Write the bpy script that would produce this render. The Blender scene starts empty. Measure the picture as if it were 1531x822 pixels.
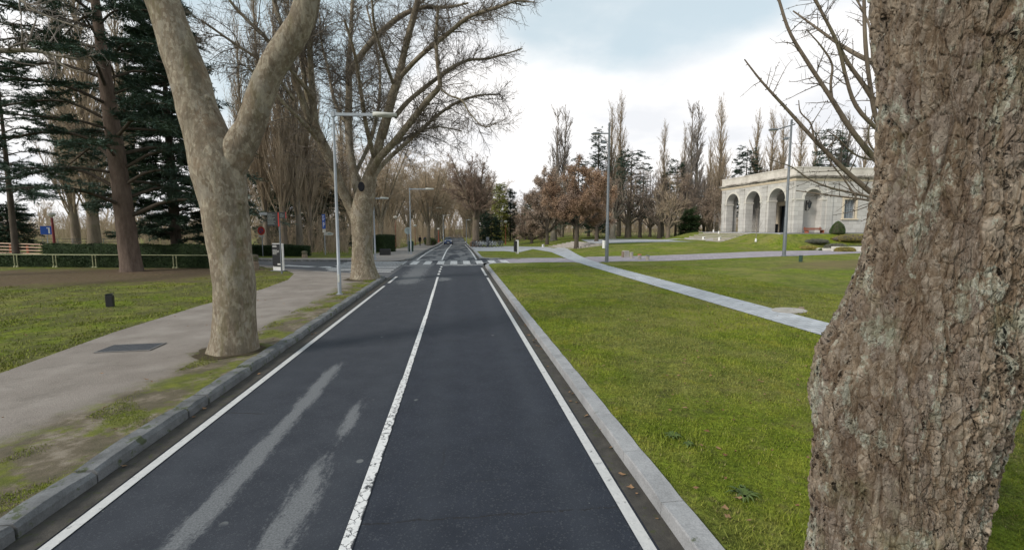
import bpy, bmesh, math, random
import numpy as np
from math import sin, cos, tan, atan, atan2, pi, radians, sqrt, exp
from mathutils import Vector, Matrix, geometry

sc = bpy.context.scene
C = sc.collection
rnd = random.Random(7)

# ------------------------------------------------------------ camera numbers
F = 700.0; CAMH = 2.6
PITCH = atan(70.0 / F); YAW = atan(81.0 / F * cos(PITCH))
FW = Vector((sin(YAW)*cos(PITCH), cos(YAW)*cos(PITCH), -sin(PITCH)))
RT = Vector((cos(YAW), -sin(YAW), 0))
UP = RT.cross(FW)
CAM = Vector((0, 0, CAMH))

def ray(px, py):
    return FW + RT*((px-765.5)/F) + UP*(-(py-411.0)/F)

def S(a, b, t):
    t = max(0.0, min(1.0, (t-a)/(b-a)))
    return t*t*(3-2*t)

# building frame: corner and the two facade directions
def ch(cx, d, z=0.0):      # horizontal camera coordinates -> world
    return Vector((cx*cos(YAW)+d*sin(YAW), -cx*sin(YAW)+d*cos(YAW), z))
BC = ch(28.7, 48.0)
BA = (ch(27.1, 61.0)-BC).normalized()      # along the arcade, away from the camera
BB = Vector((BA.y, -BA.x, 0))              # along the right-hand facade
PLAT = 1.95
def to_b(x, y):
    v = Vector((x, y, 0))-BC
    return v.dot(BA), v.dot(BB)

def T(x, y):
    """height of the terrain (road level; kerbed land sits 0.12 above)"""
    z = -0.9*S(40, 110, y)*(1-S(5, 14, x))
    z += 0.42*S(12, 27, x)*S(12, 26, y)
    v = y-(38.6+0.1*(x-10))
    z += 0.5*S(0, 9, v)*S(9, 17, x)
    s, t = to_b(x, y)
    ds = max(-1.0-s, s-15.5, 0); dt = max(-1.5-t, t-30, 0)
    if s < 0: ds *= 1.75
    d = sqrt(ds*ds+dt*dt)
    k = 1-S(0.3, 5.5, d)
    return z*(1-k)+PLAT*k

def land(x, y):
    """top of the kerbed land, ramped down at the crossing"""
    r = (1-S(2.6, 7.0, x))*S(33.2, 33.9, y)*(1-S(37.9, 38.5, y)) if x > 0 else 0
    if x < 0:
        r = 0
        if 24 < y < 32 and x > -12:
            # dropped pavement where the side street starts
            ey = street_near(x)
            r = 1-S(0.0, 2.6, ey-y)
        if 36 < y < 42 and x > -9:
            ey = street_far(x)
            r = max(r, 1-S(0.0, 1.8, y-ey))
    return T(x, y)+0.12*(1-r*0.93)

NEAR = [(-60, 46.5), (-30, 39.5), (-22, 37.2), (-17.5, 35.6), (-14.1, 33.9), (-10.9, 31.3), (-6.6, 28.1), (-5.0, 26.9), (-3.7, 25.7), (0, 25)]
FAR = [(-60, 52), (-30, 44.5), (-22, 41.6), (-14.7, 39.2), (-6.5, 37.5), (-3.7, 37.4), (0, 37.4)]
def lerp_tab(tab, x):
    for (a, b), (c, d) in zip(tab, tab[1:]):
        if a <= x <= c: return b+(d-b)*(x-a)/(c-a)
    return tab[0][1] if x < tab[0][0] else tab[-1][1]
def street_near(x): return lerp_tab(NEAR, x)
def street_far(x): return lerp_tab(FAR, x)

def G(px, py, f=land):
    """where the line of sight through a photo pixel meets the terrain"""
    d = ray(px, py); t = 1.0; prev = 1.0
    while t < 400:
        p = CAM+d*t
        if p.z <= f(p.x, p.y):
            lo, hi = prev, t
            for _ in range(25):
                m = (lo+hi)/2; q = CAM+d*m
                if q.z <= f(q.x, q.y): hi = m
                else: lo = m
            q = CAM+d*hi
            return Vector((q.x, q.y, f(q.x, q.y)))
        prev = t; t *= 1.01
    q = CAM+d*200
    return Vector((q.x, q.y, f(q.x, q.y)))

FH = Vector((sin(YAW), cos(YAW), 0))
def P(px, py, depth):
    d = ray(px, py)
    return CAM+d*(depth/d.dot(FH))
def dep(v): return v.x*FH.x+v.y*FH.y

# ------------------------------------------------------------ object helpers
def tag(o, label=None, cat=None, group=None, kind=None):
    if label: o['label'] = label
    if cat: o['category'] = cat
    if group: o['group'] = group
    if kind: o['kind'] = kind
    return o
def empty(name, loc, rz=0.0, label=None, cat=None, group=None):
    o = bpy.data.objects.new(name, None); C.objects.link(o)
    o.location = loc; o.rotation_euler = (0, 0, rz); o.empty_display_size = 0.2
    return tag(o, label, cat, group)
def kids(o): return [c for c in bpy.data.objects if c.parent == o]
def copy_tree(o, parent=None):
    src = TREEKIDS.get(o.name)
    c = o.copy(); C.objects.link(c)
    if parent: c.parent = parent
    for ch_ in kids(o): copy_tree(ch_, c)
    return c
TREEKIDS = {}
def dup(root, loc, rz=0.0, label=None, group=None, scale=None, cat=None):
    c = copy_tree(root)
    c.location = loc; c.rotation_euler = (root.rotation_euler.x, root.rotation_euler.y, rz)
    if scale: c.scale = (scale, scale, scale) if not isinstance(scale, tuple) else scale
    if label: c['label'] = label
    if group: c['group'] = group
    if cat: c['category'] = cat
    return c

class MB:
    """collects simple solids and links them as one mesh object"""
    def __init__(s): s.v = []; s.f = []
    def add(s, vs, fs, M=None):
        o = len(s.v)
        s.v += [tuple(M @ Vector(p)) if M else tuple(p) for p in vs]
        s.f += [tuple(i+o for i in f) for f in fs]; return s
    def box(s, c, size, rz=0, M=None, ch=0.0):
        x, y, z = [a/2 for a in size]
        if ch <= 0:
            vs = [(i*x, j*y, k*z) for k in (-1, 1) for j in (-1, 1) for i in (-1, 1)]
            fs = [(0, 2, 3, 1), (4, 5, 7, 6), (0, 1, 5, 4), (2, 6, 7, 3), (0, 4, 6, 2), (1, 3, 7, 5)]
        else:   # octagonal plan + chamfered top
            def ringp(xx, yy, zz, c_): return [(-xx+c_, -yy, zz), (xx-c_, -yy, zz), (xx, -yy+c_, zz), (xx, yy-c_, zz), (xx-c_, yy, zz), (-xx+c_, yy, zz), (-xx, yy-c_, zz), (-xx, -yy+c_, zz)]
            vs = ringp(x, y, -z, ch)+ringp(x, y, z-ch, ch)+ringp(x-ch, y-ch, z, ch*.7)
            fs = [tuple(range(7, -1, -1)), tuple(range(16, 24))]
            for r in (0, 8):
                fs += [(r+i, r+(i+1) % 8, r+8+(i+1) % 8, r+8+i) for i in range(8)]
        R = Matrix.Translation(Vector(c)) @ Matrix.Rotation(rz, 4, 'Z')
        return s.add(vs, fs, (M @ R) if M else R)
    def tube(s, pts, rad, n=10, caps=True):
        pts = [Vector(p) for p in pts]
        if not hasattr(rad, '__len__'): rad = [rad]*len(pts)
        vs = []; a = None
        for i, p in enumerate(pts):
            t = (pts[min(i+1, len(pts)-1)]-pts[max(i-1, 0)]).normalized()
            if a is None:
                a = t.cross(Vector((0.21, 0.35, 0.9)) if abs(t.z) < .9 else Vector((1, 0, 0))).normalized()
            else: a = (a-t*a.dot(t)).normalized()
            b = t.cross(a)
            for k in range(n):
                q = 2*pi*k/n
                vs.append(p+(a*cos(q)+b*sin(q))*rad[i])
        fs = [(i*n+k, i*n+(k+1) % n, (i+1)*n+(k+1) % n, (i+1)*n+k) for i in range(len(pts)-1) for k in range(n)]
        if caps:
            fs.append(tuple(range(n-1, -1, -1))); m = (len(pts)-1)*n
            fs.append(tuple(range(m, m+n)))
        return s.add(vs, fs)
    def lathe(s, prof, c=(0, 0, 0), n=16, M=None, sq=1.0):
        vs = []; c = Vector(c)
        for r, z in prof:
            for k in range(n):
                q = 2*pi*k/n; vs.append(c+Vector((r*cos(q), r*sin(q)*sq, z)))
        fs = [(i*n+k, i*n+(k+1) % n, (i+1)*n+(k+1) % n, (i+1)*n+k) for i in range(len(prof)-1) for k in range(n)]
        fs.append(tuple(range(n-1, -1, -1))); m = (len(prof)-1)*n; fs.append(tuple(range(m, m+n)))
        return s.add(vs, fs, M)
    def prism(s, poly, z0, z1, M=None):
        n = len(poly)
        vs = [(x, y, z0) for x, y in poly]+[(x, y, z1) for x, y in poly]
        fs = [tuple(range(n-1, -1, -1)), tuple(range(n, 2*n))]+[(i, (i+1) % n, n+(i+1) % n, n+i) for i in range(n)]
        return s.add(vs, fs, M)
    def build(s, name, mat, parent=None, smooth=False, bevel=0.0, fix=True):
        me = bpy.data.meshes.new(name); me.from_pydata(s.v, [], s.f)
        if fix:
            b = bmesh.new(); b.from_mesh(me); bmesh.ops.recalc_face_normals(b, faces=b.faces); b.to_mesh(me); b.free()
        me.materials.append(mat)
        if smooth:
            me.polygons.foreach_set('use_smooth', [True]*len(me.polygons))
            if smooth == 'auto': me.set_sharp_from_angle(angle=radians(40))
        o = bpy.data.objects.new(name, me); C.objects.link(o)
        if parent: o.parent = parent
        if bevel:
            m = o.modifiers.new('bevel', 'BEVEL'); m.width = bevel; m.segments = 2; m.limit_method = 'ANGLE'
        return o

def npmesh(name, V, faces, mat, parent=None, smooth=False, colors=None):
    """faces: list of (n,k) index arrays"""
    me = bpy.data.meshes.new(name)
    V = np.ascontiguousarray(V, dtype=np.float32)
    me.vertices.add(len(V)); me.vertices.foreach_set('co', V.ravel())
    lt = []; st = []; off = 0
    for f in faces:
        f = np.asarray(f, dtype=np.int32)
        if len(f) == 0: continue
        k = f.shape[1]
        st.append(off+np.arange(len(f), dtype=np.int32)*k); lt.append(f.ravel()); off += f.size
    loops = np.concatenate(lt); starts = np.concatenate(st)
    me.loops.add(len(loops)); me.loops.foreach_set('vertex_index', loops)
    me.polygons.add(len(starts)); me.polygons.foreach_set('loop_start', starts)
    if smooth: me.polygons.foreach_set('use_smooth', np.ones(len(starts), dtype=bool))
    me.update(calc_edges=True); me.validate()
    me.materials.append(mat)
    o = bpy.data.objects.new(name, me); C.objects.link(o)
    if parent: o.parent = parent
    return o

# ------------------------------------------------------------ material helpers
def spot(m, x, y, cx, cy, rx, ry):
    a = m.math('DIVIDE', m.math('SUBTRACT', x, cx), rx); b = m.math('DIVIDE', m.math('SUBTRACT', y, cy), ry)
    return m.math('SQRT', m.math('ADD', m.math('MULTIPLY', a, a), m.math('MULTIPLY', b, b)))
class NT:
    def __init__(s, name, rough=0.9, spec=0.2, metal=0.0):
        s.m = bpy.data.materials.new(name); s.m.use_nodes = True
        s.t = s.m.node_tree; s.b = s.t.nodes['Principled BSDF']; s.out = s.t.nodes['Material Output']
        s.b.inputs['Roughness'].default_value = rough
        s.b.inputs['Specular IOR Level'].default_value = spec
        s.b.inputs['Metallic'].default_value = metal
        s.geo = s.t.nodes.new('ShaderNodeNewGeometry'); s.tc = s.t.nodes.new('ShaderNodeTexCoord')
        s.co = s.tc.outputs['Object']
    def n(s, typ, **kw):
        nd = s.t.nodes.new(typ)
        for k, v in kw.items(): setattr(nd, k, v)
        return nd
    def lk(s, a, b): s.t.links.new(a, b)
    def put(s, sock, v):
        if hasattr(v, 'is_linked') or hasattr(v, 'links'): s.lk(v, sock)
        elif isinstance(v, (tuple, list)) and len(v) == 3 and sock.type == 'RGBA': sock.default_value = (*v, 1)
        else: sock.default_value = v
    def map(s, scale=(1, 1, 1), rot=(0, 0, 0), co=None, loc=(0, 0, 0)):
        m = s.n('ShaderNodeMapping'); m.inputs['Scale'].default_value = scale; m.inputs['Rotation'].default_value = rot
        m.inputs['Location'].default_value = loc
        s.lk(co or s.co, m.inputs['Vector']); return m.outputs[0]
    def noise(s, scale, detail=4, rough=.55, co=None, dist=0.0, out=0):
        n = s.n('ShaderNodeTexNoise'); n.inputs['Scale'].default_value = scale; n.inputs['Detail'].default_value = detail
        n.inputs['Roughness'].default_value = rough; n.inputs['Distortion'].default_value = dist
        s.lk(co or s.co, n.inputs['Vector']); return n.outputs[out]
    def vor(s, scale, feature='F1', co=None, out=0, rand=1.0):
        n = s.n('ShaderNodeTexVoronoi', feature=feature); n.inputs['Scale'].default_value = scale
        n.inputs['Randomness'].default_value = rand
        s.lk(co or s.co, n.inputs['Vector']); return n.outputs[out]
    def ramp(s, fac, stops, interp='LINEAR'):
        r = s.n('ShaderNodeValToRGB'); r.color_ramp.interpolation = interp
        el = r.color_ramp.elements
        while len(el) < len(stops): el.new(0.5)
        for e, (p, c) in zip(el, stops):
            e.position = p; e.color = (*c, 1) if isinstance(c, tuple) else (c, c, c, 1)
        s.put(r.inputs[0], fac); return r.outputs[0]
    def mix(s, fac, a, b, mode='MIX'):
        m = s.n('ShaderNodeMix', data_type='RGBA', blend_type=mode)
        s.put(m.inputs[0], fac); s.put(m.inputs[6], a); s.put(m.inputs[7], b); return m.outputs[2]
    def math(s, op, a, b=None, c=None, clamp=False):
        m = s.n('ShaderNodeMath', operation=op, use_clamp=clamp)
        s.put(m.inputs[0], a)
        if b is not None: s.put(m.inputs[1], b)
        if c is not None: s.put(m.inputs[2], c)
        return m.outputs[0]
    def ss(s, v, a, b):   # smoothstep
        m = s.n('ShaderNodeMapRange', interpolation_type='SMOOTHSTEP')
        s.put(m.inputs[0], v); m.inputs[1].default_value = a; m.inputs[2].default_value = b; return m.outputs[0]
    def xyz(s, co=None):
        m = s.n('ShaderNodeSeparateXYZ'); s.lk(co or s.co, m.inputs[0]); return m.outputs
    def col(s, c): s.put(s.b.inputs['Base Color'], c); return s
    def rough(s, c): s.put(s.b.inputs['Roughness'], c); return s
    def bump(s, h, strength=0.5, dist=0.02):
        b = s.n('ShaderNodeBump'); b.inputs['Strength'].default_value = strength; b.inputs['Distance'].default_value = dist
        s.lk(h, b.inputs['Height']); s.lk(b.outputs[0], s.b.inputs['Normal']); return s
    def objrand(s):
        return s.n('ShaderNodeObjectInfo').outputs['Random']

def simple(name, c, rough=0.7, spec=0.3, metal=0.0, var=0.12, scale=6.0):
    m = NT(name, rough, spec, metal)
    n = m.noise(scale, 4)
    m.col(m.ramp(n, [(0.3, tuple(x*(1-var) for x in c)), (0.7, tuple(min(1, x*(1+var)) for x in c))]))
    return m.m

# asphalt ------------------------------------------------------------------
def asphalt_color(m):
    x, y, z = m.xyz()
    fine = m.noise(160, 2, .6)
    mid = m.noise(2.2, 5, .6)
    base = m.ramp(mid, [(0.3, (.012, .016, .025)), (0.7, (.021, .026, .038))])
    # older lane left of the centre line
    old = m.ss(m.math('ADD', x, m.math('MULTIPLY', m.noise(.6, 3), .8)), -0.3, -0.9)
    base = m.mix(m.math('MULTIPLY', old, .75), base, m.ramp(mid, [(0.3, (.023, .027, .036)), (0.7, (.037, .042, .052))]))
    # newer carpet ends past the crossing: paler patched asphalt
    far = m.ss(y, 32.4, 32.6)
    fp = m.noise(.55, 4, .6, m.map((1.6, .35, 1)))
    base = m.mix(m.math('MULTIPLY', far, m.ss(fp, .42, .55)), base, (.135, .14, .145))
    grain = m.ramp(fine, [(0.35, .50), (0.65, 1.55)])
    base = m.mix(1, base, grain, 'MULTIPLY')
    chips = m.xyz(m.vor(75, out=1)); base = m.mix(m.math('MULTIPLY', m.ss(chips[0], .88, .93), .35), base, (.08, .086, .095))
    # tyre-polished tracks and a few tar seams
    def band(x0, w_): return m.ss(m.math('ABSOLUTE', m.math('SUBTRACT', m.math('ADD', x, m.math('MULTIPLY', m.math('SUBTRACT', m.noise(.5, 3), .5), .5)), x0)), w_, 0.0)
    trk = m.math('ADD', m.math('ADD', band(-.35, .35), band(1.05, .3)), m.math('ADD', band(-2.95, .3), band(-1.2, .3)))
    base = m.mix(m.math('MULTIPLY', trk, .22), base, (.040, .047, .058))
    seam = m.math('ABSOLUTE', m.math('SUBTRACT', m.math('ADD', y, m.math('MULTIPLY', m.math('SUBTRACT', m.noise(5, 6, .75), .5), .16)), 4.02))
    base = m.mix(m.math('MULTIPLY', m.math('MULTIPLY', m.ss(seam, .014, .004), m.ss(x, -1.0, -.9)), m.ss(m.noise(6, 2), .35, .45)), base, (.012, .012, .014))
    # rubbed-through streaks, pale grey
    edge = m.math('ADD', m.math('MULTIPLY', m.noise(3.2, 9, .78, m.map((2.0, .45, 1))), .72), m.math('MULTIPLY', m.noise(24, 5, .8), .28))
    def streak(x0, w, ya, yb, slope=0.0, fade=.8, thr=.52):
        xo = m.math('SUBTRACT', m.math('SUBTRACT', x, x0), m.math('MULTIPLY', y, slope))
        g = m.math('SUBTRACT', 1, m.math('DIVIDE', m.math('ABSOLUTE', xo), w))
        g = m.math('MULTIPLY', g, m.math('MULTIPLY', m.ss(y, ya-fade, ya+fade), m.ss(y, yb+fade, yb-fade)))
        return m.ss(m.math('ADD', m.math('MULTIPLY', g, .62), m.math('MULTIPLY', m.math('SUBTRACT', edge, .5), 1.7)), .20, .46)
    s1 = streak(-2.34, .24, -2.0, 9.2, .003)
    s2 = streak(-1.54, .28, -2.0, 5.3, .0)
    s3 = streak(-1.48, .22, 5.8, 7.0, 0)
    s4 = streak(-2.45, 1.15, 22.0, 33.5, 0, 1.5)
    s5 = streak(-.75, .7, 23.2, 25.0, 0, .8)
    w = m.math('MAXIMUM', m.math('MAXIMUM', m.math('MAXIMUM', s1, s2), s3), m.math('MULTIPLY', m.math('MAXIMUM', s4, s5), .8))
    worn = m.ramp(m.noise(55, 4, .7), [(.35, (.085, .092, .10)), (.65, (.20, .208, .218))])
    base = m.mix(m.math('MULTIPLY', w, .8), base, worn)
    # scattered pale speckles and spots (gum, paint)
    spots = m.vor(1.9, co=m.map((1, .9, 1), loc=(.3, .2, 0)))
    sp = m.math('MULTIPLY', m.ss(spots, .085, .06), m.ss(m.noise(1.7, 1), .5, .56))
    base = m.mix(m.math('MULTIPLY', sp, .6), base, (.17, .18, .18))
    sp2 = m.ss(m.vor(5.5), .05, .03)
    base = m.mix(m.math('MULTIPLY', sp2, m.math('MULTIPLY', m.ss(m.noise(2.3, 2), .5, .6), .6)), base, (.22, .23, .22))
    # hairline cracks
    cr = m.vor(.42, 'DISTANCE_TO_EDGE', m.mix(.12, m.co, m.noise(1.5, 4, out=1)))
    crk = m.math('MULTIPLY', m.ss(cr, .006, .0025), m.ss(m.noise(.35, 2), .56, .62))
    base = m.mix(m.math('MULTIPLY', crk, .7), base, (.012, .012, .013))
    return base, fine
m = NT('asphalt', .82, .35)
cc, fn = asphalt_color(m); m.col(cc); m.bump(fn, .5, .006); ASPHALT = m.m
m = NT('side_asphalt', .85, .3)
b_ = m.ramp(m.noise(.8, 5), [(.3, (.07, .072, .078)), (.7, (.11, .112, .12))])
m.col(m.mix(1, b_, m.ramp(m.noise(150, 2), [(.35, .7), (.65, 1.3)]), 'MULTIPLY')); SIDE_ASPHALT = m.m
m = NT('gutter', .8, .35)
g_ = m.noise(5, 6, .7); b_ = m.ramp(g_, [(.3, (.028, .026, .024)), (.6, (.06, .055, .048)), (.8, (.10, .09, .075))])
m.col(m.mix(m.ss(m.noise(9, 5, .7), .56, .66), b_, (.045, .05, .02))); m.bump(m.noise(60, 4), .6, .01); GUTTER = m.m
# road paint ---------------------------------------------------------------
def paint(name, wear, tone=.62, cracks=True):
    m = NT(name, .7, .3)
    base, fn = (m.ramp(m.noise(40, 3), [(.3, (.03, .033, .038)), (.7, (.05, .053, .06))]), None)
    white = m.ramp(m.noise(14, 5, .7), [(.3, (tone*.8, tone*.81, tone*.82)), (.7, (tone, tone, tone*.99))])
    k = m.ss(m.noise(9, 8, .8), wear-(.05 if cracks else 0), wear-.12)
    if cracks:
        wob = m.mix(.06, m.co, m.noise(6, 4, out=1))
        cr = m.vor(9.0, 'DISTANCE_TO_EDGE', m.mix(.12, m.co, m.noise(9, 6, .7, out=1)))
        x, y, z = m.xyz(); nearf = m.math('MULTIPLY', m.ss(y, 13, 7), m.ss(m.noise(2.6, 3), .38, .52))
        k = m.math('MULTIPLY', k, m.math('SUBTRACT', 1, m.math('MULTIPLY', m.ss(cr, .05, .012), nearf)))
        # the newer carpet has crept over the right-hand edge of the line
        xe = m.math('SUBTRACT', m.math('ADD', x, .94), m.math('MULTIPLY', m.ss(y, 8, 31), -.18))
        chip = m.math('ADD', xe, m.math('MULTIPLY', m.math('SUBTRACT', m.noise(7, 7, .75), .5), .16))
        k = m.math('MULTIPLY', k, m.ss(chip, .058, .045))
    m.col(m.mix(k, base, white)); m.bump(m.noise(90, 3), .35, .004); return m.m
PAINT_C = paint('cracked_road_paint', .66, .66)
PAINT_E = paint('edge_road_paint', .68, .52, False)
PAINT_Z = paint('crossing_paint', .62, .60, False)
# stone --------------------------------------------------------------------
def stone(name, c, moss=0.0, var=.25, scale=3.0, bump=.4):
    m = NT(name, .88, .25)
    a = tuple(x*(1-var) for x in c); b = tuple(x*(1+var) for x in c)
    base = m.ramp(m.noise(scale, 6, .65), [(.3, a), (.7, b)])
    base = m.mix(1, base, m.ramp(m.noise(70, 3), [(.35, .85), (.65, 1.12)]), 'MULTIPLY')
    if moss:
        base = m.mix(m.math('MULTIPLY', m.ss(m.noise(5, 6, .7), .66-moss*.2, .74-moss*.2), .8), base, (.05, .065, .02))
    m.col(base); m.bump(m.noise(35, 5), bump, .01); return m.m
KERB_L = stone('old_kerb_stone', (.135, .14, .145), .6, .4)
KERB_R = stone('pale_kerb_stone', (.27, .275, .285), .12, .2)
# pavement with mossy verge -------------------------------------------------
m = NT('pavement', .92, .2)
x, y, z = m.xyz()
con = m.ramp(m.noise(.9, 6, .6), [(.3, (.185, .162, .143)), (.7, (.255, .228, .205))])
con = m.mix(1, con, m.ramp(m.noise(110, 2), [(.35, .74), (.65, 1.22)]), 'MULTIPLY')
dirt = m.ramp(m.noise(2.2, 7, .7), [(.25, (.055, .055, .028)), (.5, (.12, .10, .070)), (.62, (.22, .19, .15)), (.8, (.115, .10, .075))])
moss = m.ramp(m.noise(6, 5, .7), [(.3, (.06, .075, .012)), (.7, (.15, .165, .022))])
dm = m.math('MULTIPLY', m.ss(m.noise(1.1, 6, .72, m.map(loc=(3, 1, 0))), .47, .58), .9)
verge = m.mix(dm, dirt, moss)
e = m.math('ADD', x, m.math('MULTIPLY', m.math('SUBTRACT', m.noise(.9, 6, .7), .5), 1.5))
e = m.math('ADD', e, m.math('MULTIPLY', m.ss(y, 9.5, 4.5), .55))
vm = m.ss(e, -5.15, -4.55)
vm = m.math('MULTIPLY', vm, m.ss(y, 27.0, 24.5))
con = m.mix(m.math('MULTIPLY', m.ss(m.noise(1.7, 7, .75, m.map(loc=(4, 4, 0))), .50, .68), .45), con, (.125, .112, .095))
con = m.mix(m.math('MULTIPLY', m.ss(m.noise(.45, 3), .5, .6), .3), con, (.30, .275, .25))
j_ = m.math('MULTIPLY', m.math('SUBTRACT', m.noise(3.0, 6, .75), .5), 1.1)
for (cx, cy, rr) in [(-4.6, 9.87, .80), (-4.57, 23.5, .95)]:
    k = m.ss(m.math('ADD', spot(m, x, y, cx, cy, rr, rr*.9), j_), 1.05, .7)
    dark = m.mix(m.ss(m.noise(4, 5, .7), .50, .6), (.07, .055, .04), (.085, .095, .02))
    verge = m.mix(k, verge, dark); con = m.mix(k, con, dark)
# ageing green tinge along the path's verge side
m.col(m.mix(vm, con, verge)); m.bump(m.noise(45, 6, .7), .7, .02); PAVEMENT = m.m
m = NT('far_pavement', .92, .2)
con = m.ramp(m.noise(.9, 6, .6), [(.3, (.20, .18, .165)), (.7, (.27, .25, .23))]); m.col(con); FAR_PAV = m.m
# grass ground ---------------------------------------------------------------
def grass_col(m, co=None):
    big = m.noise(.33, 4, .6, co); mid = m.noise(1.6, 6, .7, co); fine = m.noise(22, 5, .75, co)
    g = m.ramp(mid, [(.28, (.078, .112, .011)), (.5, (.128, .168, .017)), (.72, (.195, .22, .03))])
    g = m.mix(m.math('MULTIPLY', m.ss(big, .42, .60), .85), g, m.ramp(mid, [(.3, (.095, .115, .026)), (.7, (.19, .195, .055))]))
    g = m.mix(m.math('MULTIPLY', m.ss(m.noise(3.4, 5, .7, co), .54, .68), .5), g, (.15, .135, .055))
    sc2 = m.noise(1.1, 7, .75, m.map(loc=(12, 4, 0), co=co)); g = m.mix(m.math('MULTIPLY', m.ss(sc2, .54, .64), .55), g, (.20, .20, .03))
    sc3 = m.noise(2.1, 7, .78, m.map(loc=(2, 17, 0), co=co)); g = m.mix(m.math('MULTIPLY', m.ss(sc3, .55, .66), .6), g, (.075, .075, .030))
    return g, big, mid, fine
def lawn_mat(name, soil_boost):
    m = NT(name, .95, .1)
    x, y, z = m.xyz()
    g, big, mid, fine = grass_col(m)
    g = m.mix(1, g, m.ramp(fine, [(.3, .45), (.7, 1.45)]), 'MULTIPLY')
    g = m.mix(1, g, m.ramp(m.noise(5.5, 6, .8), [(.32, .62), (.5, 1.0), (.68, 1.35)]), 'MULTIPLY')
    g = m.mix(m.math('MULTIPLY', m.ss(m.noise(.22, 6, .7, m.map(loc=(31, 3, 0))), .50, .62), .45), g, (.24, .21, .075))
    # left lawn is thinner, browner
    lft = m.ss(x, -5, -7)
    thin = m.math('MULTIPLY', lft, m.ss(m.noise(.75, 7, .72), .42, .56))
    soil = m.ramp(m.noise(7, 6, .7), [(.3, (.085, .062, .040)), (.7, (.17, .125, .085))])
    olive = m.ramp(fine, [(.3, (.06, .06, .025)), (.7, (.12, .115, .05))])
    g = m.mix(m.math('MULTIPLY', thin, .75), g, olive)
    jit = m.math('MULTIPLY', m.math('SUBTRACT', m.noise(.8, 6, .7), .5), 1.3)
    for (cx, cy, rx, ry, amt) in [(-21, 26.6, 12, 5.6, .9), (-16, 29.5, 6, 2.4, .9), (26, 25.5, 9, 3.0, .75), (28, 20, 10, 2.5, .3), (15.0, 55, 1.6, 1.4, .9)]:
        k = m.ss(m.math('ADD', spot(m, x, y, cx, cy, rx, ry), jit), 1.1, .55)
        tone = soil if amt > .8 else m.mix(.5, soil, (.16, .13, .06))
        g = m.mix(m.math('MULTIPLY', k, amt), g, tone)
    # distant meadow is yellower
    g = m.mix(m.math('MULTIPLY', m.ss(y, 70, 130), .6), g, (.21, .20, .075))
    m.col(g); m.bump(fine, .9, .05); return m.m
LAWN = lawn_mat('lawn', 0)
m = NT('grass_blades', .8, .2)
g, big, mid, fine = grass_col(m)
v = m.noise(60, 1)
g = m.mix(m.ss(v, .3, .7), m.mix(1, g, (.75, .8, .7), 'MULTIPLY'), m.mix(1, g, (1.5, 1.38, 1.5), 'MULTIPLY'))
g = m.mix(m.ss(m.noise(35, 1, co=m.map(loc=(9, 2, 0))), .66, .72), g, (.28, .23, .12))
m.col(g); BLADES = m.m
m = NT('fallen_leaf', .8, .2); m.col(m.ramp(m.noise(8, 2), [(.3, (.13, .065, .03)), (.7, (.30, .19, .11))])); FALLEN = m.m
# paving ---------------------------------------------------------------------
def paving(name, a, b, joint, w, h, rot=0.0, msize=.012):
    m = NT(name, .85, .25)
    br = m.n('ShaderNodeTexBrick'); m.lk(m.map(rot=(0, 0, rot)), br.inputs['Vector'])
    br.inputs['Scale'].default_value = 1; br.inputs['Brick Width'].default_value = w; br.inputs['Row Height'].default_value = h
    br.inputs['Mortar Size'].default_value = msize
    m.put(br.inputs['Color1'], a); m.put(br.inputs['Color2'], b); m.put(br.inputs['Mortar'], joint)
    c = m.mix(1, br.outputs[0], m.ramp(m.noise(1.4, 6, .7), [(.3, .8), (.7, 1.15)]), 'MULTIPLY')
    c = m.mix(1, c, m.ramp(m.noise(60, 3), [(.35, .88), (.65, 1.12)]), 'MULTIPLY')
    m.col(c); m.bump(m.noise(30, 4), .3, .01); return m.m
PATH_GREY = paving('pale_pavers', (.34, .36, .39), (.43, .45, .48), (.17, .18, .18), .42, .21, 0.0)
PATH_VIOLET = paving('violet_pavers', (.27, .245, .275), (.33, .30, .33), (.19, .17, .19), .3, .3)
PLAZA = paving('plaza_pavers', (.33, .34, .36), (.38, .39, .41), (.22, .22, .22), .8, .4)
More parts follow.
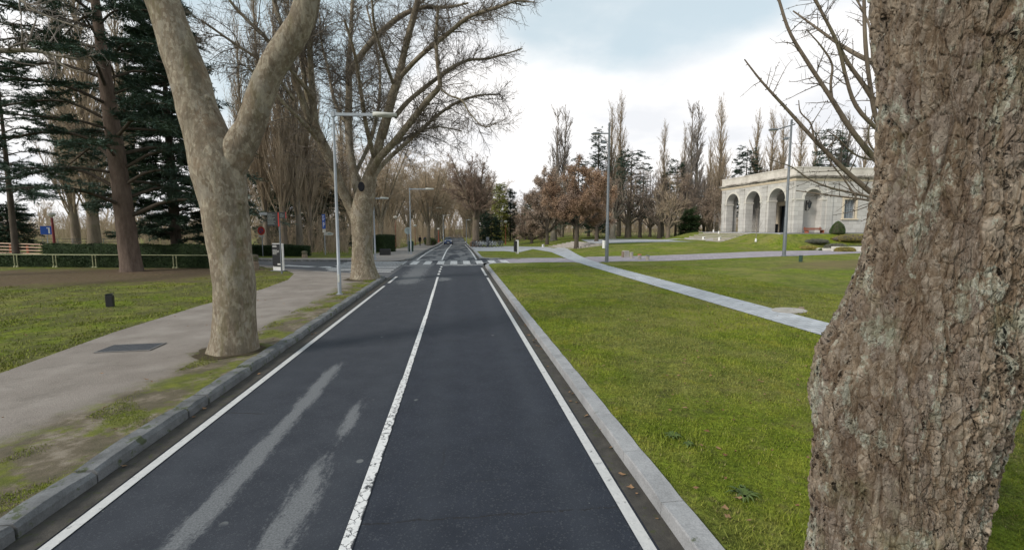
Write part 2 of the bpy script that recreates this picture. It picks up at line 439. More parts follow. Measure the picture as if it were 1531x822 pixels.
# bark -----------------------------------------------------------------------
def plane_bark(name, greenish=0.0):
    m = NT(name, .88, .2)
    co = m.map((1, 1, .62)); wob = m.mix(.10, co, m.noise(3.5, 4, co=co, out=1))
    base = m.ramp(m.noise(1.6, 5, .6), [(.3, (.175, .145, .11)), (.5, (.235, .20, .155)), (.7, (.29, .26, .205))])
    v1 = m.vor(9, co=wob, out=1); vv = m.xyz(v1)
    base = m.mix(m.math('MULTIPLY', m.ss(vv[0], .5, .75), .6), base, (.30, .27, .215))
    base = m.mix(m.math('MULTIPLY', m.ss(vv[1], .70, .76), .8), base, (.37, .34, .27))
    base = m.mix(m.math('MULTIPLY', m.ss(vv[2], .70, .80), .6), base, (.17, .142, .105))
    v2 = m.xyz(m.vor(26, co=wob, out=1))
    base = m.mix(m.math('MULTIPLY', m.ss(v2[0], .62, .7), .55), base, (.20, .165, .12))
    base = m.mix(m.math('MULTIPLY', m.ss(v2[1], .7, .76), .55), base, (.37, .345, .28))
    v3 = m.noise(14, 8, .75, m.map((1.6, 1.6, .35)))
    base = m.mix(1, base, m.ramp(v3, [(.3, .62), (.5, 1.0), (.7, 1.3)]), 'MULTIPLY')
    x, y, z = m.xyz()
    alg = m.math('MULTIPLY', m.ss(m.noise(1.3, 6, .7, m.map((1.6, 1.6, .25))), .50-greenish*.1, .66), .55)
    base = m.mix(alg, base, (.13, .125, .055))
    base = m.mix(m.math('MULTIPLY', m.ss(m.noise(.9, 5, .65, m.map(loc=(5, 5, 2))), .58, .68), .5), base, (.19, .125, .075))
    big_ = m.noise(2.4, 5, .65, m.map((1, 1, .55), loc=(3, 9, 4))); base = m.mix(m.math('MULTIPLY', m.ss(big_, .53, .60), .55), base, (.145, .125, .095)); base = m.mix(m.math('MULTIPLY', m.ss(big_, .45, .38), .5), base, (.33, .315, .275))
    base = m.mix(1, base, (.80, .775, .745), 'MULTIPLY')
    m.col(base)
    h = m.math('ADD', m.math('MULTIPLY', m.noise(30, 6, .7, co), .5), m.math('MULTIPLY', vv[0], .35))
    h = m.math('ADD', h, m.math('MULTIPLY', v3, .8))
    m.bump(m.math('ADD', h, m.math('MULTIPLY', v2[0], .2)), .9, .022)
    return m.m
BARK_PLANE = plane_bark('plane_bark')
BARK_PLANE2 = plane_bark('plane_bark_mossy', .5)
def bark(name, a, b, sc_=5, stretch=.2, bump=.8, algae=None):
    m = NT(name, .92, .15)
    co = m.map((1, 1, stretch))
    n1 = m.noise(sc_, 7, .7, co)
    c = m.ramp(n1, [(.3, a), (.7, b)])
    if algae: c = m.mix(m.math('MULTIPLY', m.ss(m.noise(1.1, 5), .5, .65), .5), c, algae)
    m.col(c); m.bump(m.noise(sc_*3, 6, .75, co), bump, .05); return m.m
BARK_CEDAR = bark('cedar_bark', (.075, .055, .045), (.17, .13, .105), 5, .25)
BARK_DARK = bark('dark_bark', (.05, .042, .034), (.115, .095, .075))
BARK_BROWN = bark('brown_bark', (.10, .08, .06), (.20, .165, .13), 4, .2, .8, (.10, .10, .05))
BARK_POPLAR = bark('poplar_bark', (.11, .095, .075), (.22, .19, .155), 4, .2)
BARK_LIGHT = bark('pale_limb_bark', (.16, .14, .11), (.28, .255, .21), 3, .5, .4)
TWIG_PLANE = bark('plane_twigs', (.085, .072, .062), (.17, .145, .12), 4, .6, .2)
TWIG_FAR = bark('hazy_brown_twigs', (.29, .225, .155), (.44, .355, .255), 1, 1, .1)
TWIG_POP = bark('poplar_twigs', (.22, .175, .125), (.37, .30, .22), 1, .5, .1)
TWIG_GREY = bark('grey_twigs', (.17, .15, .135), (.28, .25, .225), 1, .5, .1)
TWIG_DARK = bark('dark_twigs', (.06, .05, .045), (.12, .10, .085), 2, 1, .1)
# foliage --------------------------------------------------------------------
def foliage(name, a, b, c2=None, sc_=1.2, rough=.7, trans=0.0):
    m = NT(name, rough, .25)
    n1 = m.noise(sc_, 4, .6); n2 = m.noise(14, 2)
    c = m.ramp(n1, [(.32, a), (.68, b)])
    c = m.mix(1, c, m.ramp(n2, [(.3, .7), (.7, 1.35)]), 'MULTIPLY')
    if c2: c = m.mix(m.ss(m.noise(sc_*.5, 3, co=m.map(loc=(7, 3, 1))), .5, .6), c, c2)
    c = m.mix(1, c, m.ramp(m.objrand(), [(0, .85), (1, 1.15)]), 'MULTIPLY')
    m.col(c); return m.m
NEEDLE_CEDAR = foliage('cedar_needles', (.038, .070, .055), (.080, .125, .088))
NEEDLE_DARK = foliage('dark_needles', (.022, .045, .030), (.052, .085, .050))
NEEDLE_GREEN = foliage('green_needles', (.028, .055, .020), (.055, .092, .032))
NEEDLE_YEL = foliage('yellow_green_needles', (.17, .20, .045), (.34, .34, .09))
LEAF_HEDGE = foliage('hedge_leaves', (.014, .030, .010), (.032, .058, .018), sc_=2)
LEAF_BROWN = foliage('withered_leaves', (.20, .125, .08), (.36, .245, .165), (.29, .21, .165), sc_=.7)
LEAF_BROWN2 = foliage('withered_twiggy_leaves', (.20, .15, .11), (.34, .26, .20), sc_=.7)
LEAF_SHRUB = foliage('shrub_leaves', (.045, .075, .018), (.10, .14, .035), sc_=2)
LEAF_TOPIARY = foliage('topiary_leaves', (.03, .065, .012), (.06, .11, .02), sc_=3)
LEAF_YELLOW = foliage('yellow_shrub_leaves', (.18, .17, .04), (.34, .28, .08), sc_=3)
LEAF_HEATHER = foliage('heather_leaves', (.075, .085, .065), (.13, .135, .10), sc_=3)
SEEDBALL = simple('seed_balls', (.10, .075, .05), .9)
# metals, paints ---------------------------------------------------------------
GALV = simple('galvanised_steel', (.27, .30, .33), .45, .5, .35, .10, 3)
LAMP_DARK = simple('dark_grey_paint', (.13, .145, .16), .5, .4, .2)
LAMP_HEAD = simple('lamp_head_paint', (.42, .43, .40), .5, .4)
LAMP_GLASS = simple('lamp_glass', (.6, .6, .56), .3, .5)
RED_POST = simple('dark_red_paint', (.16, .02, .022), .5, .4)
RED_POST2 = simple('rust_red_paint', (.23, .06, .035), .6, .3)
BLACK = simple('black_paint', (.012, .013, .015), .5, .4)
BLACK_SIGN = simple('black_sign_panel', (.014, .015, .018), .4, .45)
WHITE = simple('white_paint', (.68, .68, .67), .6, .3, var=.06)
OFFWHITE = simple('aged_white', (.50, .49, .45), .7, .3)
BLUE_SIGN = simple('blue_sign_paint', (.012, .075, .36), .5, .4, var=.06)
RED_SIGN = simple('red_sign_paint', (.42, .035, .025), .5, .4, var=.06)
GREY_SIGN = simple('sign_back_grey_green', (.28, .33, .32), .6, .4)
ORANGE_WOOD = simple('orange_wood', (.38, .12, .06), .8, .2, var=.25)
PINK_WOOD = simple('faded_wood_rail', (.50, .36, .27), .8, .2)
RAIL_GREEN = simple('pale_green_rail', (.32, .33, .20), .7, .2)
GREEN_METAL = simple('dark_green_metal', (.014, .045, .03), .5, .4)
RUBBER = simple('rubber', (.02, .02, .02), .9, .1)
CAR_BLUE = NT('car_paint', .25, .5); CAR_BLUE.col((.030, .055, .13)); CAR_BLUE.b.inputs['Coat Weight'].default_value = .6; CAR_BLUE = CAR_BLUE.m
GLASS = NT('dark_glass', .08, .6); GLASS.col((.03, .04, .05)); GLASS = GLASS.m
CHROME = simple('silver_metal', (.55, .56, .58), .3, .5, .6)
CONCRETE = stone('concrete', (.33, .31, .28), 0, .2)
ROCK = stone('weathered_sandstone', (.21, .165, .125), .5, .3, 5, .8)
IRON = simple('cast_iron', (.075, .08, .09), .6, .4, .4, .25, 20)
SKIN = simple('skin', (.42, .27, .20), .6, .3)
CLOTH_BLACK = simple('black_cloth', (.018, .018, .022), .9, .1)
CLOTH_NAVY = simple('navy_cloth', (.03, .035, .06), .9, .1)
# building stone ---------------------------------------------------------------
def ashlar(name, a, b, mortar, w=1.1, h=.52):
    m = NT(name, .9, .2)
    x, y, z = m.xyz()
    cb = m.n('ShaderNodeCombineXYZ'); m.lk(m.math('ADD', x, y), cb.inputs[0]); m.lk(z, cb.inputs[1])
    br = m.n('ShaderNodeTexBrick'); m.lk(cb.outputs[0], br.inputs['Vector']); br.inputs['Scale'].default_value = 1
    br.inputs['Brick Width'].default_value = w; br.inputs['Row Height'].default_value = h; br.inputs['Mortar Size'].default_value = .012
    m.put(br.inputs['Color1'], a); m.put(br.inputs['Color2'], b); m.put(br.inputs['Mortar'], mortar)
    c = m.mix(1, br.outputs[0], m.ramp(m.noise(.8, 6, .65), [(.3, .86), (.7, 1.08)]), 'MULTIPLY')
    st = m.ss(m.noise(1.3, 6, .7, m.map((2.2, 2.2, .35))), .58, .75)
    c = m.mix(m.math('MULTIPLY', st, .45), c, (.27, .255, .23))
    c = m.mix(m.math('MULTIPLY', m.ss(z, .9, .0), m.math('MULTIPLY', m.ss(m.noise(1.6, 5, .7), .4, .6), .5)), c, (.24, .225, .19))
    m.col(c); m.bump(m.noise(25, 5), .3, .01); return m.m
ASHLAR = ashlar('grey_ashlar', (.43, .42, .40), (.52, .51, .485), (.30, .285, .265), .95, .46)
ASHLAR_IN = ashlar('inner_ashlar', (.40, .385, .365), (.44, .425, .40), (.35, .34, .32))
TRIM = stone('pale_trim_stone', (.56, .54, .49), 0, .10, 1.5, .2)
m = NT('weathered_cornice', .9, .2)
m.col(m.mix(m.ss(m.noise(1.1, 7, .7, m.map((1, 1, 3))), .42, .6), (.46, .43, .39), (.15, .135, .12))); CORNICE = m.m
m = NT('parapet_stone', .9, .2)
m.col(m.ramp(m.noise(.9, 7, .7), [(.3, (.40, .37, .33)), (.55, (.58, .55, .50)), (.8, (.66, .63, .58))])); PARAPET = m.m
CREAM = stone('cream_stone', (.60, .52, .40), 0, .08, 2, .2)
# ============================================================ ground sheets
def densify(poly, step):
    out = []
    n = len(poly)
    for i in range(n):
        a = poly[i]; b = poly[(i+1) % n]
        L = sqrt((a[0]-b[0])**2+(a[1]-b[1])**2); k = max(1, int(L/step(a, b)))
        for j in range(k): out.append((a[0]+(b[0]-a[0])*j/k, a[1]+(b[1]-a[1])*j/k))
    return out
def inside_mask(poly, X, Y):
    m = np.zeros(X.shape, bool); n = len(poly); j = n-1
    for i in range(n):
        xi, yi = poly[i]; xj, yj = poly[j]
        if yi != yj:
            c = ((yi > Y) != (yj > Y)) & (X < (xj-xi)*(Y-yi)/(yj-yi)+xi)
            m ^= c
        j = i
    return m
def dist_poly(poly, X, Y):
    d = np.full(X.shape, 1e9); n = len(poly)
    for i in range(n):
        ax, ay = poly[i]; bx, by = poly[(i+1) % n]
        vx, vy = bx-ax, by-ay; L = vx*vx+vy*vy+1e-12
        t = np.clip(((X-ax)*vx+(Y-ay)*vy)/L, 0, 1)
        d = np.minimum(d, np.hypot(X-ax-t*vx, Y-ay-t*vy))
    return d
def region(name, poly, mat, zf, off=0.0, fine=1.0, coarse=8.0, bounds=(-45, 60, -10, 70)):
    """a draped sheet over a ground polygon"""
    poly = [(p[0], p[1]) for p in poly]
    def st(a, b):
        mx, my = (a[0]+b[0])/2, (a[1]+b[1])/2
        return fine if bounds[0]-10 < mx < bounds[1]+10 and bounds[2]-10 < my < bounds[3]+10 else coarse
    dp = densify(poly, st)
    xs = [p[0] for p in dp]; ys = [p[1] for p in dp]
    x0, x1, y0, y1 = min(xs), max(xs), min(ys), max(ys)
    fx0, fx1, fy0, fy1 = max(x0, bounds[0]), min(x1, bounds[1]), max(y0, bounds[2]), min(y1, bounds[3])
    gx, gy = np.meshgrid(np.arange(fx0, fx1, fine), np.arange(fy0, fy1, fine))
    pts = [gx.ravel(), gy.ravel()]
    cx, cy = np.meshgrid(np.arange(x0, x1, coarse), np.arange(y0, y1, coarse))
    cx, cy = cx.ravel(), cy.ravel()
    k = ~((cx > fx0-coarse*.5) & (cx < fx1+coarse*.5) & (cy > fy0-coarse*.5) & (cy < fy1+coarse*.5))
    X = np.concatenate([pts[0], cx[k]]); Y = np.concatenate([pts[1], cy[k]])
    m = inside_mask(dp, X, Y); X, Y = X[m], Y[m]
    m = dist_poly(poly, X, Y) > fine*.35; X, Y = X[m], Y[m]
    vs = [Vector(p) for p in dp]+[Vector((a, b)) for a, b in zip(X, Y)]
    n = len(dp)
    v, e, f, *_ = geometry.delaunay_2d_cdt(vs, [], [list(range(n))], 1, 1e-5)
    me = bpy.data.meshes.new(name)
    me.from_pydata([(p[0], p[1], zf(p[0], p[1])+off) for p in v], [], [tuple(t) for t in f])
    b = bmesh.new(); b.from_mesh(me)
    for t in b.faces:
        t.normal_update()
        if t.normal.z < 0: t.normal_flip()
        t.smooth = True
    b.to_mesh(me); b.free(); me.materials.append(mat)
    o = bpy.data.objects.new(name, me); C.objects.link(o)
    return o
def struct(o): o['kind'] = 'structure'; return o
def strip(x0, x1, ys, z):
    n = len(ys); v = [(x0, y, z(x0, y)) for y in ys]+[(x1, y, z(x1, y)) for y in ys]
    return v, [(i, n+i, n+i+1, i+1) for i in range(n-1)]
def frange(a, b, s):
    n = max(1, int(round((b-a)/s))); return [a+(b-a)*i/n for i in range(n+1)]

# base sheet to the horizon
mb = MB(); xs = [-1500, -400, -150]+frange(-60, 60, 6)+[150, 400, 1500]; ys = [-300, -60]+frange(-20, 140, 6)+[200, 300, 600, 1800]
mb.v = [(x, y, T(x, y)-0.12) for y in ys for x in xs]; nx = len(xs)
mb.f = [(j*nx+i, j*nx+i+1, (j+1)*nx+i+1, (j+1)*nx+i) for j in range(len(ys)-1) for i in range(nx-1)]
struct(mb.build('ground', LAWN, smooth=True))

# main road
mb = MB(); mb.add(*strip(-3.72, 1.82, frange(-12, 32, 2)+frange(33, 120, 1.5)+[150, 200, 260], lambda x, y: T(x, y)))
struct(mb.build('road', ASPHALT, fix=False))
# apron of the crossing on the right
struct(region('crossing_apron', [(1.80, 33.2), (1.80, 38.6), (3.4, 38.45), (3.4, 33.4)], ASPHALT, land, .004, .6, 4))
# side street
poly = [(-3.72, 25.0), (-3.72, 38.2)]+[(x, y+.35) for x, y in reversed(FAR[:-2])]+[(x, y-1.2) for x, y in NEAR[:-2]]
struct(region('side_street', poly, SIDE_ASPHALT, T, -0.006, 2.0, 8.0))
# gutters
mb = MB(); mb.add(*strip(1.60, 1.80, frange(-8, 32.6, 1.5), lambda x, y: T(x, y)+.006)); mb.add(*strip(1.60, 1.80, frange(39.5, 110, 1.5), lambda x, y: T(x, y)+.006))
mb.add(*strip(-3.70, -3.44, frange(-8, 25.2, 1.5), lambda x, y: T(x, y)+.006))
struct(mb.build('gutter', GUTTER, fix=False))

# land
right = [(2.0, -12), (2.0, 31.6), (2.25, 32.7), (3.0, 33.35), (4.6, 33.5), (4.6, 38.3), (3.0, 38.5), (2.25, 39.1), (2.0, 40.2), (2.0, 260), (220, 260), (220, -12)]
LANDR = struct(region('lawn', right, LAWN, land, 0, .9, 8, (2, 58, -4, 72)))
left_near = [(-3.9, -12)]+[(-3.9, 24.2)]+[(-4.15, 25.4)]+[(x, y) for x, y in reversed(NEAR[:-2])]+[(-220, 110), (-220, -12)]
left_near = [(-3.9, -12), (-3.9, 24.6), (-4.3, 25.9), (-5.0, 26.9), (-6.6, 28.1), (-10.9, 31.3), (-14.1, 33.9), (-17.5, 35.6), (-22, 37.2), (-30, 39.5), (-60, 46.5), (-220, 84), (-220, -12)]
struct(region('lawn', left_near, LAWN, land, -0.008, .9, 8, (-32, -3.9, -4, 42)))
left_far = [(-3.9, 260), (-3.9, 39.2), (-4.3, 38.2), (-5.2, 37.6), (-6.5, 37.5), (-14.7, 39.2), (-22, 41.6), (-30, 44.5), (-60, 52), (-220, 91), (-220, 260)]
struct(region('lawn', left_far, LAWN, land, -0.008, 1.4, 8, (-32, -3.9, 36, 70)))
# pavement on the left, its grass edge swings away at the side street
pave = [(-3.9, -12), (-3.9, 24.6), (-4.3, 25.9), (-5.0, 26.9), (-6.6, 28.1), (-10.9, 31.3), (-14.1, 33.9), (-17.5, 35.6), (-22, 37.2), (-26, 38.35),
        (-26, 37.3), (-21, 35.9), (-17.0, 34.2), (-14.0, 32.9), (-12.4, 31.6), (-10.3, 29.3), (-8.9, 26.6), (-8.15, 23.5), (-7.95, 20), (-8.25, 16), (-8.2, 12), (-7.8, 8.5), (-7.6, 5), (-7.5, -12)]
struct(region('pavement', pave, PAVEMENT, land, 0.006, .6, 8, (-12, -3.9, -3, 34)))
pavef = [(-3.9, 120), (-3.9, 39.2), (-4.3, 38.2), (-5.2, 37.6), (-6.5, 37.5), (-14.7, 39.2), (-22, 41.6), (-22, 43.0), (-14.7, 40.7), (-9.0, 40.0), (-8.3, 42), (-8.0, 50), (-7.8, 120)]
struct(region('pavement', pavef, FAR_PAV, land, 0.012, 1.0, 6, (-24, -3, 36, 80)))
# pale path beside the road
pth = [(8.35, -12), (8.35, 12), (8.4, 20), (8.5, 30), (8.7, 36), (9.3, 44), (10.2, 55), (12.6, 55), (11.2, 44), (10.25, 36), (9.85, 30), (9.75, 20), (9.6, 12), (9.6, -12)]
struct(region('path', pth, PATH_GREY, land, .016, .8, 8, (8, 13, -4, 60)))
# violet path from the crossing, bending off in front of the building
def GP(l): return [tuple(G(*p)[:2]) for p in l]
near = GP([(878, 395.5), (900, 391.5), (940, 390.8), (1000, 390), (1090, 386.5), (1200, 382.5), (1300, 378)])
farp = GP([(1300, 372), (1200, 374.8), (1090, 378), (1000, 381.5), (960, 383), (920, 383), (880, 384), (858, 387)])
lastn, lastf = Vector(near[-1]), Vector(farp[0])
dirr = Vector((22.0, 0.6))
vio = [(3.2, 33.75), (6, 33.6), (8.4, 33.4)]+near+[tuple(lastn+dirr), tuple(lastf+dirr)]+farp+[(8.4, 38.1), (6, 38.25), (3.2, 38.15)]
struct(region('path', vio, PATH_VIOLET, land, .011, .8, 6, (2, 50, 28, 55)))
mb = MB(); 
for (x0, y0, x1, y1) in [(3.0, 33.5, 8.4, 33.3), (3.0, 38.4, 8.6, 38.3)]:
    k = 12
    v = []; 
    for i in range(k+1):
        xx = x0+(x1-x0)*i/k; yy = y0+(y1-y0)*i/k
        v += [(xx, yy-.12, land(xx, yy)+.024), (xx, yy+.12, land(xx, yy)+.024)]
    mb.add(v, [(2*i, 2*i+2, 2*i+3, 2*i+1) for i in range(k)])
struct(mb.build('path_edging', KERB_R, fix=False))
# paved square further along, and the raised upper path
plz = GP([(701, 368.6), (755, 368.2), (812, 369.2), (848, 373.8), (826, 377.5), (797, 372.6), (775, 377.5), (755, 375.6), (713, 375.6)])
struct(region('plaza', plz, PLAZA, land, .022, 1.0, 6, (1, 20, 40, 100)))
up = GP([(884, 364.3), (908, 363.8), (990, 361.8), (1066, 359.6)])+GP([(1066, 356.4), (1010, 357.0), (930, 357.6), (868, 358.3)])
up = [(p[0], p[1]) for p in up]
struct(region('path', up, PLAZA, land, .022, 1.2, 6, (10, 50, 40, 120)))

# ============================================================ kerbs
def kerb(name, pts, w, z0, top, block, gap, mat, rough=0.0, side=1, zf=None, cham=.02, seed=1):
    """blocks laid along a polyline of the road-side foot"""
    r = random.Random(seed); mb = MB(); pts = [Vector(p) for p in pts]
    segs = [(a, b, (b-a).length) for a, b in zip(pts, pts[1:])]; total = sum(s[2] for s in segs)
    def at(s):
        for a, b, L in segs:
            if s <= L or (a, b, L) == segs[-1]:
                t = (b-a)/L; return a+t*min(s, L*1.0), t
            s -= L
    s = 0
    while s < total-.15:
        L = block*(1+r.uniform(-rough, rough)*2); e = min(total, s+L-gap)
        j0 = r.uniform(-1, 1)*rough*.03; j1 = r.uniform(-1, 1)*rough*.03; zt = r.uniform(-1, 1)*rough*.035
        n = max(2, int((e-s)/.22)) if block < 3 else 4
        ring = []
        for i in range(n+1):
            q = s+(e-s)*i/n; c, t = at(q); nrm = Vector((t.y, -t.x))*side
            zb = (zf or T)(c.x, c.y)
            endr = .018 if i in (0, n) and rough else 0
            ww = lambda: r.uniform(-1, 1)*rough*.012
            hh = top+zt+(j0*(1-i/n)+j1*i/n)*.4
            prof = [(0, z0), (0+ww()+.004, hh-cham*1.6), (cham+ww(), hh-.002-endr), (w-cham+ww(), hh+ww()-endr), (w, hh-cham-.01), (w, z0)]
            for k, (o_, h_) in enumerate(prof):
                off = o_+(j0*(1-i/n)+j1*i/n)
                ring.append((c.x+nrm.x*off, c.y+nrm.y*off, zb+h_))
        m_ = 6
        fs = [(i*m_+k, i*m_+k+1, (i+1)*m_+k+1, (i+1)*m_+k) for i in range(n) for k in range(m_-1)]
        fs += [tuple(range(m_)), tuple(n*m_+k for k in range(m_-1, -1, -1))]
        mb.add(ring, fs); s = e+gap
    return struct(mb.build(name, mat, smooth=False))
kerb('kerb', [(-3.70, -6), (-3.70, 24.4), (-4.0, 25.5)], .25, -.05, .155, 1.05, .03, KERB_L, .5, -1, cham=.035, seed=3)
mbs = MB()   # joint shadows are real gaps; a strip of earth closes them behind
mbs.add(*strip(-3.93, -3.76, frange(-8, 24.6, 2), lambda x, y: T(x, y)+.085)); struct(mbs.build('kerb_bedding', GUTTER, fix=False))
kerb('kerb', [(1.80, -6), (1.80, 31.4), (2.03, 32.6), (2.8, 33.4), (3.5, 33.55)], .22, -.05, .15, 1.0, .008, KERB_R, .03, 1, cham=.012, seed=4)
kerb('kerb', [(3.5, 38.3), (2.8, 38.45), (2.1, 39.0), (1.80, 40.2), (1.80, 120)], .25, -.05, .15, 1.0, .008, KERB_R, .03, 1, cham=.012, seed=5)
kerb('kerb', [(-4.0, 38.2), (-3.70, 39.2), (-3.70, 120)], .25, -.05, .15, 1.0, .01, KERB_L, .1, -1, seed=6)
kerb('kerb', [(-7.5, 37.6), (-14.7, 39.1), (-22, 41.5), (-30, 44.4)], .2, -.05, .14, 1.0, .01, KERB_L, .1, -1, seed=7)

# ============================================================ road markings
def mark(name, quads, mat, lift=.010):
    mb = MB()
    for q in quads:
        (ax, ay), (bx, by), (cx_, cy_), (dx, dy) = q
        n = max(1, int(max(abs(cy_-ay), abs(by-ay), 1)/1.5)) if max(abs(dy-ay), abs(cy_-by)) > 2 else 2
        vs = []
        for i in range(n+1):
            t = i/n
            for (p0, p1) in (((ax, ay), (dx, dy)), ((bx, by), (cx_, cy_))):
                X = p0[0]+(p1[0]-p0[0])*t; Y = p0[1]+(p1[1]-p0[1])*t; vs.append((X, Y, (T(X, Y) if X < 1.81 else land(X, Y)+.01)+lift))
        mb.add(vs, [(2*i, 2*i+1, 2*i+3, 2*i+2) for i in range(n)])
    return struct(mb.build(name, mat, fix=False))
def rectm(x0, x1, y0, y1): return ((x0, y0), (x1, y0), (x1, y1), (x0, y1))
ccx = lambda y: -.94-.18*S(8, 31, y)*1.0
cl = []
for y0, y1 in [(-4, 8), (8, 14), (14, 20), (20, 25.2)]: cl.append(((ccx(y0)-.042, y0), (ccx(y0)+.052, y0), (ccx(y1)+.058, y1), (ccx(y1)-.055, y1)))
for k in range(4): cl.append(rectm(ccx(27+k*1.6)-.06, ccx(27+k*1.6)+.07, 26.3+k*1.65, 27.2+k*1.65))
cl += [((-1.36, 38.6), (-1.24, 38.6), (-1.35, 62), (-1.49, 62)), ((-1.49, 62), (-1.35, 62), (-1.3, 110), (-1.45, 110))]
mark('centre_line', cl, PAINT_C)
mark('edge_line', [((-3.43, -4), (-3.325, -4), (-3.27, 21.5), (-3.38, 21.5)), rectm(-3.36, -3.23, 22.6, 25.6), rectm(1.465, 1.575, -4, 24.5), rectm(1.45, 1.58, 25.6, 30.5),
     rectm(-3.42, -3.28, 38.8, 75), rectm(-3.42, -3.28, 76, 112), rectm(1.42, 1.56, 38.6, 60), rectm(1.42, 1.56, 60, 100)], PAINT_E)
zs = []
for k in range(9):
    x0 = -4.45+k*.965; 
    zs.append(((x0, 33.9), (x0+.52, 33.9), (x0+.52, 37.3), (x0, 37.3)))
mark('crossing_stripes', zs, PAINT_Z, .012)
mark('stop_line', [rectm(-1.10, 1.75, 33.0, 33.25), rectm(-3.3, -1.3, 38.4, 38.7)], PAINT_Z)
sz = []
for k in range(8):     # crossing of the side street; stripes run with its traffic
    y0 = 28.3+k*1.15; sx = -(y0-28.3)*.45
    xl = -8.4
    while street_near(xl) > y0-.25: xl += .2
    sz.append(((xl, y0+.15), (-4.0, y0), (-4.0, y0+.55), (xl, y0+.70)))
for (a, b, c, d) in [((-12.3, 33.9), (-9.9, 32.4), (-9.5, 33.0), (-11.9, 34.5)), ((-9.3, 32.3), (-7.9, 31.2), (-7.5, 31.9), (-8.9, 33.0))]: sz.append((a, b, c, d))
mark('crossing_stripes', sz, PAINT_Z, .012)

# bare soil ringing the two nearest trunks
SOIL = NT('leafy_soil', .95, .1); SOIL.col(SOIL.ramp(SOIL.noise(22, 6, .75), [(.3, (.035, .027, .02)), (.5, (.075, .058, .042)), (.62, (.06, .065, .02)), (.75, (.16, .12, .085))])); SOIL.bump(SOIL.noise(40, 5), 1.0, .03); SOIL = SOIL.m
for (cx0, cy0, rr, sd_) in [(-4.6, 9.85, .66, 1), (-4.57, 23.4, .95, 2)]:
    pg = [(cx0+cos(a)*rr*(1+.14*sin(3*a+sd_)+.08*sin(7*a)), cy0+sin(a)*rr*.92*(1+.12*cos(4*a+sd_))) for a in [2*pi*i/36 for i in range(36)]]
    pg = [(min(px_, -3.99), py_) for px_, py_ in pg]
    struct(region('soil', pg, SOIL, land, .016, .15, 1))
# cover plates --------------------------------------------------------------
t = empty('cover_plate', (-6.75, 10.35, land(-6.75, 10.35)+.012), radians(4), 'dark rectangular metal access cover set in the left pavement', 'access cover')
mb = MB(); mb.box((0, 0, .004), (.92, .56, .012)); 
for i in range(9):
    for j in range(6): mb.box((-.40+i*.1, -.22+j*.088, .0115), (.05, .018, .004), rz=.7 if (i+j) % 2 else -.7)
mb.build('lid', IRON, t); mb = MB()
for (cx_, cy_, w_, h_) in [(0, .30, 1.0, .03), (0, -.30, 1.0, .03), (.485, 0, .03, .57), (-.485, 0, .03, .57)]: mb.box((cx_, cy_, .006), (w_, h_, .018))
mb.build('frame', simple('rusty_frame', (.16, .155, .15), .7, .3, .2), t)
p = G(1180, 465)
t = empty('stone_cover', p, .3, 'flat pale stone cover lying in the right lawn past the grey path', 'stone cover')
mb = MB(); mb.lathe([(.0, -.02), (.52, -.02), (.54, .03), (.50, .045), (0.0, .05)], n=22, sq=.8); mb.build('slab', CONCRETE, t)
mb = MB(); mb.lathe([(.0, 0), (.09, 0), (.07, .06), (0, .07)], c=(.70, .1, 0), n=9); mb.build('rubble', ROCK, t)
t = empty('drain_cover', P(1240, 370.5, 44)*1, 0, 'small grey drain cover flush in the bank below the building', 'drain cover')
q = G(1238, 368); t.location = q
mb = MB(); mb.lathe([(0, -.02), (.5, -.02), (.5, .04), (0, .05)], n=20); mb.build('lid', IRON, t)

# ============================================================ grass blades & leaves
def blades(name, n, xr, yr, dens, hmin, hmax, seed, skip=None):
    r = np.random.default_rng(seed)
    # sample in (angle-like) space so density follows 1/d^2
    u = r.random(n*3); x = r.uniform(*xr, n*3); y = yr[0]*(yr[1]/yr[0])**u
    keep = np.ones(n*3, bool)
    d = np.hypot(x, y); keep &= r.random(n*3) < np.clip(dens/d*1.0, 0, 1)
    if skip is not None: keep &= ~skip(x, y, r)
    x, y, d = x[keep][:n], y[keep][:n], d[keep][:n]; n = len(x)
    z = np.array([land(a, b) for a, b in zip(x, y)])-.01
    patch = 1.5*np.sin(x*1.7+np.sin(y*1.3)*2)*np.sin(y*1.1+np.cos(x*.9)*1.5)+.6*np.sin(x*4.1+np.sin(y*2.7)*2)*np.sin(y*3.3)
    tuft = np.sin(x*9+y*4)*np.sin(y*8-x*5)
    h = r.uniform(hmin, hmax, n)*(1+.22*patch+.18*tuft)+.002*np.minimum(d, 12); w = .0028+.00075*d
    a = r.uniform(0, 2*pi, n); lean = r.uniform(.1, .9, n)*h; la = r.uniform(0, 2*pi, n)
    V = np.zeros((n, 3, 3))
    V[:, 0] = np.stack([x-np.cos(a)*w, y-np.sin(a)*w, z], 1); V[:, 1] = np.stack([x+np.cos(a)*w, y+np.sin(a)*w, z], 1)
    V[:, 2] = np.stack([x+np.cos(la)*lean, y+np.sin(la)*lean, z+h], 1)
    o = npmesh(name, V.reshape(-1, 3), [np.arange(n*3).reshape(-1, 3)], BLADES); o['kind'] = 'stuff'
    return o
HX, HY, HR = 2.5, 2.45, .45
def skipr(x, y, r): return ((x > 8.3) & (x < 9.7)) | (np.hypot(x-HX, y-HY) < HR)
tag(blades('grass', 230000, (2.03, 14), (1.2, 30), 9.0, .012, .034, 1, skipr), 'short green lawn grass right of the road', 'grass')
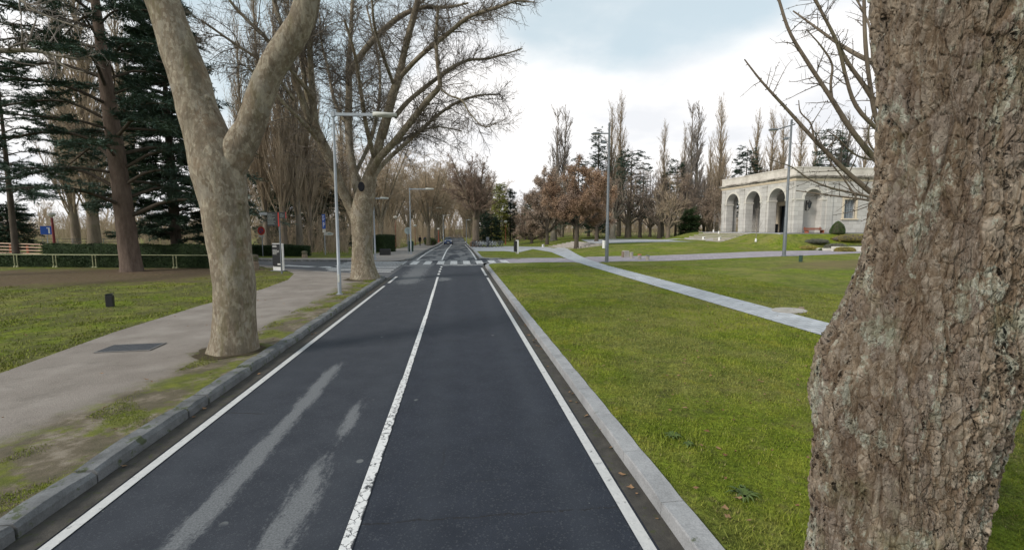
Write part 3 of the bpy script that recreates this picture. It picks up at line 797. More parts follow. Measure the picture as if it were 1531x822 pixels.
def skipl(x, y, r):
    sl = ((x+20)/11)**2+((y-26.6)/5.2)**2+.5*np.sin(x*1.9+np.sin(y*1.3))*np.sin(y*2.1)
    thin = np.sin(x*.9+np.sin(y*.7)*2)*np.sin(y*.8+np.sin(x*.5)*2)+.5*np.sin(x*3.1)*np.sin(y*2.7)
    bare = (sl < 1.0) | ((thin > -.15) & (r.random(len(x)) < .8))
    e = np.interp(y, [5, 8.5, 12, 16, 20, 23.5, 26.6, 29.3, 31.6], [-7.6, -7.8, -8.2, -8.25, -7.95, -8.15, -8.9, -10.3, -12.4]); return (x > e+.02) | bare
tag(blades('grass', 60000, (-22, -7.6), (5, 30), 7.0, .015, .035, 2, skipl), 'thin patchy lawn grass left of the pavement', 'grass')
# moss and weeds on the verge by the kerb
def skipv(x, y, r): return (np.sin(x*3.1+np.sin(y*1.9)*2)*np.sin(y*1.6) < .1+r.random(len(x))*.5)
tag(blades('verge_grass', 22000, (-4.9, -3.96), (2.5, 25), 9.0, .008, .022, 3, skipv), 'moss and short weeds on the verge along the left kerb', 'verge grass')
r = np.random.default_rng(5)
def leaves(name, xy, size, mat, seed):
    r = np.random.default_rng(seed); V = []; Fq = []
    for (x, y) in xy:
        z = (land(x, y)+.03) if (x > 2.03 or x < -3.95) else T(x, y)+.015
        a = r.uniform(0, 2*pi); s = size*r.uniform(.5, 1.25); n = 7; tl = r.normal(0, .35, 2)
        b = len(V); V.append((x, y, z+.003))
        for k in range(n):
            q = a+2*pi*k/n; rr = s*(.55+.45*((k % 2) == 0))*r.uniform(.8, 1.2)
            dx, dy = rr*cos(q), rr*sin(q)*.75
            V.append((x+dx, y+dy, z+abs(r.normal(0, .006))+dx*tl[0]*.5+dy*tl[1]*.5+.008))
        Fq += [(b, b+1+k, b+1+(k+1) % n) for k in range(n)]
    return npmesh(name, np.array(V), [np.array(Fq)], mat)
xy = [(r.uniform(2.2, 8), 2.2*(9/2.2)**r.random()) for _ in range(60)]+[(r.uniform(2.2, 13), r.uniform(8, 24)) for _ in range(70)]
xy += [(r.uniform(2.2, 12), 2.5*(14/2.5)**r.random()) for _ in range(110)]
xy = [q for q in xy if np.hypot(q[0]-HX, q[1]-HY) > HR]
xy += [(r.normal(3.9, .5), r.normal(7.0, .7)) for _ in range(10)]+[(r.normal(3.6, .6), r.normal(5.6, .5)) for _ in range(8)]
xy += [(r.uniform(1.64, 1.78), r.uniform(2.5, 20)) for _ in range(40)]+[(r.uniform(-14, -4), r.uniform(6, 20)) for _ in range(120)]+[(r.uniform(-24, -13), r.uniform(20, 31)) for _ in range(120)]+[(r.uniform(-3.68, -3.5), r.uniform(3.5, 22)) for _ in range(18)]
o = leaves('fallen_leaves', xy, .034, FALLEN, 9); tag(o, 'withered brown leaves scattered over lawn, gutter and pavement', 'fallen leaves', kind='stuff')
# weed rosette
def rosette(px, py, R, n, label):
    q = G(px, py); t = empty('weed', q, 0, label, 'weed')
    V = []; Fq = []; r = random.Random(px)
    for k in range(n):
        a = 2*pi*k/n+r.uniform(-.3, .3); L = R*r.uniform(.6, 1.1); w = .012; b = len(V)
        for i, (s, h) in enumerate([(0, .01), (.4, .05), (.75, .05), (1, .02)]):
            ww = w*(1, 1.3, .9, .1)[i]; V += [(cos(a)*L*s-sin(a)*ww, sin(a)*L*s+cos(a)*ww, h), (cos(a)*L*s+sin(a)*ww, sin(a)*L*s-cos(a)*ww, h)]
        Fq += [(b+2*i, b+2*i+2, b+2*i+3, b+2*i+1) for i in range(3)]
    npmesh('leaves', np.array(V), [np.array(Fq)], LEAF_SHRUB, t)
tag(blades('tufts', 9000, (2.05, 12), (1.5, 16), 5.0, .05, .085, 11, lambda x, y, r: skipr(x, y, r) | (np.sin(x*2.3+np.sin(y*1.7)*2)*np.sin(y*1.9+np.cos(x*1.1)*2) < .35)), 'taller darker grass clumps in the right lawn', 'grass')
rosette(1112, 742, .16, 16, 'spiky green weed rosette in the lawn nearest the big trunk')
rosette(1005, 655, .12, 12, 'small leafy weed in the right lawn beside the kerb')
rosette(1030, 668, .08, 9, 'tiny weed just right of the small leafy weed on the lawn')
def at(px, depth):
    v = P(px, 341, depth); return Vector((v.x, v.y, land(v.x, v.y)))
def zat(py, depth):     # world height seen at photo row py at this depth
    return P(765.5, py, depth).z
def RZ(a): return Matrix.Rotation(a, 4, 'Z')
# ============================================================ the arcaded pavilion
FZ = PLAT+.12+.05
BL = empty('pavilion', (BC.x, BC.y, FZ), atan2(BB.y, BB.x), 'pale grey stone pavilion with an arcaded porch and flat parapet roof', 'building'); BL.scale = (1, 1, .955)
Mside = Matrix(((0, 0, 1, 0), (1, 0, 0, 0), (0, 1, 0, 0), (0, 0, 0, 1)))      # profile (y,z) extruded along x
Mfront = Matrix(((1, 0, 0, 0), (0, 0, 1, 0), (0, 1, 0, 0), (0, 0, 0, 1)))     # profile (x,z) extruded along y
def arch_wall(L0, L1, H, arches, spring, n=20):
    poly = [(L0, 0), (L0, H), (L1, H), (L1, 0)]
    for a, b in sorted(arches, reverse=True):
        r_ = (b-a)/2; c = (a+b)/2
        poly += [(b, 0)]+[(c+r_*cos(pi*k/n), spring+r_*sin(pi*k/n)) for k in range(n+1)]+[(a, 0)]
    return poly
AR = [(1.37, 3.98), (5.42, 8.06), (9.45, 12.05)]; SPR = 3.62; WH = 5.72
mb = MB(); mb.prism(arch_wall(0, 13.2, WH, AR, SPR), 0, .9, Mside)
mb.prism(arch_wall(.9, 4.4, WH, [(1.55, 3.55)], SPR), 12.3, 13.2, Mfront)
mb.prism(arch_wall(.9, 5.2, WH, [(1.0, 3.05)], SPR), 0, .8, Mfront)
# wall with the window opening, further plain bays
def wallbox(x0, x1, z0, z1, y0=0.0, y1=.8): mb.box(((x0+x1)/2, (y0+y1)/2, (z0+z1)/2), (x1-x0, y1-y0, z1-z0))
wins = [(5.55, 6.85), (10.5, 11.8), (15.5, 16.8), (20.5, 21.8)]; x_ = 5.2
for a, b in wins:
    wallbox(x_, a, 0, WH); wallbox(a, b, 0, 1.55); wallbox(a, b, 3.55, WH); x_ = b
wallbox(x_, 25, 0, WH)
mb.build('wall', ASHLAR, BL)
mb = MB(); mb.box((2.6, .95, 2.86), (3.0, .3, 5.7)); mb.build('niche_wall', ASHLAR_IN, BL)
mb = MB()
mb.box((4.6, 3.3, 2.86), (.8, 4.4, 5.7)); mb.box((4.6, 10.2, 2.86), (.8, 4.2, 5.7)); mb.box((4.6, 6.8, 4.55), (.8, 2.6, 2.33))
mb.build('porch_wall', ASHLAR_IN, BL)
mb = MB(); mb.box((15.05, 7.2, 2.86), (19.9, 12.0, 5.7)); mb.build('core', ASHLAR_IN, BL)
mb = MB(); mb.box((12.0, 6.6, -.28), (28.6, 15.6, .5)); mb.build('floor_slab', PLAZA, BL)
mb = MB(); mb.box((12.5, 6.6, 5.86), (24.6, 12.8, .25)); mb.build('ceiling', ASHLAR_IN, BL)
# cornice as a moulded profile along both facades
def moulding(name, prof, mat):
    mb = MB(); n = len(prof); path = [(25.2, 0, 0, -1), (0, 0, -1, -1), (0, 13.2, -1, 1), (25.2, 13.2, 0, 1)]
    vs = []
    for (x, y, dx, dy) in path:
        for o_, z in prof: vs.append((x+dx*o_, y+dy*o_, z))
    fs = [(i*n+k, i*n+(k+1) % n, (i+1)*n+(k+1) % n, (i+1)*n+k) for i in range(3) for k in range(n)]
    fs += [tuple(range(n)), tuple(range(4*n-1, 3*n-1, -1))]
    mb.add(vs, fs); return mb.build(name, mat, BL)
moulding('architrave', [(-.1, 5.5), (.05, 5.5), (.05, 5.60), (.09, 5.62), (.09, 5.74), (-.1, 5.74)], CREAM)
moulding('cornice', [(-.2, 5.742), (.12, 5.742), (.14, 5.80), (.30, 5.90), (.32, 6.0), (.32, 6.06), (-.2, 6.10)], CORNICE)
moulding('parapet', [(-.35, 6.102), (.03, 6.102), (.03, 6.80), (.07, 6.82), (.07, 6.95), (-.35, 6.95)], PARAPET)
mb = MB(); mb.box((12.5, 6.6, 6.2), (24.3, 12.5, .5)); mb.build('roof', CONCRETE, BL)
# pilasters, plinths and imposts
def pilaster(y0, y1, side=True):
    mb = MB(); c = (y0+y1)/2; w = y1-y0
    if side:
        mb.box((-.045, c, 2.6), (.09, w*.52, 5.2)); mb.box((-.07, c, .22), (.15, w*.66, .46)); mb.box((-.075, c, 5.33), (.16, w*.62, .16)); mb.box((-.06, c, 5.20), (.13, w*.57, .08))
    else:
        mb.box((c, -.045, 2.6), (w*.52, .09, 5.2)); mb.box((c, -.07, .22), (w*.66, .15, .46)); mb.box((c, -.075, 5.33), (w*.62, .16, .16)); mb.box((c, -.06, 5.20), (w*.57, .13, .08))
    return mb.build('pilaster', ASHLAR, BL)
for y0, y1 in [(.0, 1.37), (3.98, 5.42), (8.06, 9.45), (12.05, 13.2)]: pilaster(y0, y1)
pilaster(3.2, 4.5, False); pilaster(8.2, 9.5, False); pilaster(13.2, 14.5, False)
def impost(y0, y1, x0=None):
    mb = MB(); mb.box((.45, (y0+y1)/2, SPR-.05), (1.06, y1-y0+.10, .13)); mb.box((.45, (y0+y1)/2, SPR-.15), (1.0, y1-y0+.05, .07)); return mb.build('impost', TRIM, BL)
for y0, y1 in [(.12, 1.37), (3.98, 5.42), (8.06, 9.45), (12.05, 13.1)]: impost(y0, y1)
for a, b in [(.12, 1.0), (3.05, 3.5)]:
    mb = MB(); mb.box(((a+b)/2, .38, SPR-.05), (b-a+.08, .9, .13)); mb.box(((a+b)/2, .38, SPR-.15), (b-a+.03, .84, .07)); mb.build('impost', TRIM, BL)
# arch rings
def ring(cy, r_, side=True):
    mb = MB(); n = 20; vs = []
    for k in range(n+1):
        a = pi*k/n
        for (q, o_) in ((r_-.01, -.0), (r_-.01, -.05), (r_+.22, -.05), (r_+.22, 0.0)):
            p_ = (o_, cy+q*cos(a), SPR+q*sin(a)) if side else (cy+q*cos(a), o_, SPR+q*sin(a)); vs.append(p_)
    mb.add(vs, [(i*4+k, i*4+(k+1) % 4, (i+1)*4+(k+1) % 4, (i+1)*4+k) for i in range(n) for k in range(4)]+[(0, 1, 2, 3), (n*4+3, n*4+2, n*4+1, n*4)])
    return mb.build('arch_ring', TRIM, BL)
for a, b in AR: ring((a+b)/2, (b-a)/2)
ring(2.025, 1.025, False)
# windows
for a, b in wins:
    mb = MB(); c = (a+b)/2; w = b-a
    mb.box((c, .05, 1.47), (w+.60, .36, .14)); mb.box((a-.1, .06, 2.56), (.2, .22, 2.02)); mb.box((b+.1, .06, 2.56), (.2, .22, 2.02)); mb.box((c, .055, 3.68), (w+.46, .26, .22))
    f = mb.build('window', CREAM, BL)
    mb = MB()
    for k in range(4): mb.box((a+w*(k+.5)/4, .25, 2.55), (.05, .05, 2.0))
    for k in range(5): mb.box((c, .25, 1.6+k*.475), (w, .045, .04))
    mb.build('glazing_bars', GALV, f)
    mb = MB(); mb.box((c, .32, 2.55), (w, .03, 2.0)); pn = NT('window_pane', .15, .5); pn.col((.20, .23, .26)); mb.build('pane', pn.m, f)
# door
mb = MB()
for yy in (5.62, 7.98): mb.box((4.14, yy, 1.75), (.22, .34, 3.5))
mb.box((4.14, 6.8, 3.42), (.22, 2.7, .36)); mb.box((4.10, 6.8, 3.66), (.34, 2.9, .12))
d = mb.build('door', CREAM, BL)
mb = MB(); mb.box((4.55, 6.8, 1.6), (.08, 2.1, 3.2)); mb.build('door_leaf', GLASS, d)
mb = MB(); [mb.box((4.50, yy, 1.6), (.06, .05, 3.2)) for yy in (5.8, 6.8, 7.8)]; mb.box((4.50, 6.8, 2.4), (.06, 2.0, .05)); mb.build('door_frame', BLACK, d)
def lantern(x, y, z, face, label):
    t = empty('wall_lantern', BL.matrix_basis @ Vector((0, 0, 0)), 0, label, 'lantern')
    base = Matrix.Translation(Vector((BC.x, BC.y, FZ))) @ RZ(atan2(BB.y, BB.x)) @ Vector((x, y, z))
    t.location = base; t.rotation_euler = (0, 0, atan2(BB.y, BB.x)+face)
    mb = MB(); mb.tube([(0, 0, -.5), (0, -.18, -.62), (0, -.42, -.52), (0, -.48, -.30)], .028, 6); mb.tube([(0, 0, .25), (0, -.3, .42), (0, -.48, .38)], .022, 6); mb.box((0, -.02, -.1), (.12, .05, 1.0)); mb.build('bracket', BLACK, t)
    mb = MB(); mb.lathe([(.10, -.32), (.20, .10), (.19, .12)], c=(0, -.48, 0), n=6); mb.build('pane', GLASS, t)
    mb = MB(); mb.lathe([(.26, .12), (.14, .28), (.05, .36), (.03, .48), (0.01, .5)], c=(0, -.48, 0), n=6); mb.lathe([(.03, -.42), (.12, -.36), (.12, -.32)], c=(0, -.48, 0), n=6)
    for k in range(6): a = 2*pi*k/6; mb.tube([(.105*cos(a), -.48+.105*sin(a), -.32), (.205*cos(a), -.48+.205*sin(a), .12)], .014, 4)
    mb.build('frame', BLACK, t)
lantern(1.9, .80, 2.9, 0, 'black wall lantern in the blind arch above the red bench')
lantern(4.2, 10.4, 2.9, -pi/2, 'black wall lantern inside the porch seen through the middle arch')
lantern(4.2, 3.7, 2.9, -pi/2, 'black wall lantern inside the porch nearest the dark doorway')
# bench in front of the niche
def bwp(x, y): 
    v = Matrix.Translation(Vector((BC.x, BC.y, 0))) @ RZ(atan2(BB.y, BB.x)) @ Vector((x, y, 0)); return v
RED_WOOD = simple('red_brown_wood', (.24, .085, .05), .7, .2)
t = empty('park_bench', (*bwp(1.75, -.75)[:2], FZ-.03), atan2(BB.y, BB.x), 'red brown wooden bench below the lantern niche of the pavilion', 'bench')
mb = MB(); [mb.box((0, -.2+k*.13, .43), (2.0, .11, .04)) for k in range(4)]; mb.build('seat', RED_WOOD, t)
t.scale = (1, 1, .72); mb = MB(); [mb.box((0, .27, .55+k*.13), (2.0, .03, .11)) for k in range(2)]; mb.build('backrest', RED_WOOD, t)
for s_ in (-1, 1):
    mb = MB(); mb.box((s_*.85, 0, .21), (.08, .5, .42)); mb.box((s_*.85, .3, .62), (.08, .04, .5)); mb.build('leg', RED_WOOD, t)
def bin_(name, loc, r_, h, mat, label, cat, flare=1.0, lidm=None):
    t = empty(name, loc, 0, label, cat)
    mb = MB(); mb.lathe([(r_*.9, 0), (r_*.92, .03), (r_*flare, h*.9), (r_*flare*1.04, h*.92), (r_*flare*1.04, h*.94), (r_*flare*.9, h*.94)], n=16); mb.build('body', mat, t, smooth='auto')
    mb = MB(); mb.lathe([(r_*flare*.9, h*.94), (r_*flare*.88, h), (0, h*1.02)], n=16); mb.build('rim', lidm or mat, t, smooth='auto'); return t
q = bwp(.55, 4.6); bin_('litter_bin', (q.x+.9, q.y, FZ-.03), .22, .95, BLACK, 'black litter bin inside the porch beside the doorway arch', 'bin')

# steps
def steps(name, origin, ax, dn, n, width, tread, rise, label):
    """origin: top edge start; ax runs along the steps, dn is downhill"""
    t = empty(name, origin, atan2(ax.y, ax.x), label, 'steps')
    s = 1 if Vector((-ax.y, ax.x)).dot(Vector((dn.x, dn.y))) > 0 else -1
    for k in range(n):
        mb = MB(); w = tread+.02; zt = -k*rise
        mb.box((width/2, s*(k+.5)*tread, zt-.35), (width+ (k % 2)*.004, w, .7)); mb.box((width/2, s*((k+1)*tread-.03), zt-.02), (width+.01, .10, .05)); mb.build('step', STEP, t)
    return t
STEP = stone('step_stone', (.36, .33, .30), .0, .22)
q = bwp(-2.3, 3.2); steps('stone_steps', (q.x, q.y, PLAT+.10), BA, -BB, 6, 9.0, .62, .16, 'long flight of grey stone steps climbing to the arcaded porch')
a0 = G(848, 373.5); b0 = G(818, 370.2); wv = (b0-a0); wd = wv.length; wv.normalize()
up_ = Vector((-wv.y, wv.x, 0)); up_ = up_ if up_.y > 0 else -up_
top0 = a0+up_*4.2
steps('stone_steps', (top0.x, top0.y, land(top0.x, top0.y)+.22), wv, -up_, 7, wd+1.5, .6, .115, 'broad low stone steps rising behind the brown leaved tree')

# ============================================================ street lamps
def clampx(v): return v
def lamp_arm(px, pyb, pyt, px_arm, px_head, label, name='street_lamp', mat=GALV, direc=1, r_=.062, group='grey street lamps along the left pavement'):
    b = G(px, pyb); D = dep(b); H = zat(pyt, D)-b.z; k = F/D
    arm = abs(px_arm-px)/k; hd = abs(px_head-px_arm)/k
    t = empty(name, b, -YAW*.5 if direc > 0 else pi+.1, label, 'street lamp', group)
    mb = MB(); mb.tube([(0, 0, -.1), (0, 0, 1.1), (0, 0, 1.12), (0, 0, H*.6), (0, 0, H+.12)], [r_*1.15, r_*1.15, r_, r_*.85, r_*.62], 12)
    mb.lathe([(r_*2.0, 0), (r_*2.0, .03), (r_*1.2, .05)], n=12); mb.build('pole', mat, t, smooth='auto')
    mb = MB(); mb.box((0, -r_*1.08, .62), (.07, .03, .30), ch=.004); mb.build('access_door', LAMP_HEAD, t)
    mb = MB(); mb.box((arm/2, 0, H+.02), (arm, .09, .10)); mb.box((0, 0, H+.02), (r_*2, r_*2, .18)); mb.build('arm', mat, t)
    mb = MB(); L = hd; z = H+.02
    prof = [(0, .07), (.12, .16), (.55, .19), (.9, .13), (1.0, .04)]
    vs = []
    for s_, w_ in prof:
        for (yy, zz_) in ((-w_, 0), (-w_*.9, .05), (-w_*.4, .11*(1-s_*.4)), (w_*.4, .11*(1-s_*.4)), (w_*.9, .05), (w_, 0), (w_*.8, -.05), (-w_*.8, -.05)):
            vs.append((arm+s_*L, yy, z+zz_))
    mb.add(vs, [(i*8+k, i*8+(k+1) % 8, (i+1)*8+(k+1) % 8, (i+1)*8+k) for i in range(4) for k in range(8)]+[tuple(range(8)), tuple(range(39, 31, -1))])
    hdn = mb.build('lamp_head', LAMP_HEAD, t, smooth='auto')
    mb = MB(); mb.box((arm+L*.5, 0, z-.056), (L*.7, .2, .02)); mb.build('glass', LAMP_GLASS, hdn)
    return t
lamp_arm(508, 440, 172, 565, 599, 'tall grey street lamp standing on the verge between the two nearest plane trees')
lamp_arm(561, 388, 297, 571, 583, 'short grey street lamp just behind the second plane tree trunk', r_=.07)
lamp_arm(614.5, 380, 283, 638, 650, 'grey street lamp beside the green bin past the crossing', r_=.07)
lamp_arm(641, 366, 311, 653, 661, 'distant grey lamp before the far left plane trunks', r_=.08)
lamp_arm(663, 362, 322, 669, 674, 'small far grey lamp arching over the road behind the car', r_=.08)
lamp_arm(697.5, 364, 329, 700, 704, 'small pale lamp on the right just beside the thick brown trunk', r_=.07)
def lamp_tall(px, pyb, pyt, arm_px, label, second):
    b = G(px, pyb); D = dep(b); H = zat(pyt, D)-b.z; k = F/D
    t = empty('street_lamp', b, pi-YAW, label, 'street lamp', 'tall dark grey park lamps right of the road')
    mb = MB(); lean = 0.0
    mb.tube([(0, 0, -.1), (0, 0, 2.9), (0, 0, 2.95), (0, 0, H)], [.13, .12, .10, .07], 14); mb.lathe([(.2, 0), (.2, .04), (.15, .06)], n=14); mb.build('pole', LAMP_DARK, t, smooth='auto')
    ar = arm_px/k
    mb = MB(); mb.tube([(-.25, 0, H-.05), (0, 0, H-.12), (ar*.6, 0, H-.30), (ar, 0, H-.42)] if second else [(0, 0, H-.45), (ar, 0, H-.45)], .045, 8); mb.build('arm', LAMP_DARK, t)
    zz_ = H-.42 if second else H-.45
    mb = MB(); mb.lathe([(.0, -.07), (.34, -.06), (.36, -.02), (.22, .06), (0, .09)], c=(ar+.3, 0, zz_), n=18, sq=.62); h_ = mb.build('lamp_head', LAMP_DARK, t, smooth='auto')
    mb = MB(); mb.lathe([(0, 0), (.24, 0), (.24, .02), (0, .02)], c=(ar+.3, 0, zz_-.095), n=16, sq=.6); mb.build('glass', LAMP_GLASS, h_)
    mb = MB(); z2 = H-1.15; mb.tube([(0, 0, z2+.15), (.25, 0, z2+.15)], .03, 6); mb.lathe([(0, -.05), (.2, -.04), (.2, .02), (.08, .12), (0, .13)], c=(.35, 0, z2+.05), n=14, sq=.8); mb.build('lamp_head', LAMP_DARK, t, smooth='auto')
    mb = MB(); mb.box((.0, 0, H+.14), (.10, .14, .30)); mb.tube([(-.3, 0, H-.02), (.05, .02, H+.12)], .02, 5); mb.build('sensor', LAMP_DARK, t)
    return t
lamp_tall(907, 392, 190, 13, 'tall dark lamp with a level arm standing by the violet path fork', False)
lamp_tall(1172, 383, 185, 20, 'tall dark lamp with a slanting arm in front of the pavilion corner', True)
def globe_lamp(px, pyb, pyt, label, mat=RED_POST, head=OFFWHITE, r_=.055, bpos=None):
    b = bpos or G(px, pyb); D = dep(b); H = zat(pyt, D)-b.z
    t = empty('lamp_post', b, 0, label, 'lamp post', 'red park lamp posts with round heads')
    mb = MB(); mb.tube([(0, 0, -.1), (0, 0, .6), (0, 0, .63), (0, 0, H-.45)], [r_*1.8, r_*1.6, r_, r_*.85], 10); mb.build('post', mat, t, smooth='auto')
    mb = MB(); mb.lathe([(.05, -.45), (.10, -.38), (.12, -.34), (.24, -.30), (.29, -.16), (.27, -.13)], c=(0, 0, H), n=16); hh = mb.build('globe', LAMP_GLASS, t, smooth='auto')
    mb = MB(); mb.lathe([(.31, -.16), (.30, -.10), (.18, -.02), (.03, .02), (0, .02)], c=(0, 0, H), n=16); mb.build('cap', head, hh, smooth='auto')
    return t
globe_lamp(372.5, 403, 290, 'dark red lamp post with grey domed head half hidden by the nearest plane tree', RED_POST, simple('aged_lamp_cap', (.16, .17, .13)), .075)
globe_lamp(592, 370, 323, 'red lamp post with pale globe on the bank left of the far pavement', RED_POST2)
globe_lamp(621, 367, 336, 'thin brown lamp post between the bin and the walking people', RED_POST2, r_=.045)
globe_lamp(756, 366.5, 330, 'rust red lamp post at the right end of the bicycle rack', RED_POST2)
globe_lamp(711.5, 364, 330, 'red lamp post behind the left end of the bicycle rack', RED_POST2)
globe_lamp(656, 362.5, 341, 'far red lamp post behind the blue car', RED_POST2, r_=.12)
globe_lamp(958.5, 355, 333, 'small lamp post with white globe among the right-hand trees', LAMP_DARK, WHITE, .04)
globe_lamp(83, 382, 318, 'thick dark red lamp post rising behind the long hedge at the left', RED_POST, r_=.11)

# ============================================================ signs
def rows(mb, x0, x1, z0, z1, n, y, seed, thick=.5):
    r = random.Random(seed); h = (z1-z0)/n
    for i in range(n):
        x = x0; zc = z1-(i+.5)*h; end = x0+(x1-x0)*r.uniform(.45, 1)
        while x < end:
            w = r.uniform(.02, .05)*(x1-x0)/.4; mb.box((x+w/2, y, zc), (w*.8, .006, h*thick)); x += w*(1.25 if r.random() < .25 else 1.0)
def panel(mb, c, size, M=None): mb.box(c, size, M=M)
q = G(416, 405)
t = empty('information_totem', q, -.42, 'black and white information totem on the grass corner by the side street', 'information sign')
mb = MB(); mb.box((-.02, -.03, .92), (.60, .06, 1.28)); pnl = mb.build('panel', BLACK_SIGN, t)
mb = MB(); rows(mb, -.27, .2, 1.38, 1.50, 2, -.064, 3, .6); rows(mb, -.27, .2, .95, 1.25, 7, -.064, 4, .4); mb.box((.14, -.064, .40), (.2, .006, .08)); mb.build('lettering', WHITE, pnl)
mb = MB(); mb.box((0, .06, .79), (.72, .11, 1.62)); mb.build('slab', WHITE, t)
mb = MB(); mb.box((0, .03, .01), (.85, .35, .05)); mb.build('base', LAMP_DARK, t)
q = G(421.5, 409)
t = empty('finger_post', q, -.1, 'dark direction post with black panels and a red edged arrow beside the totem', 'signpost'); D = dep(q); k = F/D; zt = zat(317, D)-q.z
mb = MB(); mb.tube([(0, 0, -.1), (0, 0, zt)], .045, 10); mb.build('post', LAMP_DARK, t)
mb = MB(); mb.box((-.33, -.06, zt-.38), (.56, .03, .74)); p1 = mb.build('panel', BLACK_SIGN, t); mb = MB(); rows(mb, -.58, -.16, zt-.68, zt-.08, 9, -.078, 8, .22); mb.build('lettering', GREY_SIGN, p1)
mb = MB(); mb.box((.15, -.04, zt-.17), (.46, .03, .32)); p1 = mb.build('panel', BLACK_SIGN, t); mb = MB(); rows(mb, .08, .30, zt-.28, zt-.08, 3, -.058, 18, .22); mb.build('lettering', GREY_SIGN, p1)
mb = MB(); mb.box((-.02, -.045, zt-.40), (.06, .035, .76)); mb.box((.385, -.04, zt-.17), (.02, .034, .34)); mb.build('red_edge', RED_SIGN, t)
mb = MB(); mb.prism([(-1.12, zt-.09), (-1.02, zt-.02), (-.62, zt-.02), (-.62, zt-.16), (-1.02, zt-.16)], .02, .05, Mfront); mb.build('arrow_panel', LAMP_DARK, t)
def glyph(ch_, size, mat, parent, loc, rot=(pi/2, 0, 0)):
    cu = bpy.data.curves.new('glyph', 'FONT'); cu.body = ch_; cu.size = size; cu.align_x = 'CENTER'; cu.align_y = 'CENTER'; cu.extrude = .004
    o = bpy.data.objects.new('lettering', cu); C.objects.link(o)
    dg = bpy.context.evaluated_depsgraph_get(); me = bpy.data.meshes.new_from_object(o.evaluated_get(dg)); bpy.data.objects.remove(o)
    me.materials.clear(); me.materials.append(mat); me.transform(Matrix.Translation(Vector(loc)) @ Matrix.Rotation(rot[0], 4, 'X'))
    o = bpy.data.objects.new('lettering', me); C.objects.link(o); o.parent = parent; return o
# no parking sign beyond the hedge
b = at(391, 41.9); D = dep(b); zc = zat(345, D)-b.z
t = empty('no_parking_sign', b, -.35, 'round red no parking sign on a grey pole above the side street hedge', 'road sign')
mb = MB(); mb.tube([(0, 0, -.1), (0, 0, zc+.35)], .035, 8); mb.build('pole', GALV, t)
mb = MB(); mb.lathe([(0, -.01), (.38, -.01), (.38, .01), (0, .01)], c=(0, 0, 0), n=32, M=Matrix.Translation((0, -.05, zc)) @ Matrix.Rotation(pi/2, 4, 'X')); dsc = mb.build('disc', RED_SIGN, t)
mb = MB(); mb.lathe([(0, -.004), (.20, -.004), (.20, .004), (0, .004)], n=32, M=Matrix.Translation((0, -.068, zc)) @ Matrix.Rotation(pi/2, 4, 'X')); mb.build('blue_centre', simple('faded_blue', (.06, .09, .20)), dsc)
mb = MB(); mb.box((0, 0, 0), (.50, .012, .11), M=Matrix.Translation((0, -.078, zc)) @ Matrix.Rotation(radians(45), 4, 'Y')); mb.build('slash', RED_SIGN, dsc)
mb = MB(); mb.box((0, -.05, zc-.50), (.62, .02, .16)); mb.build('plate', OFFWHITE, t)
# blue bus/parking signs
b = at(485, 45.5); D = dep(b)
t = empty('parking_sign', b, -.75, 'pole with two stacked blue signs and a P at the side street bend', 'road sign')
zt = zat(320, D)-b.z
mb = MB(); mb.tube([(0, 0, -.1), (0, 0, zt)], .035, 8); mb.build('pole', GALV, t)
mb = MB(); mb.box((0, -.045, zt-.36), (.5, .025, .68)); s1 = mb.build('upper_panel', BLUE_SIGN, t); mb = MB(); rows(mb, -.18, .2, zt-.62, zt-.12, 4, -.061, 5, .4); mb.build('lettering', WHITE, s1)
mb = MB(); mb.box((0, -.045, zt-1.06), (.5, .025, .68)); s1 = mb.build('lower_panel', BLUE_SIGN, t); glyph('P', .62, WHITE, s1, (0, -.062, zt-1.06))
mb = MB(); mb.box((0, -.045, zt-1.62), (.5, .025, .34)); mb.build('plate', OFFWHITE, t)
b = at(489, 43.5); D = dep(b); zt = zat(348, D)-b.z
t = empty('traffic_mirror', b, -.2, 'low white rounded sign beside the blue parking signs', 'sign')
mb = MB(); mb.tube([(-.28, 0, -.1), (-.28, 0, zt)], .03, 8); mb.build('pole', GALV, t)
mb = MB(); mb.prism([(-.35, zt-.2), (-.2, zt+.05), (.25, zt+.08), (.62, zt-.05), (.55, zt-.22), (.1, zt-.26)], -.05, -.02, Mfront); pl = mb.build('panel', OFFWHITE, t)
mb = MB(); mb.prism([(.05, zt-.16), (.1, zt-.02), (.4, zt-.02), (.45, zt-.14)], -.056, -.05, Mfront); mb.build('emblem', GREY_SIGN, pl)
# blue sign far left
b = at(69.5, 47); D = dep(b); zt = zat(338, D)-b.z; zb = zat(350.5, D)-b.z; w = 13.5/F*D
t = empty('cul_de_sac_sign', b, .45, 'square blue road sign with a white upright bar behind the hedge', 'road sign')
mb = MB(); mb.tube([(0, 0, -.1), (0, 0, zt-.05)], .035, 8); mb.build('pole', GALV, t)
mb = MB(); mb.box((0, -.05, (zt+zb)/2), (w, .02, zt-zb)); pl = mb.build('panel', BLUE_SIGN, t)
mb = MB(); zc = (zt+zb)/2; hh = (zt-zb); mb.box((w*.2, -.064, zc-.02), (w*.13, .006, hh*.72)); mb.box((w*.12, -.064, zc+hh*.27), (w*.2, .006, hh*.12)); mb.build('white_bar', WHITE, pl)
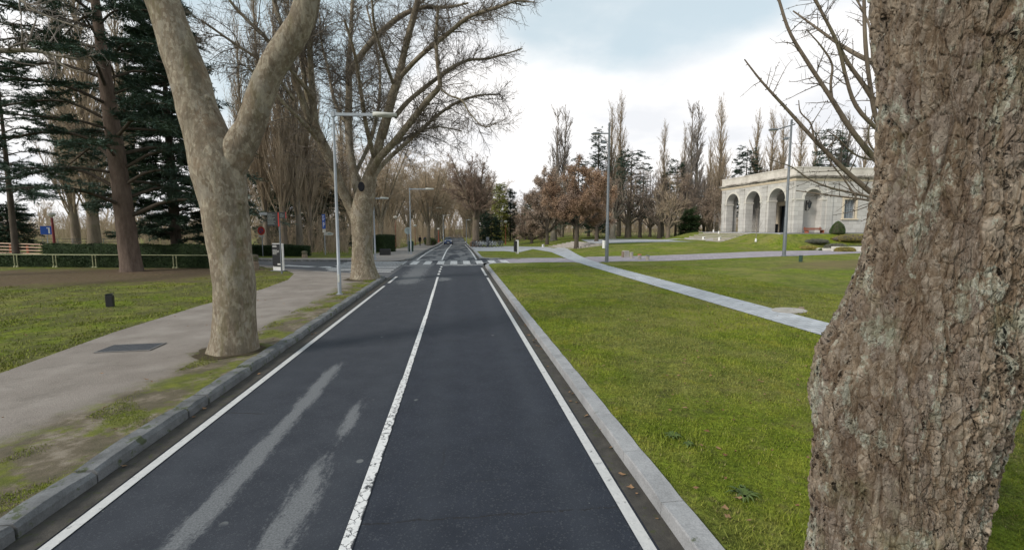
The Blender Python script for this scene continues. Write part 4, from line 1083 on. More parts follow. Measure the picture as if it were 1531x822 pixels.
# grey green sign back beside the bin
b = G(610.5, 379.5); D = dep(b); zt = zat(340, D)-b.z; zb = zat(350, D)-b.z
t = empty('road_sign', b, pi, 'pale green grey back of a road sign next to the street lamp past the crossing', 'road sign')
mb = MB(); mb.tube([(0, 0, -.1), (0, 0, zt-.05)], .03, 8); mb.build('pole', GALV, t); mb = MB(); mb.lathe([(0, -.012), (.34, -.012), (.34, .012), (0, .012)], n=24, M=Matrix.Translation((0, -.05, (zt+zb)/2)) @ Matrix.Rotation(pi/2, 4, 'X')); mb.build('disc', GREY_SIGN, t)
# white and black totem beside the island
q = G(772, 379); D = dep(q); H = zat(359, D)-q.z
t = empty('information_totem', q, .15, 'slim totem, black left face and white edge, on the small grass island', 'information sign')
mb = MB(); mb.box((-.10, 0, H*.55), (.20, .5, H*.8)); mb.build('panel', BLACK_SIGN, t); mb = MB(); mb.box((.09, 0, H*.5), (.16, .52, H)); mb.build('slab', WHITE, t)

# ============================================================ bins, bollards, stones
q = G(614, 376); bin_('litter_bin', q, .33, 1.15, GREEN_METAL, 'dark green litter bin behind the street lamp past the crossing', 'bin')
q = G(903.5, 371); t = empty('fountain', q, .2, 'narrow white post with a black cap half hidden behind the tall lamp', 'drinking fountain')
mb = MB(); mb.box((0, 0, .40), (.34, .3, .80), ch=.03); mb.build('body', WHITE, t); mb = MB(); mb.lathe([(.12, .8), (.18, .86), (.16, .98), (0, 1.0)], n=12); mb.build('cap', BLACK, t)
def bollard_light(px, pyb, h, w, mat, label, seed=0):
    q = G(px, pyb); t = empty('bollard_light', q, .25+seed, label, 'bollard light')
    mb = MB(); mb.box((0, 0, h*.42), (w, w*.8, h*.84), ch=.008); mb.build('body', mat, t)
    mb = MB(); mb.box((0, 0, h*.885), (w*.86, w*.66, h*.09)); mb.build('lens', GLASS, t)
    mb = MB(); mb.prism([(-w*.55, h*.93), (-w*.55, h*.96), (w*.55, h*1.02), (w*.55, h*.97)], -w*.45, w*.45, Mfront); mb.build('hood', mat, t)
bollard_light(165, 458, .42, .19, BLACK, 'small black bollard light alone on the left lawn')
bollard_light(1197, 391.5, .42, .22, GREEN_METAL, 'small dark green bollard light on the right lawn below the violet path', .4)
def rough_post(px, pyb, wpx, pyt, label, depth=None, cap=True):
    q = G(px, pyb) if depth is None else at(px, depth); D = dep(q); H = zat(pyt, D)-q.z; w = wpx/F*D
    t = empty('stone_post', q, .3, label, 'stone post')
    mb = MB(); r = random.Random(int(px)); 
    def rg(z, s): return [(r.uniform(.92, 1.08)*w/2*s, z)]
    mb.lathe([(w*.52, -.05), (w*.55, H*.08), (w*.50, H*.3), (w*.47, H*.5), (w*.44, H*.54)], n=9, sq=.85); mb.build('shaft', ROCK, t)
    mb = MB(); mb.lathe([(w*.40, H*.54), (w*.50, H*.60), (w*.52, H*.86), (w*.42, H*.97), (0, H)], n=9, sq=.85); mb.build('cap', stone('mossy_stone', (.13, .115, .085), .8, .3, 5, .8), t)
rough_post(381, 402.5, 11.5, 380, 'weathered sandstone post on the grass edge left of the black totem')
rough_post(466.5-11, 385.5, 8, 375, 'small weathered stone post across the side street by the hedge end')
q = G(935, 384.5); t = empty('stone_block', q, .15, 'square pale concrete block at the edge of the violet path', 'stone block')
mb = MB(); mb.box((.03, 0, .27), (.48, .4, .56), ch=.02); mb.build('block', CONCRETE, t); mb = MB(); mb.box((-.24, .02, .25), (.06, .38, .5)); mb.build('side_panel', ROCK, t)
def short_post(px, pyb, h, mat, label, topm=None):
    q = G(px, pyb); t = empty('bollard', q, 0, label, 'bollard', 'short posts across the violet path')
    mb = MB(); mb.lathe([(.14, -.03), (.14, h*.85), (.13, h*.87)], n=12); mb.build('shaft', mat, t); mb = MB(); mb.lathe([(.13, h*.87), (.16, h*.9), (.16, h*.98), (0, h*1.02)], n=12); mb.build('top', topm or mat, t)
short_post(944, 386, .50, CONCRETE, 'short concrete bollard right beside the square pale block')
short_post(956, 388, .42, CONCRETE, 'short concrete bollard with an orange top on the violet path', simple('orange_paint', (.55, .16, .05)))
short_post(968, 389.5, .42, CONCRETE, 'short concrete bollard with a dark top, rightmost on the violet path', LAMP_DARK)
q = G(576, 381.5); t = empty('planter_box', q, 0, 'low black box at the foot of the clipped dark bush', 'planter'); D = dep(q)
mb = MB(); mb.box((0, 0, .28), (.95, .5, .56), ch=.03); mb.build('body', BLACK, t); mb = MB(); mb.box((0, 0, .575), (.85, .42, .02)); mb.build('soil', CLOTH_BLACK, t)
for px, py, lab in [(1052, 358.4, 'small white light block at the foot of the porch steps, left one'), (1076, 359.2, 'small white light block at the foot of the porch steps, right one'), (812, 369.4, 'small white block at the left foot of the broad steps')]:
    q = G(px, py); t = empty('light_block', q, .2, lab, 'ground light'); mb = MB(); mb.box((0, 0, .16), (.26, .26, .36), ch=.03); mb.build('body', WHITE, t)
    mb = MB(); mb.box((0, -.125, .22), (.16, .02, .10)); mb.build('lens', GLASS, t)

# ============================================================ fences
def front_line(x): return 31.35+(-15.7-x)*.19     # front of the long hedge
t = empty('rail_fence', (-22, front_line(-22)-.35, land(-22, 32)), 0, 'thin pale green rail fence on posts in front of the long hedge', 'fence')
def loc_(x, y, z): return (x+22, y-(front_line(-22)-.35), z-land(-22, 32))
for k in range(9):
    x0 = -36+k*2.65; x1 = x0+2.45; mb = MB(); y0, y1 = front_line(x0)-.35, front_line(x1)-.35
    mb.tube([loc_(x0-.1, y0, land(x0, y0)+.80), loc_(x1+.1, y1, land(x1, y1)+.80)], .028, 6); mb.build('rail', RAIL_GREEN, t)
    for x, y in ((x0, y0), (x1, y1)):
        mb = MB(); mb.tube([loc_(x, y, land(x, y)-.05), loc_(x, y, land(x, y)+.80)], .03, 6); mb.lathe([(.08, 0), (.07, .07), (0, .09)], c=loc_(x, y, land(x, y)), n=8); mb.build('post', RAIL_GREEN, t)
p0 = at(-60, 42); p1 = at(64, 39.5)
t = empty('wooden_fence', p0, 0, 'orange post and faded plank fence beyond the hedge at the far left', 'fence')
dv = p1-p0; n = 5
for k in range(n+1):
    q = p0+dv*(k/n); hz = 1.02*(1-.35*k/n)
    mb = MB(); mb.box(((q-p0).x, (q-p0).y, land(q.x, q.y)-p0.z+hz/2+.1), (.13, .13, hz+.3), rz=.3, ch=.01); mb.build('post', ORANGE_WOOD, t)
for j in range(4):
    mb = MB(); a = .38+j*.30; e0 = a; e1 = a*.86
    mb.tube([(0, -.09, e0), (dv.x, dv.y-.09, land(p1.x, p1.y)-p0.z+e1)], .045, 4); mb.build('rail', PINK_WOOD, t)
# thin dark rail across the meadow
t = empty('rail_fence', at(60, 62), 0, 'thin dark wire fence across the meadow behind the blue sign', 'fence'); a = at(40, 62); b = at(200, 60); o_ = t.location
for k in range(2):
    mb = MB(); mb.tube([a-o_+Vector((0, 0, 1.0+.35*k)), b-o_+Vector((0, 0, 1.0+.35*k))], .03, 4); mb.build('wire', BLACK, t)
for k in range(8):
    q = a+(b-a)*(k/7); mb = MB(); mb.tube([q-o_-Vector((0, 0, .1)), q-o_+Vector((0, 0, 1.4))], .035, 5); mb.build('post', LAMP_DARK, t)

# ============================================================ the car
b = G(672, 365.2, T)
b.x = -2.05
t = empty('car', (b.x, b.y, T(b.x, b.y)), 0, 'dark blue hatchback with lit pale headlights driving towards the camera', 'car')
# body sections from nose (y negative, towards the camera) to tail
def loft(mb, secs):
    n = len(secs[0]); vs = [p for s_ in secs for p in s_]
    fs = [(i*n+k, i*n+(k+1) % n, (i+1)*n+(k+1) % n, (i+1)*n+k) for i in range(len(secs)-1) for k in range(n)]
    fs += [tuple(range(n-1, -1, -1)), tuple(range((len(secs)-1)*n, len(secs)*n))]; mb.add(vs, fs)
def sec(y, hw, zb, zs, zt, tw):
    pts = [(-hw*.92, zb), (-hw, zb+.15), (-hw, zs-.1), (-hw*.97, zs), (-tw, zt-.06), (-tw*.8, zt), (tw*.8, zt), (tw, zt-.06), (hw*.97, zs), (hw, zs-.1), (hw, zb+.15), (hw*.92, zb)]
    return [(x, y, z) for x, z in pts]
mb = MB(); loft(mb, [sec(-2.1, .70, .30, .62, .68, .55), sec(-2.02, .84, .22, .72, .80, .62), sec(-1.5, .90, .20, .90, .98, .72), sec(-1.0, .91, .20, .96, 1.06, .76),
                     sec(-.2, .91, .2, .98, 1.52, .58), sec(.5, .91, .2, .98, 1.56, .60), sec(1.5, .90, .22, .98, 1.50, .56), sec(1.95, .86, .3, .98, 1.10, .66), sec(2.1, .8, .34, .8, .88, .6)])
body = mb.build('body', CAR_BLUE, t, smooth='auto')
mb = MB(); mb.add([(-.74, -1.0, 1.085), (.74, -1.0, 1.085), (.58, -.24, 1.50), (-.58, -.24, 1.50), (-.74, -.96, 1.06), (.74, -.96, 1.06), (.58, -.2, 1.47), (-.58, -.2, 1.47)], [(0, 1, 2, 3), (4, 7, 6, 5), (0, 4, 5, 1), (1, 5, 6, 2), (2, 6, 7, 3), (3, 7, 4, 0)]); mb.build('windscreen', GLASS, t)
for s_ in (-1, 1):
    mb = MB(); mb.add([(s_*.90, -.75, 1.0), (s_*.90, 1.5, 1.0), (s_*.66, 1.35, 1.44), (s_*.66, -.1, 1.46), (s_*.86, -.75, 1.0), (s_*.86, 1.5, 1.0), (s_*.62, 1.35, 1.44), (s_*.62, -.1, 1.46)], [(0, 1, 2, 3), (4, 7, 6, 5), (0, 4, 5, 1), (1, 5, 6, 2), (2, 6, 7, 3), (3, 7, 4, 0)]); mb.build('side_window', GLASS, t)
    mb = MB(); mb.lathe([(0, -.04), (.17, -.03), (.17, .03), (0, .04)], n=14, sq=.6, M=Matrix.Translation((s_*.62, -2.02, .74)) @ Matrix.Rotation(pi/2, 4, 'X')); mb.build('headlight', WHITE, t)
    mb = MB(); mb.box((s_*1.0, -.62, 1.05), (.2, .10, .13), ch=.03); mb.build('mirror', CAR_BLUE, t)
    for yy in (-1.35, 1.35):
        mb = MB(); mb.lathe([(.20, -.1), (.31, -.1), (.33, -.06), (.33, .06), (.31, .1), (.2, .1)], n=20, M=Matrix.Translation((s_*.82, yy, .33)) @ Matrix.Rotation(pi/2, 4, 'Y')); wl = mb.build('wheel', RUBBER, t)
        mb = MB(); mb.lathe([(0, -.108), (.2, -.106), (.2, .106), (0, .108)], n=16, M=Matrix.Translation((s_*.82, yy, .33)) @ Matrix.Rotation(pi/2, 4, 'Y')); mb.build('rim', CHROME, wl)
mb = MB(); mb.box((0, -2.10, .60), (.8, .06, .16)); mb.build('grille', BLACK, t)
mb = MB(); mb.box((0, -2.115, .42), (.52, .03, .11)); mb.build('number_plate', WHITE, t)

# ============================================================ bicycles
def make_bike(loc, rz, label, fm):
    t = empty('bicycle', loc, rz, label, 'bicycle', 'rental bicycles in the rack by the far plaza')
    for s_ in (-.53, .53):
        mb = MB(); n = 20
        mb.tube([(s_+.33*cos(2*pi*k/n), 0, .35+.33*sin(2*pi*k/n)) for k in range(n+1)], .028, 6, False); w = mb.build('wheel', RUBBER, t)
        mb = MB(); [mb.tube([(s_, 0, .35), (s_+.32*cos(2*pi*k/8), 0, .35+.32*sin(2*pi*k/8))], .007, 3) for k in range(8)]; mb.build('spokes', CHROME, w)
        mb = MB(); n = 8; mb.tube([(s_+.37*cos(pi*.15+pi*.8*k/n), 0, .35+.37*sin(pi*.15+pi*.8*k/n)) for k in range(n+1)], .03, 4); mb.build('mudguard', fm, t)
    mb = MB(); mb.tube([(-.53, 0, .35), (-.05, 0, .30), (-.18, 0, .78), (-.53, 0, .35)], .028, 6); mb.tube([(-.05, 0, .30), (.2, 0, .5), (.40, 0, .85)], .04, 6); mb.tube([(.53, 0, .35), (.40, 0, .85), (.38, 0, .98)], .026, 6); mb.tube([(-.16, 0, .6), (.1, 0, .55), (.40, 0, .80)], .026, 6); mb.build('frame', fm, t)
    mb = MB(); mb.tube([(.25, -.28, 1.05), (.38, -.15, 1.02), (.38, .15, 1.02), (.25, .28, 1.05)], .018, 6); mb.build('handlebar', BLACK, t)
    mb = MB(); mb.prism([(-.33, -.09), (-.33, .09), (-.12, .05), (-.02, .02), (-.02, -.02), (-.12, -.05)], .92, .98); mb.tube([(-.18, 0, .75), (-.19, 0, .93)], .018, 6); mb.build('saddle', BLACK, t)
    return t
FRA = simple('pale_frame_paint', (.42, .45, .47), .4, .5)
FRB = simple('dark_frame_paint', (.05, .06, .07), .4, .5)
bk = None
spots_ = [(709, 'leftmost bicycle of the rack, beside the thick trunk'), (714, 'second bicycle from the left in the rack'), (719, 'third bicycle from the left in the rack'), (724, 'fourth bicycle from the left in the rack, mid row'),
          (729.5, 'fifth bicycle from the left, by the dark totem in the rack'), (734, 'sixth bicycle from the left in the rack'), (738.5, 'seventh bicycle, last before the gap in the rack'), (747.5, 'bicycle standing alone at the right end of the rack')]
bd = make_bike(at(709, 69.5), 2.0, spots_[0][1], FRB); bl = make_bike(at(714, 69.5), 2.05, spots_[1][1], FRA)
for i, (px, lab) in enumerate(spots_[2:]): dup(bd if i in (2, 5) else bl, at(px, 69.5), 2.0+.08*((i*37) % 5-2), lab)
t = empty('bicycle_rack', at(728, 69.9), 0, 'low dark rack holding the row of bicycles', 'bicycle rack'); a = at(706, 70.3)-t.location; b = at(752, 70.3)-t.location
mb = MB(); mb.tube([a+Vector((0, 0, .8)), b+Vector((0, 0, .8))], .05, 6); mb.build('rail', LAMP_DARK, t)
for k in range(9):
    q = a+(b-a)*(k/8); mb = MB(); mb.tube([q-Vector((0, 0, .05)), q+Vector((0, 0, .8))], .05, 6); mb.build('post', LAMP_DARK, t)
mb = MB(); q = a+(b-a)*.5; mb.box((q.x, q.y, .75), (.45, .2, 1.5)); mb.build('terminal', LAMP_DARK, t)

# ============================================================ people
def person(px, pyb, H, face, stride, label, top=CLOTH_BLACK, D=None):
    q = G(px, pyb) if D is None else at(px, D)
    t = empty('person', q, face, label, 'person')
    k = H/1.72
    J = {'pel': (0, 0, .95), 'wa': (0, 0, 1.08), 'ch': (0, .02, 1.30), 'nk': (0, 0, 1.46), 'hd': (0, -.02, 1.56), 'tp': (0, -.02, 1.68),
         'hl': (.09, 0, .90), 'kl': (.10, -.12*stride, .50), 'al': (.10, .10*stride, .09), 'tl': (.10, -.05*stride-.02, .03),
         'hr': (-.09, 0, .90), 'kr': (-.10, -.05*stride, .50), 'ar': (-.10, -.28*stride, .09), 'tr': (-.10, -.42*stride-.04, .04),
         'sl': (.17, 0, 1.40), 'el': (.25, .10*stride, 1.13), 'wl': (.24, -.05, .90), 'ml': (.24, -.09, .80), 'sr': (-.17, 0, 1.40), 'er': (-.25, -.06*stride, 1.13), 'wr': (-.24, -.18*stride, .92), 'mr': (-.24, -.2*stride, .82)}
    Rr = {'pel': .15, 'wa': .13, 'ch': .155, 'nk': .06, 'hd': .095, 'tp': .075, 'hl': .10, 'kl': .062, 'al': .042, 'tl': .035, 'hr': .10, 'kr': .062, 'ar': .042, 'tr': .035, 'sl': .07, 'el': .05, 'wl': .034, 'ml': .03, 'sr': .07, 'er': .05, 'wr': .034, 'mr': .03}
    E = [('pel', 'wa'), ('wa', 'ch'), ('ch', 'nk'), ('nk', 'hd'), ('hd', 'tp'), ('pel', 'hl'), ('hl', 'kl'), ('kl', 'al'), ('al', 'tl'), ('pel', 'hr'), ('hr', 'kr'), ('kr', 'ar'), ('ar', 'tr'), ('ch', 'sl'), ('sl', 'el'), ('el', 'wl'), ('wl', 'ml'), ('ch', 'sr'), ('sr', 'er'), ('er', 'wr'), ('wr', 'mr')]
    names = list(J); me = bpy.data.meshes.new('body'); me.from_pydata([tuple(c*k for c in J[n_]) for n_ in names], [(names.index(a), names.index(b)) for a, b in E], [])
    o = bpy.data.objects.new('body', me); C.objects.link(o); o.parent = t
    o.modifiers.new('skin', 'SKIN')
    if not me.skin_vertices: 
        me.skin_vertices.new() if hasattr(me.skin_vertices, 'new') else None
    for i, n_ in enumerate(names):
        sv = me.skin_vertices[0].data[i]; sv.radius = (Rr[n_]*k, Rr[n_]*k*(.72 if n_ in ('pel', 'wa', 'ch') else 1)); sv.use_root = (n_ == 'pel')
    s_ = o.modifiers.new('sub', 'SUBSURF'); s_.levels = s_.render_levels = 1
    dg = bpy.context.evaluated_depsgraph_get(); em = bpy.data.meshes.new_from_object(o.evaluated_get(dg)); o.modifiers.clear(); o.data = em; em.name = 'body'
    em.materials.clear(); em.materials.append(top); em.materials.append(SKIN)
    for f_ in em.polygons:
        c = f_.center
        if (c.z > 1.50*k and c.y < -.03*k and c.z < 1.64*k) or (c.z < .86*k and c.z > .76*k and abs(c.x) > .2*k): f_.material_index = 1
        f_.use_smooth = True
    mb = MB(); mb.lathe([(.085*k, 1.60*k), (.10*k, 1.64*k), (.09*k, 1.70*k), (.05*k, 1.745*k), (0, 1.75*k)], c=(0, .01, 0), n=12); mb.build('hair', CLOTH_BLACK, t, smooth=True)
    mb = MB(); mb.lathe([(.17*k, .86*k), (.175*k, 1.0*k), (.165*k, 1.2*k), (.19*k, 1.36*k), (.12*k, 1.46*k), (.07*k, 1.5*k)], n=14, sq=.7); mb.build('coat', top, t, smooth=True)
    return t
person(628, 367.6, 1.74, .3, 1, 'person in a long black coat walking on the far left pavement')
person(635.5, 366.2, 1.68, .2, -.8, 'person in dark clothes walking just behind the one in the black coat', CLOTH_NAVY)
person(640, 365, 1.66, 0, .6, 'farthest dark clothed person beside the left plane trunk', CLOTH_NAVY)
person(662.5, 361.5, 1.7, 0, .9, 'person in black walking by the kerb left of the car')
# ============================================================ trees
def unit(a): return a/(np.linalg.norm(a, axis=-1, keepdims=True)+1e-12)
def tubes(Pt, Rd, sides, ph=0.0):
    """Pt (N,K,3), Rd (N,K) -> verts, quads"""
    N, K, _ = Pt.shape
    Tn = np.empty_like(Pt); Tn[:, 1:-1] = Pt[:, 2:]-Pt[:, :-2]; Tn[:, 0] = Pt[:, 1]-Pt[:, 0]; Tn[:, -1] = Pt[:, -1]-Pt[:, -2]
    Tn = unit(Tn); ref = np.array([.37, .61, .13]); ref = np.where(np.abs(Tn[:, :1, 2:3]) > .8, ref, np.array([.1, .2, .97]))
    a = unit(np.cross(Tn, np.broadcast_to(ref, Tn.shape))); b = np.cross(Tn, a)
    q = 2*pi*np.arange(sides)/sides+ph
    V = Pt[:, :, None, :]+Rd[:, :, None, None]*(a[:, :, None, :]*np.cos(q)[None, None, :, None]+b[:, :, None, :]*np.sin(q)[None, None, :, None])
    idx = np.arange(N*K*sides).reshape(N, K, sides)
    f = np.stack([idx[:, :-1], np.roll(idx, -1, 2)[:, :-1], np.roll(idx, -1, 2)[:, 1:], idx[:, 1:]], -1).reshape(-1, 4)
    return V.reshape(-1, 3), f
class Geo:
    def __init__(s): s.V = []; s.Q = []; s.T3 = []; s.n = 0
    def addt(s, Pt, Rd, sides, ph=0.0):
        if len(Pt) == 0: return
        V, f = tubes(Pt, Rd, sides, ph); s.V.append(V); s.Q.append(f+s.n); s.n += len(V)
    def tri(s, V):      # (N,3,3)
        if len(V) == 0: return
        s.V.append(V.reshape(-1, 3)); s.T3.append(np.arange(len(V)*3).reshape(-1, 3)+s.n); s.n += len(V)*3
    def quad(s, V):
        s.V.append(V.reshape(-1, 3)); s.Q.append(np.arange(len(V)*4).reshape(-1, 4)+s.n); s.n += len(V)*4
    def build(s, name, mat, parent, smooth=True):
        fs = []
        if s.Q: fs.append(np.concatenate(s.Q))
        if s.T3: fs.append(np.concatenate(s.T3))
        return npmesh(name, np.concatenate(s.V), fs, mat, parent, smooth)
def resample(pts, rad, K=14):
    pts = np.array(pts, float); rad = np.array(rad, float); n = len(pts)
    d = np.concatenate([[0], np.cumsum(np.linalg.norm(np.diff(pts, axis=0), axis=1))]); u = np.linspace(0, d[-1], K)
    out = np.zeros((K, 3))
    m = np.zeros_like(pts); 
    for i in range(n):
        a, b = max(i-1, 0), min(i+1, n-1); m[i] = (pts[b]-pts[a])/(d[b]-d[a])
    for j, x in enumerate(u):
        i = min(max(np.searchsorted(d, x)-1, 0), n-2); h = d[i+1]-d[i]; t = (x-d[i])/h
        out[j] = (2*t**3-3*t**2+1)*pts[i]+(t**3-2*t*t+t)*h*m[i]+(-2*t**3+3*t*t)*pts[i+1]+(t**3-t*t)*h*m[i+1]
    return out, np.interp(u, d, rad)
def group_limbs(limbs, K=14):
    a = [resample(p, r_, K) for p, r_ in limbs]
    return np.array([x[0] for x in a]), np.array([x[1] for x in a])
def seglen(Pt): return np.linalg.norm(np.diff(Pt, axis=1), axis=2).sum(1)
def spawn(r, par, n, t0=.15, t1=1.0, L=(.3, .6), ang=(30, 60), rr=.6, K=5, wig=.12, up=0.0, end=.35, flat=False, taperL=.5, absL=None, rmin=.003, outward=None, rcap=None, tpow=1.0):
    Pp, Rp = par; N, KK, _ = Pp.shape; ln = seglen(Pp)
    i = r.choice(N, n, p=ln/ln.sum()); t = t0+(t1-t0)*r.random(n)**tpow
    x = t*(KK-1); k = np.minimum(x.astype(int), KK-2); fr = (x-k)[:, None]
    p0 = Pp[i, k]*(1-fr)+Pp[i, k+1]*fr; tan_ = unit(Pp[i, k+1]-Pp[i, k]); rad = Rp[i, k]*(1-fr[:, 0])+Rp[i, k+1]*fr[:, 0]
    if flat:
        sgn = r.choice([-1, 1], n); side = unit(np.cross(tan_, [0, 0, 1.0]))*sgn[:, None]+np.stack([np.zeros(n)]*2+[r.normal(0, .12, n)], 1)
    else:
        side = unit(np.cross(tan_, unit(r.normal(size=(n, 3)))))
        if outward is not None: side = unit(side+outward*np.array([0, 0, 1.0]))
    a = np.radians(r.uniform(*ang, n))[:, None]
    d = unit(tan_*np.cos(a)+unit(side)*np.sin(a))
    if absL: Ln = r.uniform(*absL, n)*(1-taperL*t)
    else: Ln = ln[i]*r.uniform(*L, n)*(1-taperL*t)
    r0 = np.maximum(np.minimum(rad*.85, np.minimum(rad*rr*r.uniform(.7, 1.15, n), rcap if rcap else 9)), rmin)
    pts = np.zeros((n, K, 3)); pts[:, 0] = p0; st = (Ln/(K-1))[:, None]
    bend = unit(r.normal(size=(n, 3)))*wig
    for j in range(1, K):
        d = unit(d+bend*.4+r.normal(0, wig, (n, 3))+np.array([0, 0, up])); pts[:, j] = pts[:, j-1]+d*st
    R_ = r0[:, None]*np.linspace(1, end, K)[None]; R_ = np.maximum(R_, rmin*.8)
    return pts, R_
def along(r, par, n, t0=0.0, t1=1.0):
    Pp, Rp = par; N, KK, _ = Pp.shape; ln = seglen(Pp); i = r.choice(N, n, p=ln/ln.sum()); t = t0+(t1-t0)*r.random(n)
    x = t*(KK-1); k = np.minimum(x.astype(int), KK-2); fr = (x-k)[:, None]
    return Pp[i, k]*(1-fr)+Pp[i, k+1]*fr, unit(Pp[i, k+1]-Pp[i, k])
def leafs(r, c, size, jit, flatness=0.0, asp=.6):
    n = len(c); c = c+r.normal(0, jit, (n, 3)); u = unit(r.normal(size=(n, 3))*np.array([1, 1, 1-flatness])); w = unit(np.cross(u, r.normal(size=(n, 3))*np.array([1-flatness*.8, 1-flatness*.8, 1])))
    s = (size*r.uniform(.5, 1.3, n))[:, None]
    return np.stack([c-u*s, c+w*s*asp*.6, c+u*s, c-w*s*asp*.6], 1)
def sprays(r, c, tan_, L, w, spread=.7, zj=.25, up=0.0):
    n = len(c); d = unit(tan_+r.normal(0, spread, (n, 3))*np.array([1, 1, zj])+np.array([0, 0, up])); s = unit(np.cross(d, np.array([0, 0, 1.0])+r.normal(0, .35, (n, 3))))
    l = (L*r.uniform(.6, 1.3, n))[:, None]
    return np.stack([c-s*w*.5, c+s*w*.5, c+d*l], 1)
def vnoise(p, seed=0):
    """cheap smooth pseudo noise on (N,3)"""
    r = np.random.default_rng(seed); o = np.zeros(len(p))
    for k in range(7):
        f = r.normal(size=3)*(1.7**(k*.55)); o += np.sin(p@f+r.uniform(0, 6.28))/(1.5**(k*.55))
    return o/2.5
def thick(geo, pts, rad, sides=36, K=60, amp=.04, scale=4, seed=0, flare=None, lobes=None, caps=True):
    """a trunk or thick limb with an uneven surface"""
    p, q = resample(pts, rad, K); P3 = p[None]; 
    R_ = q.copy(); h = p[:, 2]-p[0, 2]
    if flare: R_ = R_*(1+flare[0]*np.exp(-np.maximum(h, 0)/flare[1]))
    V, f = tubes(P3, R_[None], sides); V = V.reshape(K, sides, 3); c = p[:, None]; d = V-c
    nz = vnoise(V.reshape(-1, 3)*scale, seed).reshape(K, sides)*amp+vnoise(V.reshape(-1, 3)*scale*3.3, seed+1).reshape(K, sides)*amp*.35
    m = 1+nz
    if lobes:
        th = 2*pi*np.arange(sides)/sides; m = m+lobes[0]*np.exp(-np.maximum(h, 0)/lobes[1])[:, None]*np.cos(th*lobes[2]+seed)[None]
    V = (c+d*m[:, :, None]).reshape(-1, 3)
    geo.V.append(V); geo.Q.append(f+geo.n); geo.n += len(V)
def pl(lst, D, jit=None):
    """photo points at camera distance D (optionally drifting in depth) -> world"""
    out = []
    for i, q in enumerate(lst):
        d = D+(q[2] if len(q) > 2 else 0)
        out.append(np.array(P(q[0], q[1], d)))
    return out
def rel(limbs, o): o = np.array(o); return [([p-o for p in ps], rs) for ps, rs in limbs]

